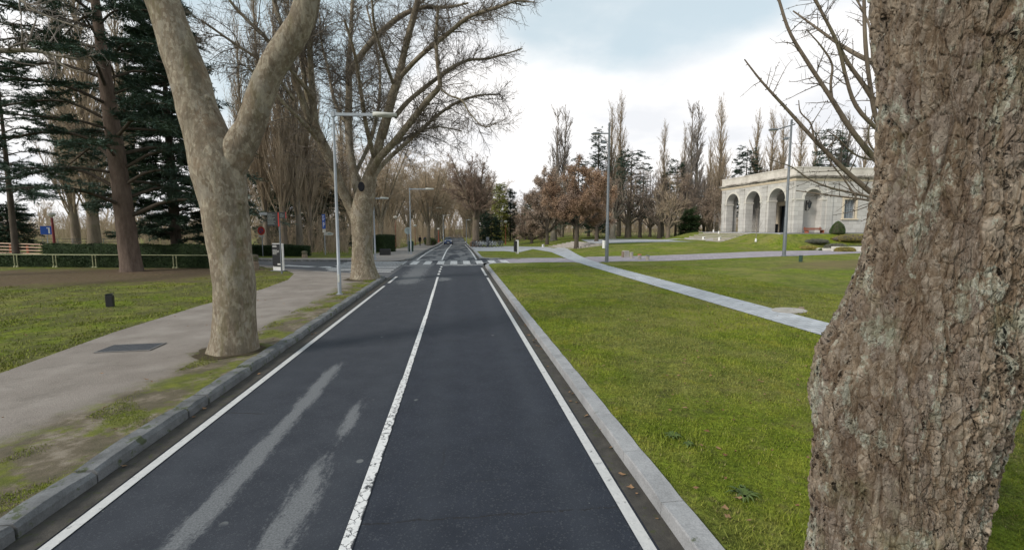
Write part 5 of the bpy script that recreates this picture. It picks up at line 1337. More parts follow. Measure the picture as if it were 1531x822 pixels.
# ---------------------------------------------------------------- hero trunk, right foreground
def hero():
    ys = [-60, 0, 60, 150, 220, 300, 380, 450, 500, 540, 580, 620, 650, 700, 760, 822]
    xl = [1312, 1313, 1317, 1317, 1312, 1300, 1286, 1264, 1243, 1226, 1215, 1211, 1213, 1213, 1211, 1210]
    xr = [1600, 1590, 1583, 1572, 1562, 1556, 1550, 1538, 1532, 1528, 1522, 1513, 1506, 1494, 1481, 1470]
    D = 3.42; pts = []; rad = []
    for y, a, b in zip(ys, xl, xr):
        ra, rb = ray(a, y), ray(b, y); aa = atan2(ra.x, ra.y); ab = atan2(rb.x, rb.y); c = (aa+ab)/2; h = (ab-aa)/2
        m = ray((a+b)/2, y); k = D/sqrt(m.x**2+m.y**2); z = CAMH+m.z*k
        pts.append((D*sin(c), D*cos(c), z)); rad.append(D*sin(h))
    pts = pts[::-1]; rad = rad[::-1]
    base = Vector((pts[0][0]-.02, pts[0][1]+.02, .12))
    pts = [(base.x, base.y, 0.0), (base.x, base.y, .35)]+pts+[(pts[-1][0]+.1, pts[-1][1]+.1, 6.2), (pts[-1][0]+.2, pts[-1][1]+.3, 8.5)]
    rad = [rad[0]*1.05, rad[0]*1.0]+rad+[rad[-1]*.9, rad[-1]*.7]
    pts = [np.array(p)-np.array(base) for p in pts]
    t = empty('big_tree', base, 0, 'massive rough barked tree trunk close at the right edge of the picture', 'tree')
    p, q = resample(pts, rad, 1600); zz0 = p[:, 2]; keep = np.concatenate([np.arange(0, np.searchsorted(zz0, .3), 8), np.arange(np.searchsorted(zz0, .3), np.searchsorted(zz0, 4.0)), np.arange(np.searchsorted(zz0, 4.0), 1600, 10)])
    p, q = p[keep], q[keep]; K = len(p); toc = atan2(-base.y, -base.x)
    th = np.concatenate([toc+np.linspace(-1.75, 1.75, 460, endpoint=False), toc+np.linspace(1.75, 2*pi-1.75, 70, endpoint=False)]); Sd = len(th)
    V = p[:, None]+q[:, None, None]*np.stack([np.cos(th), np.sin(th), 0*th], 1)[None]; d = unit(V-p[:, None]); ix = np.arange(K*Sd).reshape(K, Sd); jx = np.roll(ix, -1, 1)
    f = np.stack([ix[:-1], jx[:-1], jx[1:], ix[1:]], -1).reshape(-1, 4)
    fl = V.reshape(-1, 3)
    big = vnoise(fl*np.array([3.5, 3.5, 2.2]), 4).reshape(K, Sd)*.018+vnoise(fl*np.array([9, 9, 5]), 5).reshape(K, Sd)*.008
    h = p[:, 2]
    root = (.12*np.exp(-np.maximum(h, 0)/.09))[:, None]*(1+.5*np.cos(th*5+1))[None]
    V = (V+d*(big+root)[:, :, None]).reshape(-1, 3)
    m = NT('rough_bark', .92, .15); m.m.displacement_method = 'BOTH'
    co0 = m.co; wob = m.mix(.045, co0, m.noise(4, 4, .55, co=co0, out=1))
    cs = m.map((1.15, 1.15, .30), co=wob); cs2 = m.map((1, 1, .55), co=wob)
    # scaly plates between vertical furrows, broken up at several scales
    e1 = m.vor(11.5, 'DISTANCE_TO_EDGE', cs); e2 = m.vor(27, 'DISTANCE_TO_EDGE', cs2)
    n1 = m.noise(13, 9, .68, cs, .6); n2 = m.noise(70, 7, .75, cs2)
    pl1 = m.ss(e1, 0.0, .13); pl2 = m.ss(e2, 0.0, .16)
    rdg = m.math('ABSOLUTE', m.math('SUBTRACT', m.noise(9.0, 5, .6, m.map((1.1, 1.1, .2), co=wob), .3), .5)); rdg = m.ss(rdg, 0.0, .09)
    ramp1 = m.math('ADD', m.math('MULTIPLY', m.ss(n1, .38, .60), .40), m.math('MULTIPLY', rdg, .60))
    c1 = m.xyz(m.vor(11.5, co=cs, out=1)); c2 = m.xyz(m.vor(27, co=cs2, out=1))
    patch = m.ss(m.noise(1.9, 4, .6, co0), .40, .62)       # where furrows run deep / where bark lies flatter
    h = m.math('ADD', m.math('MULTIPLY', ramp1, .55), m.math('MULTIPLY', m.math('MULTIPLY', pl1, patch), .38))
    h = m.math('ADD', h, m.math('MULTIPLY', pl2, .18)); h = m.math('ADD', h, m.math('MULTIPLY', c1[0], .08))
    h = m.math('ADD', h, m.math('MULTIPLY', c2[0], .08)); h = m.math('ADD', h, m.math('MULTIPLY', n2, .30))
    dsp = m.n('ShaderNodeDisplacement'); m.lk(h, dsp.inputs['Height']); dsp.inputs['Midlevel'].default_value = .8; dsp.inputs['Scale'].default_value = .050
    m.lk(dsp.outputs[0], m.out.inputs['Displacement'])
    base_c = m.ramp(n1, [(.30, (.09, .064, .044)), (.43, (.175, .137, .10)), (.56, (.262, .217, .168)), (.72, (.35, .305, .245))])
    base_c = m.mix(m.ss(c1[1], .55, .75), base_c, (.20, .165, .135)); base_c = m.mix(m.math('MULTIPLY', m.ss(c2[2], .6, .8), .6), base_c, (.27, .235, .195))
    base_c = m.mix(m.math('MULTIPLY', m.ss(m.noise(2.6, 5, .65, co0), .52, .64), .55), base_c, (.14, .10, .07))
    lich = m.math('MULTIPLY', m.ss(m.noise(4.2, 7, .72, m.map((1.3, 1.3, .7), loc=(2.2, 5, 1), co=co0)), .535, .575), m.ss(m.noise(26, 4, .6, co0), .34, .48))
    base_c = m.mix(m.math('MULTIPLY', lich, .8), base_c, m.ramp(m.noise(40, 3, co=co0), [(.3, (.25, .265, .215)), (.7, (.42, .43, .37))]))
    gr = m.math('MULTIPLY', m.ss(m.noise(2.0, 6, .7, m.map(loc=(8, 1, 3), co=co0)), .54, .66), .4); base_c = m.mix(gr, base_c, (.15, .155, .085))
    base_c = m.mix(m.ss(m.math('MULTIPLY', pl1, rdg), .35, .0), base_c, m.mix(1, base_c, (.74, .69, .64), 'MULTIPLY'))
    m.col(base_c); m.b.inputs['Specular IOR Level'].default_value = .12
    npmesh('trunk', V, [f], m.m, t, True)
    # old branch scar like the torn knot high on the right, and small burrs
    g = Geo()
    for (px, py, s_, sd) in [(1492, 250, .062, 3)]:
        rr_ = ray(px, py); rr_ = rr_*(2.98/sqrt(rr_.x**2+rr_.y**2)); q0 = np.array(CAM+rr_)-np.array(base)
        di = np.array([rr_.x, rr_.y, 0]); di /= np.linalg.norm(di); sdv = np.array([di[1], -di[0], .25])
        thick(g, [q0-sdv*s_*1.5+di*.075, q0-sdv*s_*.5+di*.035, q0+sdv*s_*.5+di*.03, q0+sdv*s_*1.6+di*.07], [s_*.3, s_*.62, s_*.6, s_*.2], 24, 40, .35, 30, sd)
    # crown, mostly above the picture
    r = np.random.default_rng(31); tp = np.array(pts[-1]); 
    lim = []
    for k in range(7):
        a = 2*pi*k/7+.3; o_ = np.array([cos(a), sin(a), 0]); s0 = np.array(p[-40-k*14]) if k else tp
        lim.append(([s0, s0+o_*1.0+np.array([0, 0, 1.2]), s0+o_*2.2+np.array([0, 0, 3]), s0+o_*3.2+np.array([0, 0, 5.2])], [.15, .11, .07, .03]))
    L1 = group_limbs(lim, 10); g = Geo(); g.addt(*L1, 10)
    L2 = spawn(r, L1, 46, .3, 1, (.25, .5), (30, 60), .5, 6, .12, .06); g.addt(*L2, 5)
    L3 = spawn(r, L2, 300, .2, 1, (.3, .6), (30, 60), .5, 4, .12, .04, rmin=.006); g.addt(*L3, 3)
    g.build('crown', BARK_DARK, t)
    # suckers on the trunk's left flank
    g = Geo(); q0 = np.array(P(1250, 520, 2.9))-np.array(base)
    for dx, dz in ((-.07, .09), (-.05, .11)):
        g.addt(np.array([[q0, q0+np.array([dx*.6, -.02, dz*.5]), q0+np.array([dx*1.5, -.02, dz*1.2])]]), np.array([[.004, .003, .002]]), 4)
    g.build('sucker', TWIG_DARK, t)
hero()

# ---------------------------------------------------------------- generic bare crown
def bare_crown(r, L1, n2, n3, n4, twig_mat, parent, absn=None, rc=(None, None), Lr=((.35, .6), (.3, .6), (.3, .6)), up=(.05, .03, .02), rmin=(.012, .008, .005), wig=.14, sides=(6, 4, 3), ang=((30, 60), (30, 65), (30, 70)), balls=0, K=(7, 5, 4), t0=.25, split=None, ballr=.018):
    g = Geo()
    L2 = spawn(r, L1, n2, t0, 1, Lr[0], ang[0], .55, K[0], wig, up[0], rmin=rmin[0], absL=absn and absn[0], rcap=rc[0]); (split or g).addt(*L2, sides[0])
    both = L2
    L3 = spawn(r, L2, n3, .12, 1, Lr[1], ang[1], .6, K[1], wig*1.1, up[1], rmin=rmin[1], absL=absn and absn[1], rcap=rc[1]); g.addt(*L3, sides[1])
    if n4:
        L4 = spawn(r, L3, n4, .1, 1, Lr[2], ang[2], .65, K[2], wig*1.2, up[2], rmin=rmin[2], absL=absn and absn[2]); g.addt(*L4, sides[2])
        # shoots straight off the limbs too
        L5 = spawn(r, L1, n3//3, .2, 1, (.06, .16), ang[1], .3, 5, wig*1.1, up[1], rmin=rmin[1], rcap=.02); g.addt(*L5, 3)
        L6 = spawn(r, L5, n4//4, .1, 1, (.3, .7), ang[2], .6, 3, wig*1.2, up[2], rmin=rmin[2]); g.addt(*L6, 3)
    else: L4 = L3
    if balls:
        c, _ = along(r, L4, balls, .5, 1); c = c+np.array([0, 0, -.07]); b = ballr
        o_ = np.array([[1, 0, 0], [-.5, .87, 0], [-.5, -.87, 0], [0, 0, 1.2], [0, 0, -1.2]])*b
        V = (c[:, None]+o_[None]); n = len(c); tr = np.array([[0, 1, 3], [1, 2, 3], [2, 0, 3], [1, 0, 4], [2, 1, 4], [0, 2, 4]])
        g.tri(V[:, tr].reshape(-1, 3, 3))
    g.build('crown', twig_mat, parent)
    return L2, L3, L4

# ---------------------------------------------------------------- nearest plane tree (left)
def plane_one():
    q = G(345, 524); D = dep(q); o = np.array(q)
    t = empty('plane_tree', q, 0, 'nearest plane tree on the left verge, mottled forked trunk with two great limbs', 'tree', 'plane trees along the road')
    g = Geo(); k = F/D
    tr = pl([(350, 545), (350, 525), (351, 500), (351, 460), (350, 420), (344, 380), (339, 340), (335, 300), (329, 262), (321, 230), (308, 196), (296, 165), (284, 120), (270, 80), (257, 40), (243, 0), (228, -45), (210, -110), (190, -190)], D)
    w = [84, 80, 72, 66, 66, 66, 70, 74, 82, 78, 66, 62, 60, 57, 53, 50, 46, 40, 32]
    thick(g, [p-o for p in tr], [x*.86/2/k for x in w], 56, 130, .05, 2.2, 1, flare=(.38, .13), lobes=(.16, .16, 6))
    tl = pl([(338, 270), (347, 240), (361, 214), (374, 190), (384, 160), (394, 132), (404, 108), (418, 84), (436, 58), (449, 35), (456, 10), (461, -30), (470, -90), (490, -170)], D)
    w = [46, 58, 54, 48, 46, 46, 44, 46, 46, 42, 38, 34, 28, 22]
    thick(g, [p-o for p in tl], [x*.84/2/k for x in w], 44, 90, .05, 2.6, 7)
    # healed knots
    for (a, b, s_, dx) in [(250, 70, 7, -.6), (313, 163, 9, .3), (309, 146, 7, .3), (318, 372, 6, -.5), (358, 300, 7, .3)]:
        c = np.array(P(a, b, D-.10))-o; e = np.array([dx*.045, -.03, -.02]); thick(g, [c-e*1.6-np.array([0, 0, .07]), c-e*.3-np.array([0, 0, .03]), c+e*.25, c+np.array([-e[0]*1.4, 0, .09])], [s_*.4/k, s_*.95/k, s_*.9/k, s_*.3/k], 16, 16, .12, 9, 3)
    g.build('trunk', BARK_PLANE, t)
    r = np.random.default_rng(3); top1 = np.array(P(190, -190, D))-o; top2 = np.array(P(490, -170, D))-o
    lim = []
    for b0, seed in ((top1, 0), (top2, 1)):
        for k_ in range(5):
            a = 2*pi*k_/5+seed; d = np.array([cos(a), sin(a), 0]); lim.append(([b0-np.array([0, 0, .3]), b0+d*1.2+np.array([0, 0, 1.4]), b0+d*2.8+np.array([0, 0, 3]), b0+d*4.2+np.array([0, 0, 4.4])], [.15, .12, .08, .035]))
    L1 = group_limbs(lim, 12); gl = Geo(); gl.addt(*L1, 10); gl.build('limbs', BARK_PLANE2, t)
    bare_crown(r, L1, 50, 300, 900, TWIG_PLANE, t, rmin=(.012, .008, .006))
plane_one()

# ---------------------------------------------------------------- second plane tree with the wide crown
def plane_two():
    q = G(545, 416.5); D = dep(q); o = np.array(q); k = F/D
    t = empty('plane_tree', q, 0, 'second plane tree on the left verge, with the widest crown arching over the road', 'tree', 'plane trees along the road')
    g = Geo()
    def tk(px, w, sides=30, K=60, seed=0, **kw): thick(g, [p-o for p in pl(px, D)], [x*.87/2/k for x in w], sides, K, .05, 1.6, seed, **kw)
    tk([(546, 428), (545, 414), (543, 398), (542, 380), (542, 360), (541, 340), (541, 320), (545, 298), (549, 280), (556, 255), (563, 234), (570, 200)], [52, 46, 39, 35, 34, 34, 37, 37, 28, 20, 16, 13], 40, 70, 2, flare=(.25, .25), lobes=(.12, .3, 6))
    limbs = []
    def lb(px, w): limbs.append(([p-o for p in pl(px, D)], [x*(.72 if max(w) < 12 else .80)/2/k for x in w]))
    lb([(536, 335), (524, 308), (510, 280, -.4), (496, 245, -.8), (480, 210, -1.2), (466, 188, -1.5)], [22, 21, 18, 17, 17, 20])
    lb([(466, 190, -1.5), (456, 160, -1.8), (444, 128, -2), (436, 100, -2.2), (428, 60, -2.4), (412, 10, -2.6), (405, -40, -2.8)], [13, 11, 10, 9, 8, 7, 6])
    lb([(468, 190, -1.5), (463, 160, -1.3), (457, 130, -1.2), (452, 95, -1), (450, 60, -.8), (440, 0, -.5)], [10, 9, 8, 8, 7, 6])
    lb([(472, 192, -1.5), (468, 150, -1.6), (465, 110, -1.6), (464, 60, -1.7), (474, 10, -1.8), (480, -50, -2)], [13, 11, 10, 9, 8, 6])
    lb([(467, 140, -1.6), (458, 95, -1.4), (452, 70, -1.3)], [8, 6, 5])
    lb([(476, 210, -1.4), (450, 180, -2.4), (428, 158, -3.0), (402, 128, -3.5), (370, 100, -4)], [8, 7, 6, 5, 3])
    lb([(470, 150, -2), (440, 110, -3), (400, 60, -3.5), (355, 15, -4), (320, -30, -4.5)], [7, 6, 6, 5, 3])
    lb([(440, 150, -2.6), (400, 100, -3.5), (350, 65, -4), (300, 30, -4.5)], [6, 5, 4, 3])
    lb([(541, 300), (530, 262, .3), (523, 225, .5), (521, 180, .7), (522, 140, .9), (521, 108, 1), (524, 60, 1.2), (527, 0, 1.5), (530, -40, 1.7)], [22, 17, 15, 14, 13, 12, 8, 6, 5])
    lb([(522, 112, 1), (535, 90, .8), (553, 66, .5), (575, 44, .2), (600, 24, 0), (630, 12, -.3), (670, 11, -.6), (700, 5, -1)], [12, 11, 11, 10, 9, 7, 5, 3])
    lb([(570, 205), (580, 170, -.2), (588, 140, -.4), (597, 113, -.5), (604, 80, -.6), (613, 45, -.7), (625, 0, -.8), (632, -50, -1)], [18, 16, 15, 14, 11, 11, 10, 8])
    lb([(598, 116, -.5), (620, 92, -1), (641, 73, -1.4), (668, 52, -1.8), (699, 27, -2.2), (722, 18, -2.5), (748, 10, -2.8), (770, 2, -3), (800, 4, -3.2)], [10, 9, 9, 8, 7, 6, 5, 4, 2])
    lb([(550, 268), (566, 238, -.6), (590, 212, -1), (616, 180, -1.4), (641, 148, -1.8), (658, 128, -2), (655, 105, -2.2), (652, 60, -2.4), (655, 10, -2.5)], [14, 13, 12, 11, 10, 8, 6, 5, 4])
    lb([(590, 175), (610, 152, .4), (633, 133, .7), (658, 114, 1), (680, 99, 1.2), (702, 90, 1.4), (728, 88, 1.6), (752, 82, 1.8), (781, 73, 2)], [10, 9, 9, 8, 8, 6, 5, 4, 2.5])
    lb([(560, 262), (574, 244, .6), (600, 220, 1), (626, 197, 1.4), (655, 172, 1.8), (684, 153, 2), (716, 143, 2.2), (746, 141, 2.4)], [11, 10, 9, 8, 7, 6, 4.5, 3])
    lb([(656, 130, -2), (672, 143, -2.2), (690, 150, -2.3), (703, 170, -2.5), (725, 190, -2.6), (745, 183, -2.7)], [4, 3.4, 3, 2.4, 1.8, 1.2])
    lb([(530, 262, .3), (552, 215, 1.5), (566, 160, 2.5), (568, 110, 3.2), (560, 60, 4), (548, 10, 4.5)], [9, 8, 7, 6, 5, 4])
    lb([(545, 285), (560, 250, 1.5), (585, 220, 3), (620, 200, 4.5), (655, 190, 6), (690, 196, 7)], [9, 8, 7, 6, 4, 3])
    lb([(520, 190, .7), (500, 150, 1.6), (490, 100, 2.4), (480, 60, 3), (478, 20, 3.4)], [8, 7, 6, 4, 3])
    lb([(560, 240), (548, 190, -1.4), (540, 140, -2.4), (530, 80, -3.4), (515, 30, -4)], [9, 8, 7, 5, 4])
    lb([(590, 130, -.4), (575, 90, -1.6), (560, 40, -2.6), (556, 0, -3.2)], [7, 6, 5, 3])
    for i, (ps, rs) in enumerate(limbs): thick(g, ps, rs, 12, 30, .05, 1.6, i)
    L1 = group_limbs(limbs, 16)
    # knot hole
    c = np.array(P(540, 279, D-.66))-o
    g.build('trunk', BARK_PLANE, t)
    mb = MB(); mb.lathe([(.02, 0), (.13, .01), (.155, -.03), (.14, -.1), (0, -.12)], n=14, sq=1.5, M=Matrix.Translation(Vector(c)) @ Matrix.Rotation(pi/2, 4, 'X')); mb.build('knot_hole', CLOTH_BLACK, t)
    r = np.random.default_rng(12)
    bare_crown(r, L1, 330, 3800, 21000, TWIG_PLANE, t, absn=((1.0, 3.3), (.5, 1.7), (.18, .7)), rc=(.022, .011), t0=.3, up=(.02, -.01, -.03), rmin=(.012, .0078, .0056), wig=.15, K=(8, 6, 4), ang=((35, 70), (30, 70), (30, 75)), balls=1500, ballr=.022)
plane_two()

# ---------------------------------------------------------------- planes of the rows further on
def make_plane(name, H, seed, mat_t, mat_c, label, spread=1.0, n=(90, 900, 4200), rmin=(.03, .018, .014), group=None, loc=(0, 0, -50), hide=False, tr=.36, fork=.24):
    r = np.random.default_rng(seed); t = empty(name, loc, 0, label, 'tree', group)
    g = Geo(); hf = H*fork; thick(g, [(0, 0, -.3), (0, 0, .4), (.05, .03, hf*.6), (.1*spread, 0, hf)], [tr*1.1, tr, tr*.85, tr*.9], 14, 20, .06, 1.4, seed, flare=(.4, .3))
    lim = []; m = 7
    for k in range(m):
        a = 2*pi*k/m+r.uniform(-.3, .3); d = np.array([cos(a), sin(a), 0]); s_ = spread*r.uniform(.6, 1.1); h = H*r.uniform(.8, 1.02); b = np.array([0, 0, hf*r.uniform(.8, 1.05)])
        lim.append(([b, b+d*s_*.7+np.array([0, 0, (h-hf)*.2]), b+d*s_*1.7+np.array([0, 0, (h-hf)*.5]), b+d*s_*(2.9)+np.array([0, 0, (h-hf)*.8]), b+d*s_*3.6+np.array([0, 0, h-hf])], [tr*.45, tr*.38, tr*.27, tr*.16, .03]))
    L1 = group_limbs(lim, 12); g.addt(*L1, 8); g.build('trunk', mat_t, t)
    bare_crown(r, L1, n[0], n[1], n[2], mat_c, t, Lr=((.25, .5), (.3, .55), (.3, .6)), up=(.02, .0, .0), rmin=rmin, sides=(5, 3, 3), t0=.2, balls=n[2]//8, ballr=.045)
    return t
RNGT = random.Random(99)
def place_row(protos, spots, group, labels):
    out = []
    for i, (x, y, s_) in enumerate(spots):
        src = protos[i % len(protos)]; z = land(x, y)-.02; lab = labels[i] if i < len(labels) else labels[-1]
        if src['label'] == '*': 
            src.location = (x, y, z); src.scale = (s_,)*3; src['label'] = lab; src['group'] = group; out.append(src)
        else: out.append(dup(src, (x, y, z), RNGT.uniform(0, 6.2), lab, group, s_))
    return out
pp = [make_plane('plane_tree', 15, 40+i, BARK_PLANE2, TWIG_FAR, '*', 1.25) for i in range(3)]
lab = ['plane tree by the clipped dark bush on the left bank', 'tall plane tree leaning beside the red lamp post with pale globe', 'plane tree with round green bush at its foot by the left kerb', 'plane tree behind the walking people', 'plane tree deep in the left row seen above the blue car',
       'first plane tree in the thin left-hand inner row', 'bare plane tree in the distant rows at the end of the road']
place_row(pp, [(-9.9, 62, 1.0), (-10.5, 78, .95), (-5.2, 84, 1.0), (-10.2, 98, 1.0), (-4.8, 104, 1.15), (-17, 60, .9), (-4.9, 122, 1.25), (-10.2, 118, 1.2), (-4.9, 140, 1.3), (-10, 136, 1.3), (-4.9, 162, 1.4), (-17.5, 80, .95), (-17, 98, 1), (-17, 118, 1), (-25, 70, .9), (-25, 92, 1), (-25, 115, 1), (-10, 156, 1),
               (4.0, 108, 1.0), (4.2, 128, 1.1), (3.6, 148, 1.2), (3.0, 170, 1.3), (9, 120, 1.0), (2.4, 190, 1.4), (-3.2, 185, 1.4), (-33, 88, .9), (-33, 110, .95), (-42, 100, .9), (9.5, 150, .85), (9, 172, .9), (-1.5, 200, 1.0), (5.5, 200, 1.0), (-12, 190, 1), (-20, 150, 1), (-30, 145, 1), (-24, 170, 1)],
          'plane trees along the road', lab)
# thick dark trunk at the right kerb
b_ = make_plane('park_tree', 13.8, 51, BARK_BROWN, foliage('reddish_twigs', (.17, .12, .09), (.27, .20, .15)), 'thick brown trunked tree at the right kerb beside the bicycle rack', 1.3, (130, 2000, 12000), (.024, .015, .012), tr=.62, fork=.34)
q = G(698, 366.5); b_.location = (2.75, q.y-14, land(2.75, q.y-14)-.03)
# ---------------------------------------------------------------- Lombardy poplars
def make_poplar(H, seed, mat_t, mat_c, n=(70, 500, 1500), rmin=(.025, .016, .012), width=1.0, label='*', stems=1, name='poplar'):
    r = np.random.default_rng(seed); t = empty(name, (0, 0, -60), 0, label, 'tree'); g = Geo(); lim = []
    for s_ in range(stems):
        ox = 0 if stems == 1 else (s_-(stems-1)/2)*.7*width; a_ = r.uniform(0, 6)
        pts = [(ox*.3, 0, -.2), (ox*.7, 0, H*.1)]+[(ox+.12*sin(a_+k*2)*width+ox*.12*k, .12*cos(a_+k*1.7), H*(.1+.9*k/6)) for k in range(1, 7)]
        R0 = .30*H/22; thick(g, pts, [R0*1.2, R0, R0*.85, R0*.68, R0*.5, R0*.34, R0*.2, .02], 10, 30, .06, 1.2, seed); lim.append(([np.array(p) for p in pts], [R0, R0, R0*.85, R0*.68, R0*.5, R0*.34, R0*.2, .02]))
    g.build('trunk', mat_t, t); L1 = group_limbs(lim, 20); g = Geo()
    L2 = spawn(r, L1, n[0], .10, .97, (.16, .30), (14, 30), .4, 9, .035, .09, rmin=rmin[0], taperL=.72, rcap=.08); g.addt(*L2, 4)
    L3 = spawn(r, L2, n[1], .15, 1, (.25, .5), (14, 32), .5, 6, .05, .09, rmin=rmin[1]); g.addt(*L3, 3)
    L4 = spawn(r, L3, n[2], .15, 1, (.3, .6), (14, 36), .6, 4, .07, .07, rmin=rmin[2]); g.addt(*L4, 3)
    g.build('crown', mat_c, t); return t
pop = [make_poplar(24, 60, BARK_POPLAR, TWIG_POP, (150, 1500, 6000), (.018, .011, .008)), make_poplar(24, 61, BARK_BROWN, TWIG_POP, (150, 1500, 6000), (.018, .011, .008)), make_poplar(24, 62, BARK_POPLAR, TWIG_GREY, (150, 1500, 5600), (.026, .017, .013), stems=2)]
def pop_at(px, D, pyt, src, label, group, wd=1.0):
    if group == GR: wd *= 1.45
    q = at(px, D); H = zat(pyt, D)-q.z; s_ = H/24
    if src['label'] == '*': src.location = q; src.scale = (s_*wd, s_*wd, s_); src['label'] = label; src['group'] = group; return src
    return dup(src, q, RNGT.uniform(0, 6), label, group, (s_*wd, s_*wd, s_))
GL = 'bare poplars behind the side street'; GR = 'bare poplars on the skyline behind the pavilion'
for px, D, pt, k, lb_, wd in [(398, 47, -60, 0, 'leftmost brown poplar of the clump behind the no parking sign', .8), (424, 45.5, -40, 1, 'brown poplar rising behind the black finger post', .8), (447, 46.5, -50, 0, 'brown poplar right of the black totem in the clump', .8), (463, 49, 20, 1, 'thick trunked poplar at the right of the clump by the blue P sign', .8),
                           (515, 70, 130, 1, 'thin poplar just right of the first street lamp pole', .8), (480, 66, 110, 0, 'tall poplar behind the blue stacked signs', .8),
                           (140, 58, -60, 1, 'bare poplar behind the cedar, with clustered trunks', 1.3), (112, 66, -30, 1, 'bare poplar at the far left behind the cedar boughs', 1.0), (196, 70, -20, 1, 'bare poplar seen right of the cedar trunk', 1.0), (370, 75, 30, 1, 'bare poplar in the gap beside the forked plane', .9)]:
    pop_at(px, D, pt, pop[k], lb_, GL, wd)
for px, D, pt, k, lb_, wd in [(838, 92, 164, 2, 'double stemmed poplar standing alone above the brown tree', .95), (912, 86, 160, 1, 'poplar just behind the tall dark lamp head', .7), (925, 90, 148, 0, 'tallest poplar right of the dark lamp with the level arm', .8), (990, 86, 188, 0, 'poplar above the bare trees midway to the pavilion', .8), (1020, 86, 190, 1, 'slim poplar left of the broad one near the pavilion', .6),
                           (1034, 82, 158, 2, 'broad double poplar left of the pavilion', .9), (1072, 78, 152, 0, 'poplar right at the left end of the pavilion', .8), (1058, 90, 210, 1, 'short poplar beside the left end of the pavilion', .7), (1126, 88, 172, 1, 'first poplar above the pavilion roof from the left', .8), (1148, 86, 170, 0, 'second poplar above the pavilion roof from the left', .8), (1164, 84, 178, 1, 'dense poplar above the pavilion roof left of the slanting lamp arm', .9),
                           (1190, 82, 182, 0, 'poplar above the pavilion roof right of the slanting lamp', .9), (1212, 88, 190, 1, 'poplar behind the pavilion roof beside the dark cedar', .8), (1255, 84, 172, 2, 'poplar behind the pavilion seen through the near branches', .9), (1285, 84, 190, 0, 'rightmost poplar behind the pavilion', .9), (1620, 70, 150, 0, 'poplar far right beyond the big trunk', 1)]:
    pop_at(px, D, pt, pop[k], lb_, GR, wd)

# ---------------------------------------------------------------- cedar with layered boughs (left)
def make_cedar(name, loc, H, seed, label, bark_m, needle_m, tr, limbs=60, maxL=6.5, z0=2.6, n2=900, ns=38000, ndl=(.22, .05), droop=-.05, group=None, top=.25, lean=(0, 0), nsub=2600, skip=None, shape=1.0, flr=.3):
    r = np.random.default_rng(seed); t = empty(name, loc, 0, label, 'tree', group); g = Geo()
    tp = [(0, 0, -.3), (0, 0, .3), (lean[0]*.3, lean[1]*.3, H*.3), (lean[0]*.65, lean[1]*.65, H*.6), (lean[0], lean[1], H)]
    thick(g, tp, [tr*1.15, tr, tr*.8, tr*.5, .03], 22, 50, .05, 2.0, seed, flare=(flr, .35))
    pp_, rr_ = resample(tp, [tr, tr, tr*.8, tr*.5, .03], 40); lim = []
    for k in range(limbs):
        z = z0+(H-z0)*((k+r.random())/limbs)**.95; a = k*2.4+r.uniform(-.4, .4); f_ = (z-z0)/(H-z0)
        if skip and skip(z, a): continue
        L = maxL*((1-f_)**shape*(1-top)+top)*r.uniform(.65, 1.1); d = np.array([cos(a), sin(a), 0]); j = np.searchsorted(pp_[:, 2], z); c = pp_[min(j, 39)].copy(); c[2] = z
        rise = r.uniform(-.02, .16)
        lim.append(([c, c+d*L*.3+np.array([0, 0, L*(rise+.03)]), c+d*L*.65+np.array([0, 0, L*(rise*.8)])+r.normal(0, .15, 3), c+d*L+np.array([0, 0, L*(rise*.4+droop)])+r.normal(0, .2, 3)], [.02+L*.011, .016+L*.008, .012+L*.005, .008]))
    g.build('trunk', bark_m, t); g = Geo(); L1 = group_limbs(lim, 10); g.addt(*L1, 6); g.build('limbs', BARK_DARK, t)
    L2 = spawn(r, L1, n2, .22, 1, absL=(.6, 2.0), ang=(35, 65), rr=.4, K=5, wig=.07, up=-.02, flat=True, taperL=.5, rmin=.007, rcap=.03)
    L3 = spawn(r, L2, nsub, .15, 1, absL=(.25, .7), ang=(30, 60), rr=.5, K=4, wig=.08, up=-.01, flat=True, taperL=.3, rmin=.005)
    gb = Geo(); gb.addt(*L2, 3); gb.build('boughs', BARK_DARK, t)
    g = Geo(); c, tg = along(r, L3, int(ns*.62)); c2, tg2 = along(r, L2, ns-int(ns*.62), .2, 1); c = np.concatenate([c, c2]); tg = np.concatenate([tg, tg2])
    c = c+r.normal(0, .04, c.shape)*np.array([1, 1, .6])
    g.tri(sprays(r, c, tg, ndl[0], ndl[1], .85, .45, .12)); g.build('crown', needle_m, t, False)
    return t
q = G(197, 405.5)
make_cedar('cedar_tree', q, 21, 71, 'tall cedar with a bare scaly trunk and layered blue green boughs over the left lawn', BARK_CEDAR, NEEDLE_CEDAR, .52, limbs=60, maxL=9.0, z0=2.9, n2=1900, ns=105000, ndl=(.27, .058), lean=(-1.3, .5), nsub=8000, top=.5, flr=.12)
q = at(262, 37)
make_cedar('cedar_tree', q, 19.5, 72, 'dense almost black conifer between the cedar trunk and the forked plane', BARK_DARK, NEEDLE_DARK, .40, limbs=120, maxL=4.9, z0=1.3, n2=2900, ns=185000, ndl=(.30, .075), nsub=7500, top=.34)
q = at(20, 40)
make_cedar('cedar_tree', q, 18, 73, 'conifer at the far left edge reaching above the wooden fence', BARK_DARK, NEEDLE_CEDAR, .24, limbs=34, maxL=5.0, z0=5.0, n2=700, ns=30000, ndl=(.28, .06), nsub=1800, top=.35)
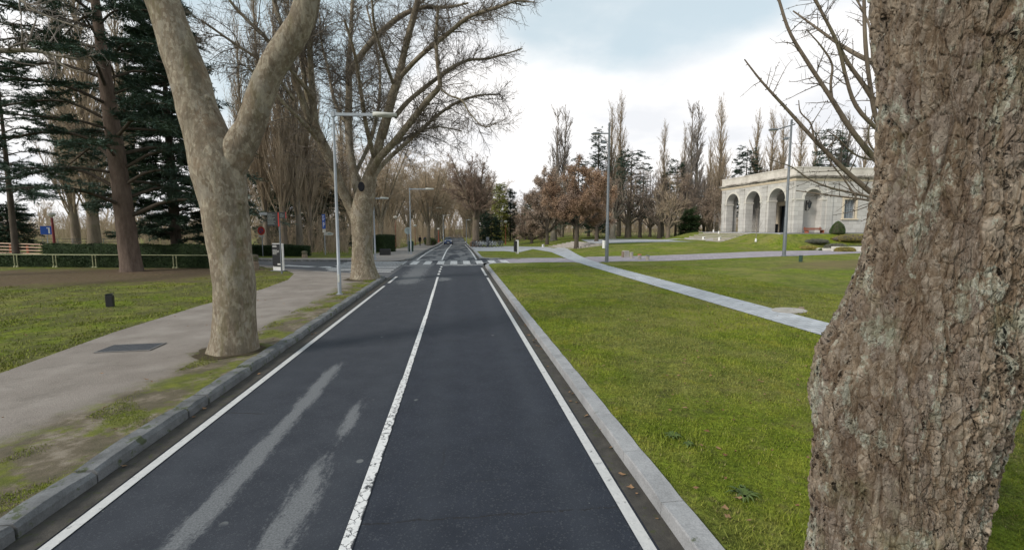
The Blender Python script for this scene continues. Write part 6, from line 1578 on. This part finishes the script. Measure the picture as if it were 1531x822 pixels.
# plane limb entering from the left edge, tree itself just outside the picture
def edge_tree():
    q = at(-250, 22); o = np.array(q)
    t = empty('plane_tree', q, 0, 'bare limb reaching in at the left edge in front of the cedar boughs', 'tree'); g = Geo()
    thick(g, [(0, 0, -.2), (0, 0, 3), (.3, 0, 6), (.5, .3, 11)], [.5, .4, .35, .1], 20, 30, .05, 2, 5, flare=(.3, .3))
    l1 = [p-o for p in pl([(-225, 120), (-150, 95), (-70, 78), (0, 76), (55, 76), (80, 82), (112, 88), (135, 90)], 22)]
    l2 = [p-o for p in pl([(66, 78), (85, 92), (105, 103), (125, 108)], 22)]
    l3 = [p-o for p in pl([(-225, 60), (-120, 0), (-20, -30), (60, 20), (130, 45)], 22)]
    lim = [(l1, [.2, .16, .13, .11, .10, .07, .045, .02]), (l2, [.07, .05, .035, .02]), (l3, [.16, .12, .09, .05, .02])]
    for i, (a, b) in enumerate(lim): thick(g, a, b, 10, 24, .08, 2, i)
    g.build('trunk', BARK_LIGHT, t); bare_crown(np.random.default_rng(5), group_limbs(lim, 12), 50, 260, 800, TWIG_GREY, t, Lr=((.12, .3), (.3, .6), (.3, .6)), rmin=(.012, .008, .006))
edge_tree()
def cone_tree(px, D, pyt, wpx, label, mat, seed, dens=1.0, z0=.6, name='conifer', bark_m=None, shape=1.0, top=.04, pyb=None):
    q = at(px, D); H = zat(pyt, D)-q.z; W = wpx/F*D/2
    return make_cedar(name, q, H, seed, label, bark_m or BARK_DARK, mat, max(.12, H*.016), limbs=int(60*dens), maxL=W, z0=z0, n2=int(600*dens), ns=int(13000*dens), ndl=(.035*W+.22, .10), nsub=int(1200*dens), top=top, droop=-.10, shape=shape)
cone_tree(432, 56, 168, 105, 'dark conical fir half hidden behind the brown poplar clump', NEEDLE_DARK, 80, 2.6, shape=.8)
cone_tree(492, 60, 250, 60, 'dark fir behind the blue stacked signs', NEEDLE_DARK, 81, 1.3)
cone_tree(747, 98, 275, 25, 'yellow green columnar conifer right of the road end', NEEDLE_YEL, 82, 1.6, shape=.45, top=.25)
cone_tree(763, 100, 282, 26, 'dark pointed spruce next to the yellow green columnar conifer', NEEDLE_DARK, 83, 1.2)
cone_tree(735, 90, 322, 34, 'low dark spreading cedar left of the yellow green conifer', NEEDLE_DARK, 84, 1.0, top=.3)
cone_tree(722, 100, 296, 20, 'slim dark conifer behind the thick brown trunk', NEEDLE_DARK, 94, 1.0)
cone_tree(893, 84, 192, 50, 'tall spire shaped conifer behind the brown leaved tree', NEEDLE_CEDAR, 85, 1.4)
cone_tree(942, 80, 226, 82, 'open layered cedar among the bare trees right of the tall dark lamp', NEEDLE_CEDAR, 86, 1.1, top=.5, z0=3, shape=.7)
cone_tree(864, 88, 236, 52, 'cedar top showing above the brown leaved tree', NEEDLE_CEDAR, 95, 1.0, top=.5, z0=3)
cone_tree(1030, 72, 317, 27, 'small bushy green conifer by the porch steps', NEEDLE_GREEN, 87, 1.0, z0=.2, shape=.6)
cone_tree(1010, 84, 240, 56, 'dark cedar behind the bare trees near the porch steps', NEEDLE_DARK, 93, 1.0, top=.4, z0=4)
cone_tree(1112, 84, 222, 62, 'dark spreading cedar above the left part of the pavilion roof', NEEDLE_CEDAR, 88, 1.3, top=.35, z0=3)
cone_tree(1236, 84, 196, 84, 'layered cedar above the pavilion roof behind the near bare branches', NEEDLE_CEDAR, 89, 1.6, top=.4, z0=3)
cone_tree(12, 50, 306, 66, 'dark green bushy conifer behind the wooden fence', NEEDLE_DARK, 90, 1.4, z0=.2, shape=.5, top=.3)
cone_tree(858, 78, 316, 70, 'dark green low conifer behind the brown leaved trunk', NEEDLE_DARK, 91, 1.0, z0=2.2, shape=.5, top=.3)
cone_tree(893, 76, 318, 50, 'dark evergreen beside the tall dark lamp pole', NEEDLE_DARK, 96, 1.0, z0=2.0, shape=.5, top=.3)
cone_tree(800, 92, 300, 40, 'dark evergreen behind the left side of the brown tree', NEEDLE_DARK, 92, 1.0, z0=.6, shape=.5, top=.3)

# ---------------------------------------------------------------- brown leaved trees
def leafy(name, px, D, pyt, wpx, label, mat_l, seed, nl=16000, fork=.22, lsize=.10, cat='tree', bark_m=None, pxc=0, spreadz=1.0, tr=.26, group=None):
    q = at(px, D); H = zat(pyt, D)-q.z; W = wpx/F*D/2; r = np.random.default_rng(seed)
    t = empty(name, q, 0, label, cat, group); g = Geo(); hf = H*fork
    thick(g, [(0, 0, -.2), (0, 0, .3), (.02, 0, hf*.7), (0, 0, hf)], [tr*1.1, tr, tr*.85, tr*.9], 16, 16, .07, 2, seed, flare=(.3, .25))
    lim = []; m = 11
    for k in range(m):
        a = 2.4*k+r.uniform(-.3, .3); d = np.array([cos(a), sin(a), 0]); e = [.95, .75, .5, .25][k % 4]*r.uniform(.85, 1.1); zt = hf+(H-hf)*[.42, .7, .9, 1.0][k % 4]*spreadz; b = np.array([0, 0, hf*r.uniform(.75, 1)])
        lim.append(([b, b+d*W*e*.4+np.array([0, 0, (zt-hf)*.3]), b+d*W*e*.8+np.array([0, 0, (zt-hf)*.7]), np.array([0, 0, 0])+d*W*e+np.array([0, 0, zt])], [tr*.45, tr*.32, tr*.2, .03]))
    L1 = group_limbs(lim, 10); g.addt(*L1, 7); g.build('trunk', bark_m or BARK_DARK, t)
    L2 = spawn(r, L1, 90, .2, 1, (.2, .45), (30, 65), .5, 6, .14, .02, rmin=.018); L3 = spawn(r, L2, 700, .15, 1, (.3, .6), (30, 65), .6, 4, .15, 0, rmin=.012)
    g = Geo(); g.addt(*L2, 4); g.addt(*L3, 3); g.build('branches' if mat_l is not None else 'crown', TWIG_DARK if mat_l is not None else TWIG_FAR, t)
    if mat_l is not None:
        g = Geo(); c, _ = along(r, L3, nl, .1, 1); g.quad(leafs(r, c, lsize, .16)); g.build('crown', mat_l, t, False)
    return t
leafy('oak_tree', 862, 51.5, 252, 118, 'brown leaved tree with a short dark trunk at the foot of the broad steps', LEAF_BROWN, 101, 60000, .28, .085)
leafy('oak_tree', 818, 66, 258, 78, 'pinkish brown leaved tree standing behind and left of the steps', LEAF_BROWN2, 102, 42000, .2, .10)
leafy('oak_tree', 795, 74, 322, 54, 'low brown bushy tree left of the broad steps', LEAF_BROWN2, 103, 26000, .15, .08)
leafy('oak_tree', 892, 64, 262, 66, 'brown leaved tree directly behind the tall dark lamp pole', LEAF_BROWN, 104, 36000, .25, .10)
leafy('park_tree', 938, 74, 262, 64, 'bare dark tree first right of the tall dark lamp', LEAF_BROWN2, 105, 5000, .25, .07, tr=.42, bark_m=BARK_BROWN)
leafy('park_tree', 957, 78, 256, 50, 'bare dark tree second right of the tall dark lamp', LEAF_BROWN2, 106, 4200, .3, .07, tr=.30, bark_m=BARK_DARK)
leafy('park_tree', 986, 70, 264, 66, 'bare dark tree with two trunks left of the small green conifer', LEAF_BROWN2, 107, 4200, .22, .06, tr=.34, bark_m=BARK_DARK)
leafy('park_tree', 999, 66, 270, 60, 'bare grey brown tree just left of the small green conifer', None, 108, 0, .2, .06, tr=.3, bark_m=BARK_BROWN)
leafy('park_tree', 1052, 74, 262, 56, 'bare tree right of the small green conifer near the steps', LEAF_BROWN2, 109, 3000, .22, .06, tr=.24, bark_m=BARK_DARK)
leafy('park_tree', 916, 72, 270, 50, 'pale thick trunk directly right of the tall dark lamp pole', LEAF_BROWN2, 110, 4000, .35, .07, tr=.5, bark_m=BARK_LIGHT)
leafy('park_tree', 828, 78, 268, 60, 'pale trunked leaning tree above the broad steps', LEAF_BROWN2, 111, 6000, .3, .08, tr=.55, bark_m=BARK_LIGHT)
for px_, D_, pt_, w_, lb_ in [(972, 84, 258, 60, 'twiggy brown tree between the two dark bare trunks and the forked one'), (1018, 80, 262, 58, 'twiggy brown tree behind the small green conifer'), (1042, 86, 254, 60, 'twiggy brown tree left of the poplar at the pavilion end'), (1062, 72, 288, 40, 'low twiggy brown tree touching the left end of the pavilion'),
                        (880, 90, 262, 70, 'twiggy brown tree far behind the tall dark lamp'), (768, 110, 300, 40, 'twiggy brown tree right of the dark pointed spruce')]:
    leafy('park_tree', px_, D_, pt_, w_, lb_, LEAF_BROWN2, int(px_)+3, 11000, .16, .075, tr=.28, bark_m=BARK_BROWN)
leafy('park_tree', 785, 96, 290, 30, 'small rusty tree beside the far dark spruce', LEAF_BROWN, 112, 4000, .2, .10)
for px, D, pyt, lb_ in [(1067, 60, 315, 'thin leafless sapling left of the pavilion, nearer the steps'), (1075, 56, 318, 'thin leafless sapling right next to the other at the steps'), (1131, 46.5, 312, 'thin leafless sapling on the bank before the middle arch')]:
    q = at(px, D); H = zat(pyt, D)-q.z; r = np.random.default_rng(int(px)); t = empty('sapling', q, 0, lb_, 'sapling'); g = Geo()
    L1 = group_limbs([([np.array((0, 0, -.1)), np.array((.03, 0, H*.4)), np.array((0.05, 0, H))], [.035, .028, .01])], 10); g.addt(*L1, 6); g.build('trunk', TWIG_GREY, t)
    L2 = spawn(r, L1, 16, .15, .9, (.3, .5), (15, 30), .6, 6, .05, .06, rmin=.012); g = Geo(); g.addt(*L2, 4); L3 = spawn(r, L2, 60, .2, 1, (.3, .5), (20, 45), .6, 4, .08, .04, rmin=.009); g.addt(*L3, 3); g.build('crown', TWIG_GREY, t)
    mb = MB(); mb.lathe([(.10, 0), (.09, .28), (.06, .32)], n=8); mb.build('trunk_guard', WHITE, t)

# ---------------------------------------------------------------- bare tree behind the big trunk
def ginkgo():
    D = 9.0; q = at(1372, D); o = np.array(q); k = F/D
    t = empty('bare_tree', q, 0, 'leafless tree behind the big trunk, its spurred branches crossing the sky at right', 'tree'); g = Geo()
    thick(g, [(0, 0, -.2), (0, 0, 1.2), (0, 0, 2.4), (.05, .1, 4.2), (.1, .1, 6.5), (.1, .1, 9)], [.19, .16, .15, .12, .09, .03], 18, 30, .05, 4, 1, flare=(.3, .2))
    lm = [([(1372, 345), (1340, 318), (1312, 296), (1264, 255), (1217, 208), (1177, 164), (1137, 120), (1113, 89)], [11, 10, 9, 7.5, 6.5, 5, 3.5, 2]),
          ([(1372, 290), (1340, 262), (1312, 241), (1275, 197), (1242, 146), (1206, 91), (1180, 47), (1163, -5)], [12, 11, 10, 8.5, 7, 6, 5, 4]),
          ([(1372, 230), (1335, 208), (1308, 190), (1279, 157), (1264, 113), (1253, 69), (1218, 0), (1190, -40)], [8, 7.5, 7, 6, 5.5, 5, 4, 3]),
          ([(1372, 210), (1340, 180), (1312, 157), (1294, 131), (1264, 88), (1242, 44), (1222, 5), (1205, -40)], [9, 8.5, 8, 7, 6, 5, 4, 3]),
          ([(1372, 240), (1335, 210), (1312, 182), (1301, 128), (1294, 66), (1292, 0), (1292, -50)], [9, 9, 8, 6.5, 6, 5, 4]),
          ([(1372, 318), (1330, 305), (1290, 292), (1242, 281), (1210, 268), (1184, 250), (1150, 238)], [6, 5, 4, 3.2, 2.6, 2, 1.4]),
          ([(1244, 150), (1242, 125), (1244, 97), (1228, 70), (1206, 45)], [4.5, 4, 3.4, 2.6, 1.6]),
          ([(1217, 208), (1212, 185), (1197, 168), (1194, 150)], [3, 2.6, 2, 1.2]), ([(1312, 241), (1280, 232), (1250, 205), (1236, 195)], [3.4, 2.8, 2.2, 1.2]),
          ([(1280, 295), (1262, 268), (1240, 240), (1222, 200)], [3, 2.6, 2, 1.2]), ([(1372, 260), (1300, 215), (1318, 130), (1320, 90)], [4, 3, 2.6, 2]),
          ([(1372, 190, .8), (1310, 110, 1.2), (1300, 40, 1.6), (1270, -20, 2)], [6, 5, 4, 3]), ([(1372, 320, .6), (1300, 300, 1.2), (1240, 292, 1.6), (1190, 285, 2)], [5, 4, 3, 2])]
    lim = [([p-o for p in pl(a, D)], [max(x*.88, .8)/2/k for x in w]) for a, w in lm]
    for k_ in range(5):
        a = k_*1.3-.6; d = np.array([cos(a), sin(a), 0]); b = np.array([0, 0, 3.6+k_*.8]); lim.append(([b, b+d*1.2+np.array([0, 0, .8]), b+d*2.6+np.array([0, 0, 2.2])], [.06, .045, .015]))
    for i, (a, b) in enumerate(lim): thick(g, a, b, 9, 26, .06, 5, i)
    g.build('trunk', BARK_BROWN, t); L1 = group_limbs(lim, 14); r = np.random.default_rng(8); g = Geo()
    L2 = spawn(r, L1, 210, .15, 1, absL=(.25, .95), ang=(45, 80), rr=.4, K=6, wig=.10, up=.03, rmin=.0035, taperL=.3, rcap=.011); g.addt(*L2, 4)
    L3 = spawn(r, L2, 420, .15, 1, absL=(.08, .32), ang=(40, 75), rr=.7, K=4, wig=.12, up=.02, rmin=.0026, taperL=.3); g.addt(*L3, 3)
    S1 = spawn(r, L1, 420, .1, 1, absL=(.02, .06), ang=(60, 90), rr=.5, K=3, wig=.08, rmin=.0045, taperL=0, end=1.2, rcap=.008); g.addt(*S1, 4)
    S2 = spawn(r, L2, 1000, .1, 1, absL=(.02, .05), ang=(60, 90), rr=.9, K=3, wig=.05, rmin=.004, taperL=0, end=1.2); g.addt(*S2, 3)
    g.build('crown', bark('spur_twigs', (.07, .06, .05), (.15, .125, .10), 4, 1, .1), t)
ginkgo()

# ---------------------------------------------------------------- hedges and shrubs
def hedge(name, pts, w, h, label, mat, nl, cat='hedge', lsize=.05, rnd_=.04, seed=1):
    """a clipped hedge: inner body of twigs plus leaves standing off it"""
    r = np.random.default_rng(seed); a, b = Vector(pts[0]), Vector(pts[1]); L = (b-a).length; c = (a+b)/2; ang = atan2(b.y-a.y, b.x-a.x)
    t = empty(name, (c.x, c.y, land(c.x, c.y)), ang, label, cat)
    def zl(u): q = a+(b-a)*(u/L+.5); return land(q.x, q.y)-land(c.x, c.y)
    n = 24; mb = MB(); vs = []
    for i in range(n+1):
        u = -L/2+.06+(L-.12)*i/n; z = zl(u); vs += [(u, -w/2+.06, z-.1), (u, w/2-.06, z-.1), (u, w/2-.06, z+h-.06), (u, -w/2+.06, z+h-.06)]
    mb.add(vs, [(i*4+k, i*4+(k+1) % 4, (i+1)*4+(k+1) % 4, (i+1)*4+k) for i in range(n) for k in range(4)]+[(0, 1, 2, 3), (n*4+3, n*4+2, n*4+1, n*4)]); mb.build('inner_leaves', LEAF_HEDGE, t)
    ar = np.array([L*h, L*h, L*w, w*h, w*h]); f_ = r.choice(5, nl, p=ar/ar.sum()); u = r.uniform(-L/2, L/2, nl); v = r.uniform(-w/2, w/2, nl); z = r.uniform(0, h, nl)
    v = np.where(f_ == 0, -w/2, np.where(f_ == 1, w/2, v)); z = np.where(f_ == 2, h, z); u = np.where(f_ == 3, -L/2, np.where(f_ == 4, L/2, u))
    z = z+.05*np.sin(u*1.7+1)*(z/h)+np.interp(u, np.linspace(-L/2, L/2, 20), [zl(x) for x in np.linspace(-L/2, L/2, 20)])
    g = Geo(); g.quad(leafs(r, np.stack([u, v, z], 1), lsize, rnd_)); g.build('leaves', mat, t, False); return t
hedge('hedge', [(-37, front_line(-37)+.1, 0), (-14.9, front_line(-14.9)+.1, 0)], .8, .72, 'long low clipped hedge directly behind the thin pale rail', LEAF_HEDGE, 42000)
a = at(68, 36.2); b = at(345, 34.0)
hedge('hedge', [(a.x, a.y, 0), (b.x, b.y, 0)], .9, 1.22, 'taller clipped hedge rising behind the long low hedge', LEAF_HEDGE, 30000, seed=2)
a = at(376, 42.6); b = at(459, 41.9)
hedge('hedge', [(a.x, a.y, 0), (b.x, b.y, 0)], .9, .92, 'clipped dark hedge across the side street below the poplar clump', LEAF_HEDGE, 16000, seed=3)
a = at(568, 50); b = at(580, 51.5)
hedge('hedge', [(a.x-.2, a.y, 0), (b.x+.2, b.y, 0)], 1.6, 1.75, 'tall clipped dark bush on the bank by the second street lamp', LEAF_HEDGE, 12000, 'bush', seed=4)
def blob(name, loc, prof, label, mat, nl, cat='bush', lsize=.05, sq=1.0, seed=1, jit=.03):
    r = np.random.default_rng(seed); t = empty(name, loc, 0, label, cat); mb = MB(); mb.lathe([(max(a-.05, .01), z*.97) for a, z in prof], n=18, sq=sq); mb.build('twigs', TWIG_DARK, t, smooth=True)
    zs = np.array([p_[1] for p_ in prof]); rs = np.array([p_[0] for p_ in prof]); z = r.uniform(zs[0], zs[-1], nl*2); rr = np.interp(z, zs, rs); k = r.random(nl*2) < (rr/rs.max()*.8+.2); z, rr = z[k][:nl], rr[k][:nl]; a = r.uniform(0, 2*pi, len(z))
    bump_ = 1+.06*np.sin(a*3+z*4)+.04*np.sin(a*7-z*3)
    c = np.stack([rr*np.cos(a)*bump_, rr*np.sin(a)*sq*bump_, z], 1); g = Geo(); g.quad(leafs(r, c, lsize, jit)); g.build('leaves', mat, t, False); return t
blob('bush', at(643, 88), [(.7, 0), (1.05, .3), (1.1, .75), (.9, 1.15), (.4, 1.35), (.05, 1.4)], 'round green bush at the kerb before the far plane trunks', LEAF_SHRUB, 5000, lsize=.07)
q = Vector((b_.location.x, b_.location.y-.3, b_.location.z)); blob('bush', q, [(.8, 0), (.95, .3), (.85, .75), (.5, .95), (.05, 1.0)], 'low brown withered bush round the foot of the thick right trunk', LEAF_BROWN2, 3500, lsize=.07)
q = bwp(3.75, -1.4); blob('topiary_bush', (q.x, q.y, land(q.x, q.y)-.05), [(.52, 0), (.66, .15), (.62, .45), (.48, .85), (.25, 1.15), (.04, 1.3)], 'pointed egg shaped green topiary against the pavilion wall', LEAF_TOPIARY, 9000, lsize=.03, jit=.012)
for px, D, rx, h, sq, mt, lb_ in [(1223, 45.3, 1.2, .34, .5, LEAF_HEATHER, 'flat olive shrub in front of the egg shaped topiary'), (1211, 44.2, .85, .32, .6, LEAF_YELLOW, 'small yellow green shrub below the red bench'), (1252, 44.6, 1.15, .5, .6, LEAF_HEATHER, 'grey green heather mound right of the topiary'),
                             (1282, 44.0, 1.5, .52, .6, LEAF_SHRUB, 'wide low green mound under the pavilion window'), (1275, 46.0, 2.2, .62, .3, LEAF_YELLOW, 'long yellow shrub border along the pavilion wall'), (1240, 43.2, .8, .22, .6, LEAF_SHRUB, 'low dark green cushion between the garden kerbs'), (1266, 41.4, .95, .42, .5, LEAF_YELLOW, 'yellow orange tuft beside the path at the garden wall'), (1306, 43, 1.3, .5, .6, LEAF_HEATHER, 'grey shrub half hidden by the big trunk')]:
    q = at(px, D); blob('shrub', (q.x, q.y, q.z-.03), [(rx*.85, 0), (rx, h*.35), (rx*.8, h*.75), (rx*.4, h*.97), (.05, h)], lb_, mt, 3500, 'shrub', lsize=.05, sq=sq, seed=int(px))
for px0, px1, D, h, lb_ in [(1215, 1248, 44.0, .20, 'short stone garden kerb stepping down under the topiary'), (1232, 1262, 42.9, .22, 'middle stone garden kerb in the flower bed'), (1246, 1320, 42.0, .42, 'longest pale stone garden wall at the foot of the flower bed')]:
    a = at(px0, D); b = at(px1, D-.3); c = (a+b)/2; t = empty('garden_wall', (c.x, c.y, land(c.x, c.y)), atan2(b.y-a.y, b.x-a.x), lb_, 'garden wall'); L = (b-a).length; n = max(2, int(L/.9))
    for k in range(n):
        mb = MB(); mb.box((-L/2+(k+.5)*L/n, 0, h/2-.12), (L/n-.012, .32, h+.24), ch=.015); mb.build('stone', TRIM, t)
# undergrowth behind the side street: withered stems
def brush(name, px0, px1, D0, D1, h, n, label, mat, seed, cat='undergrowth', rs=(.012, .03)):
    r = np.random.default_rng(seed); xs_ = r.uniform(px0, px1, n); ds = r.uniform(D0, D1, n); base = np.array([tuple(at(a, b)) for a, b in zip(xs_, ds)])
    o = np.array(at((px0+px1)/2, (D0+D1)/2)); base = base-o; K = 5; pts = np.zeros((n, K, 3)); pts[:, 0] = base; d = unit(np.stack([r.normal(0, .22, n), r.normal(0, .22, n), np.ones(n)], 1)); st = (h*r.uniform(.4, 1.1, n)/(K-1))[:, None]
    for j in range(1, K): d = unit(d+r.normal(0, .10, (n, 3))); pts[:, j] = pts[:, j-1]+d*st
    L1 = (pts, np.linspace(1, .5, K)[None]*r.uniform(*rs, n)[:, None]); g = Geo(); g.addt(*L1, 3)
    L2 = spawn(r, L1, n*5, .05, 1, (.2, .5), (20, 60), .7, 4, .1, .03, rmin=rs[0]*.75); g.addt(*L2, 3)
    ob = g.build(name, mat, None); ob.location = o; tag(ob, label, cat, kind='stuff'); return ob
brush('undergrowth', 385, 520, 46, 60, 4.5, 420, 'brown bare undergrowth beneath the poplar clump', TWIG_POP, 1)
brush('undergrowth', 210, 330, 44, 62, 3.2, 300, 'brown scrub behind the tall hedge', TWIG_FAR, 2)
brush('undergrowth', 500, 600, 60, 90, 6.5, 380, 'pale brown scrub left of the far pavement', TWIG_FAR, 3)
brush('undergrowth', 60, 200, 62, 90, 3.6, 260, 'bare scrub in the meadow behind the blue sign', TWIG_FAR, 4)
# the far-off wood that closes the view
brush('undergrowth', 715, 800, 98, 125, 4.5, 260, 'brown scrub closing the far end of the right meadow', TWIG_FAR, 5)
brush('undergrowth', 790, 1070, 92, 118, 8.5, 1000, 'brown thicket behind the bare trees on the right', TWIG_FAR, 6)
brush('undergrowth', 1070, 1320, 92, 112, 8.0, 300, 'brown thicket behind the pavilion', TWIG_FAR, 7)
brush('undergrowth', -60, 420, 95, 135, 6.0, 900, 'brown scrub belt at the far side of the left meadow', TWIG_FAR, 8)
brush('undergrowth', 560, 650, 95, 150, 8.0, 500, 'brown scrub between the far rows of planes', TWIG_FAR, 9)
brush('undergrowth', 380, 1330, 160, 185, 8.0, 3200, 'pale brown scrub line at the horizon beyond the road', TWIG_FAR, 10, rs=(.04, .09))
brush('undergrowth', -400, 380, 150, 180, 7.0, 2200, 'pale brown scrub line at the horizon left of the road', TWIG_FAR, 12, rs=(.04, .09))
def far_wood():
    r = np.random.default_rng(77); g = Geo(); lims = []
    spots = [(px, D) for px in range(-420, 1660, 10) for D in ((r.uniform(125, 150), ) if px % 2 else (r.uniform(150, 215), ))]
    for px, D in spots:
        if 655 < px < 712: D = r.uniform(225, 260)
        px += r.uniform(-6, 6); q = np.array(at(px, D)); H = r.uniform(7, 13)*(1 if px < 600 or px > 780 else .9)
        for k in range(3):
            a = r.uniform(0, 6.28); d = np.array([cos(a), sin(a), 0])*H*.22
            lims.append(([q-np.array([0, 0, .5]), q+d*.15+np.array([0, 0, H*.3]), q+d+np.array([0, 0, H*.95])], [.22, .15, .04]))
    L1 = group_limbs(lims, 8); g.addt(*L1, 4)
    L2 = spawn(r, L1, len(lims)*8, .18, 1, (.25, .5), (25, 60), .6, 5, .12, .03, rmin=.05); g.addt(*L2, 3)
    L3 = spawn(r, L2, len(lims)*75, .1, 1, (.3, .6), (25, 65), .6, 4, .14, 0, rmin=.035); g.addt(*L3, 3)
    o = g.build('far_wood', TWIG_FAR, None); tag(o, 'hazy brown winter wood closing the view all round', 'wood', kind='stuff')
far_wood()
# ============================================================ camera, light, sky
cd = bpy.data.cameras.new('camera'); cam = bpy.data.objects.new('camera', cd); C.objects.link(cam)
cd.sensor_width = 36; cd.lens = 36*F/1531; cd.clip_start = .05; cd.clip_end = 5000
Mr = Matrix((RT, UP, -FW)).transposed().to_4x4()
cam.matrix_world = Matrix.Translation(CAM) @ Mr
sc.camera = cam
SUN_EL = 34; SUN_AZ = -118      # degrees from +Y towards +X
sd = bpy.data.lights.new('sun', 'SUN'); so = bpy.data.objects.new('sun', sd); C.objects.link(so)
sd.energy = 2.5; sd.angle = radians(16); sd.color = (1, .93, .83)
sdir = Vector((sin(radians(SUN_AZ))*cos(radians(SUN_EL)), cos(radians(SUN_AZ))*cos(radians(SUN_EL)), sin(radians(SUN_EL))))
so.rotation_euler = sdir.to_track_quat('Z', 'Y').to_euler()
w = bpy.data.worlds.new('World'); sc.world = w; w.use_nodes = True
nt = w.node_tree; nt.nodes.clear()
def N(t, **k):
    n = nt.nodes.new(t)
    for a, b in k.items(): setattr(n, a, b)
    return n
out = N('ShaderNodeOutputWorld'); bg = N('ShaderNodeBackground'); sky = N('ShaderNodeTexSky', sky_type='NISHITA')
sky.sun_disc = False; sky.sun_elevation = radians(SUN_EL); sky.sun_rotation = radians(SUN_AZ); sky.altitude = 500; sky.air_density = 1.2; sky.dust_density = 2.0
tc = N('ShaderNodeTexCoord'); sp = N('ShaderNodeSeparateXYZ'); nt.links.new(tc.outputs['Generated'], sp.inputs[0])
# cloud layer: project the direction onto a plane overhead
def mth(op, a, b=None):
    n = N('ShaderNodeMath', operation=op)
    for i, v in enumerate((a, b)):
        if v is None: continue
        if hasattr(v, 'links'): nt.links.new(v, n.inputs[i])
        else: n.inputs[i].default_value = v
    return n.outputs[0]
zz = mth('ADD', mth('MAXIMUM', sp.outputs[2], 0.0), .22)
cx_ = mth('DIVIDE', sp.outputs[0], zz); cy_ = mth('DIVIDE', sp.outputs[1], zz)
cmb = N('ShaderNodeCombineXYZ'); nt.links.new(cx_, cmb.inputs[0]); nt.links.new(cy_, cmb.inputs[1])
no = N('ShaderNodeTexNoise'); no.inputs['Scale'].default_value = .95; no.inputs['Detail'].default_value = 9; no.inputs['Roughness'].default_value = .52
mp = N('ShaderNodeMapping'); mp.inputs['Location'].default_value = CLOUD_OFF if 'CLOUD_OFF' in globals() else (3.1, 1.4, 0)
nt.links.new(cmb.outputs[0], mp.inputs[0]); nt.links.new(mp.outputs[0], no.inputs[0])
# more open sky with height
cov = mth('ADD', no.outputs[0], mth('MULTIPLY', mth('SUBTRACT', .40, sp.outputs[2]), .62))
def toward(px, py, a, b, amt, prev):
    d = ray(px, py).normalized(); v = N('ShaderNodeVectorMath', operation='DOT_PRODUCT'); nt.links.new(tc.outputs['Generated'], v.inputs[0]); v.inputs[1].default_value = d
    q = N('ShaderNodeMapRange', interpolation_type='SMOOTHSTEP'); nt.links.new(v.outputs['Value'], q.inputs[0]); q.inputs[1].default_value = cos(radians(a)); q.inputs[2].default_value = cos(radians(b))
    return mth('ADD', prev, mth('MULTIPLY', q.outputs[0], amt))
cov = toward(960, 20, 19, 5, -.20, cov); cov = toward(330, -80, 24, 6, -.13, cov); cov = toward(1150, 140, 16, 5, .16, cov); cov = toward(760, 220, 20, 6, .08, cov)
mr = N('ShaderNodeMapRange', interpolation_type='SMOOTHSTEP'); nt.links.new(cov, mr.inputs[0]); mr.inputs[1].default_value = .33; mr.inputs[2].default_value = .60
no2 = N('ShaderNodeTexNoise'); no2.inputs['Scale'].default_value = 1.6; no2.inputs['Detail'].default_value = 6; nt.links.new(mp.outputs[0], no2.inputs[0])
rp = N('ShaderNodeValToRGB'); e = rp.color_ramp.elements; e[0].position = .36; e[0].color = (7.1, 7.25, 7.55, 1); e[1].position = .58; e[1].color = (9.1, 8.95, 8.85, 1)
nt.links.new(no2.outputs[0], rp.inputs[0])
veil = N('ShaderNodeMix', data_type='RGBA'); veil.inputs[0].default_value = .72; nt.links.new(sky.outputs[0], veil.inputs[6]); veil.inputs[7].default_value = (6.2, 7.2, 7.5, 1)
mx = N('ShaderNodeMix', data_type='RGBA'); nt.links.new(mr.outputs[0], mx.inputs[0]); nt.links.new(veil.outputs[2], mx.inputs[6]); nt.links.new(rp.outputs[0], mx.inputs[7])
nt.links.new(mx.outputs[2], bg.inputs[0]); bg.inputs[1].default_value = .095; nt.links.new(bg.outputs[0], out.inputs[0])
sc.view_settings.view_transform = 'Standard'; sc.view_settings.look = 'None'; sc.view_settings.gamma = 1; sc.view_settings.use_curve_mapping = False
sc.view_settings.exposure = 0.42
sc.cycles.max_bounces = 5; sc.cycles.transparent_max_bounces = 4
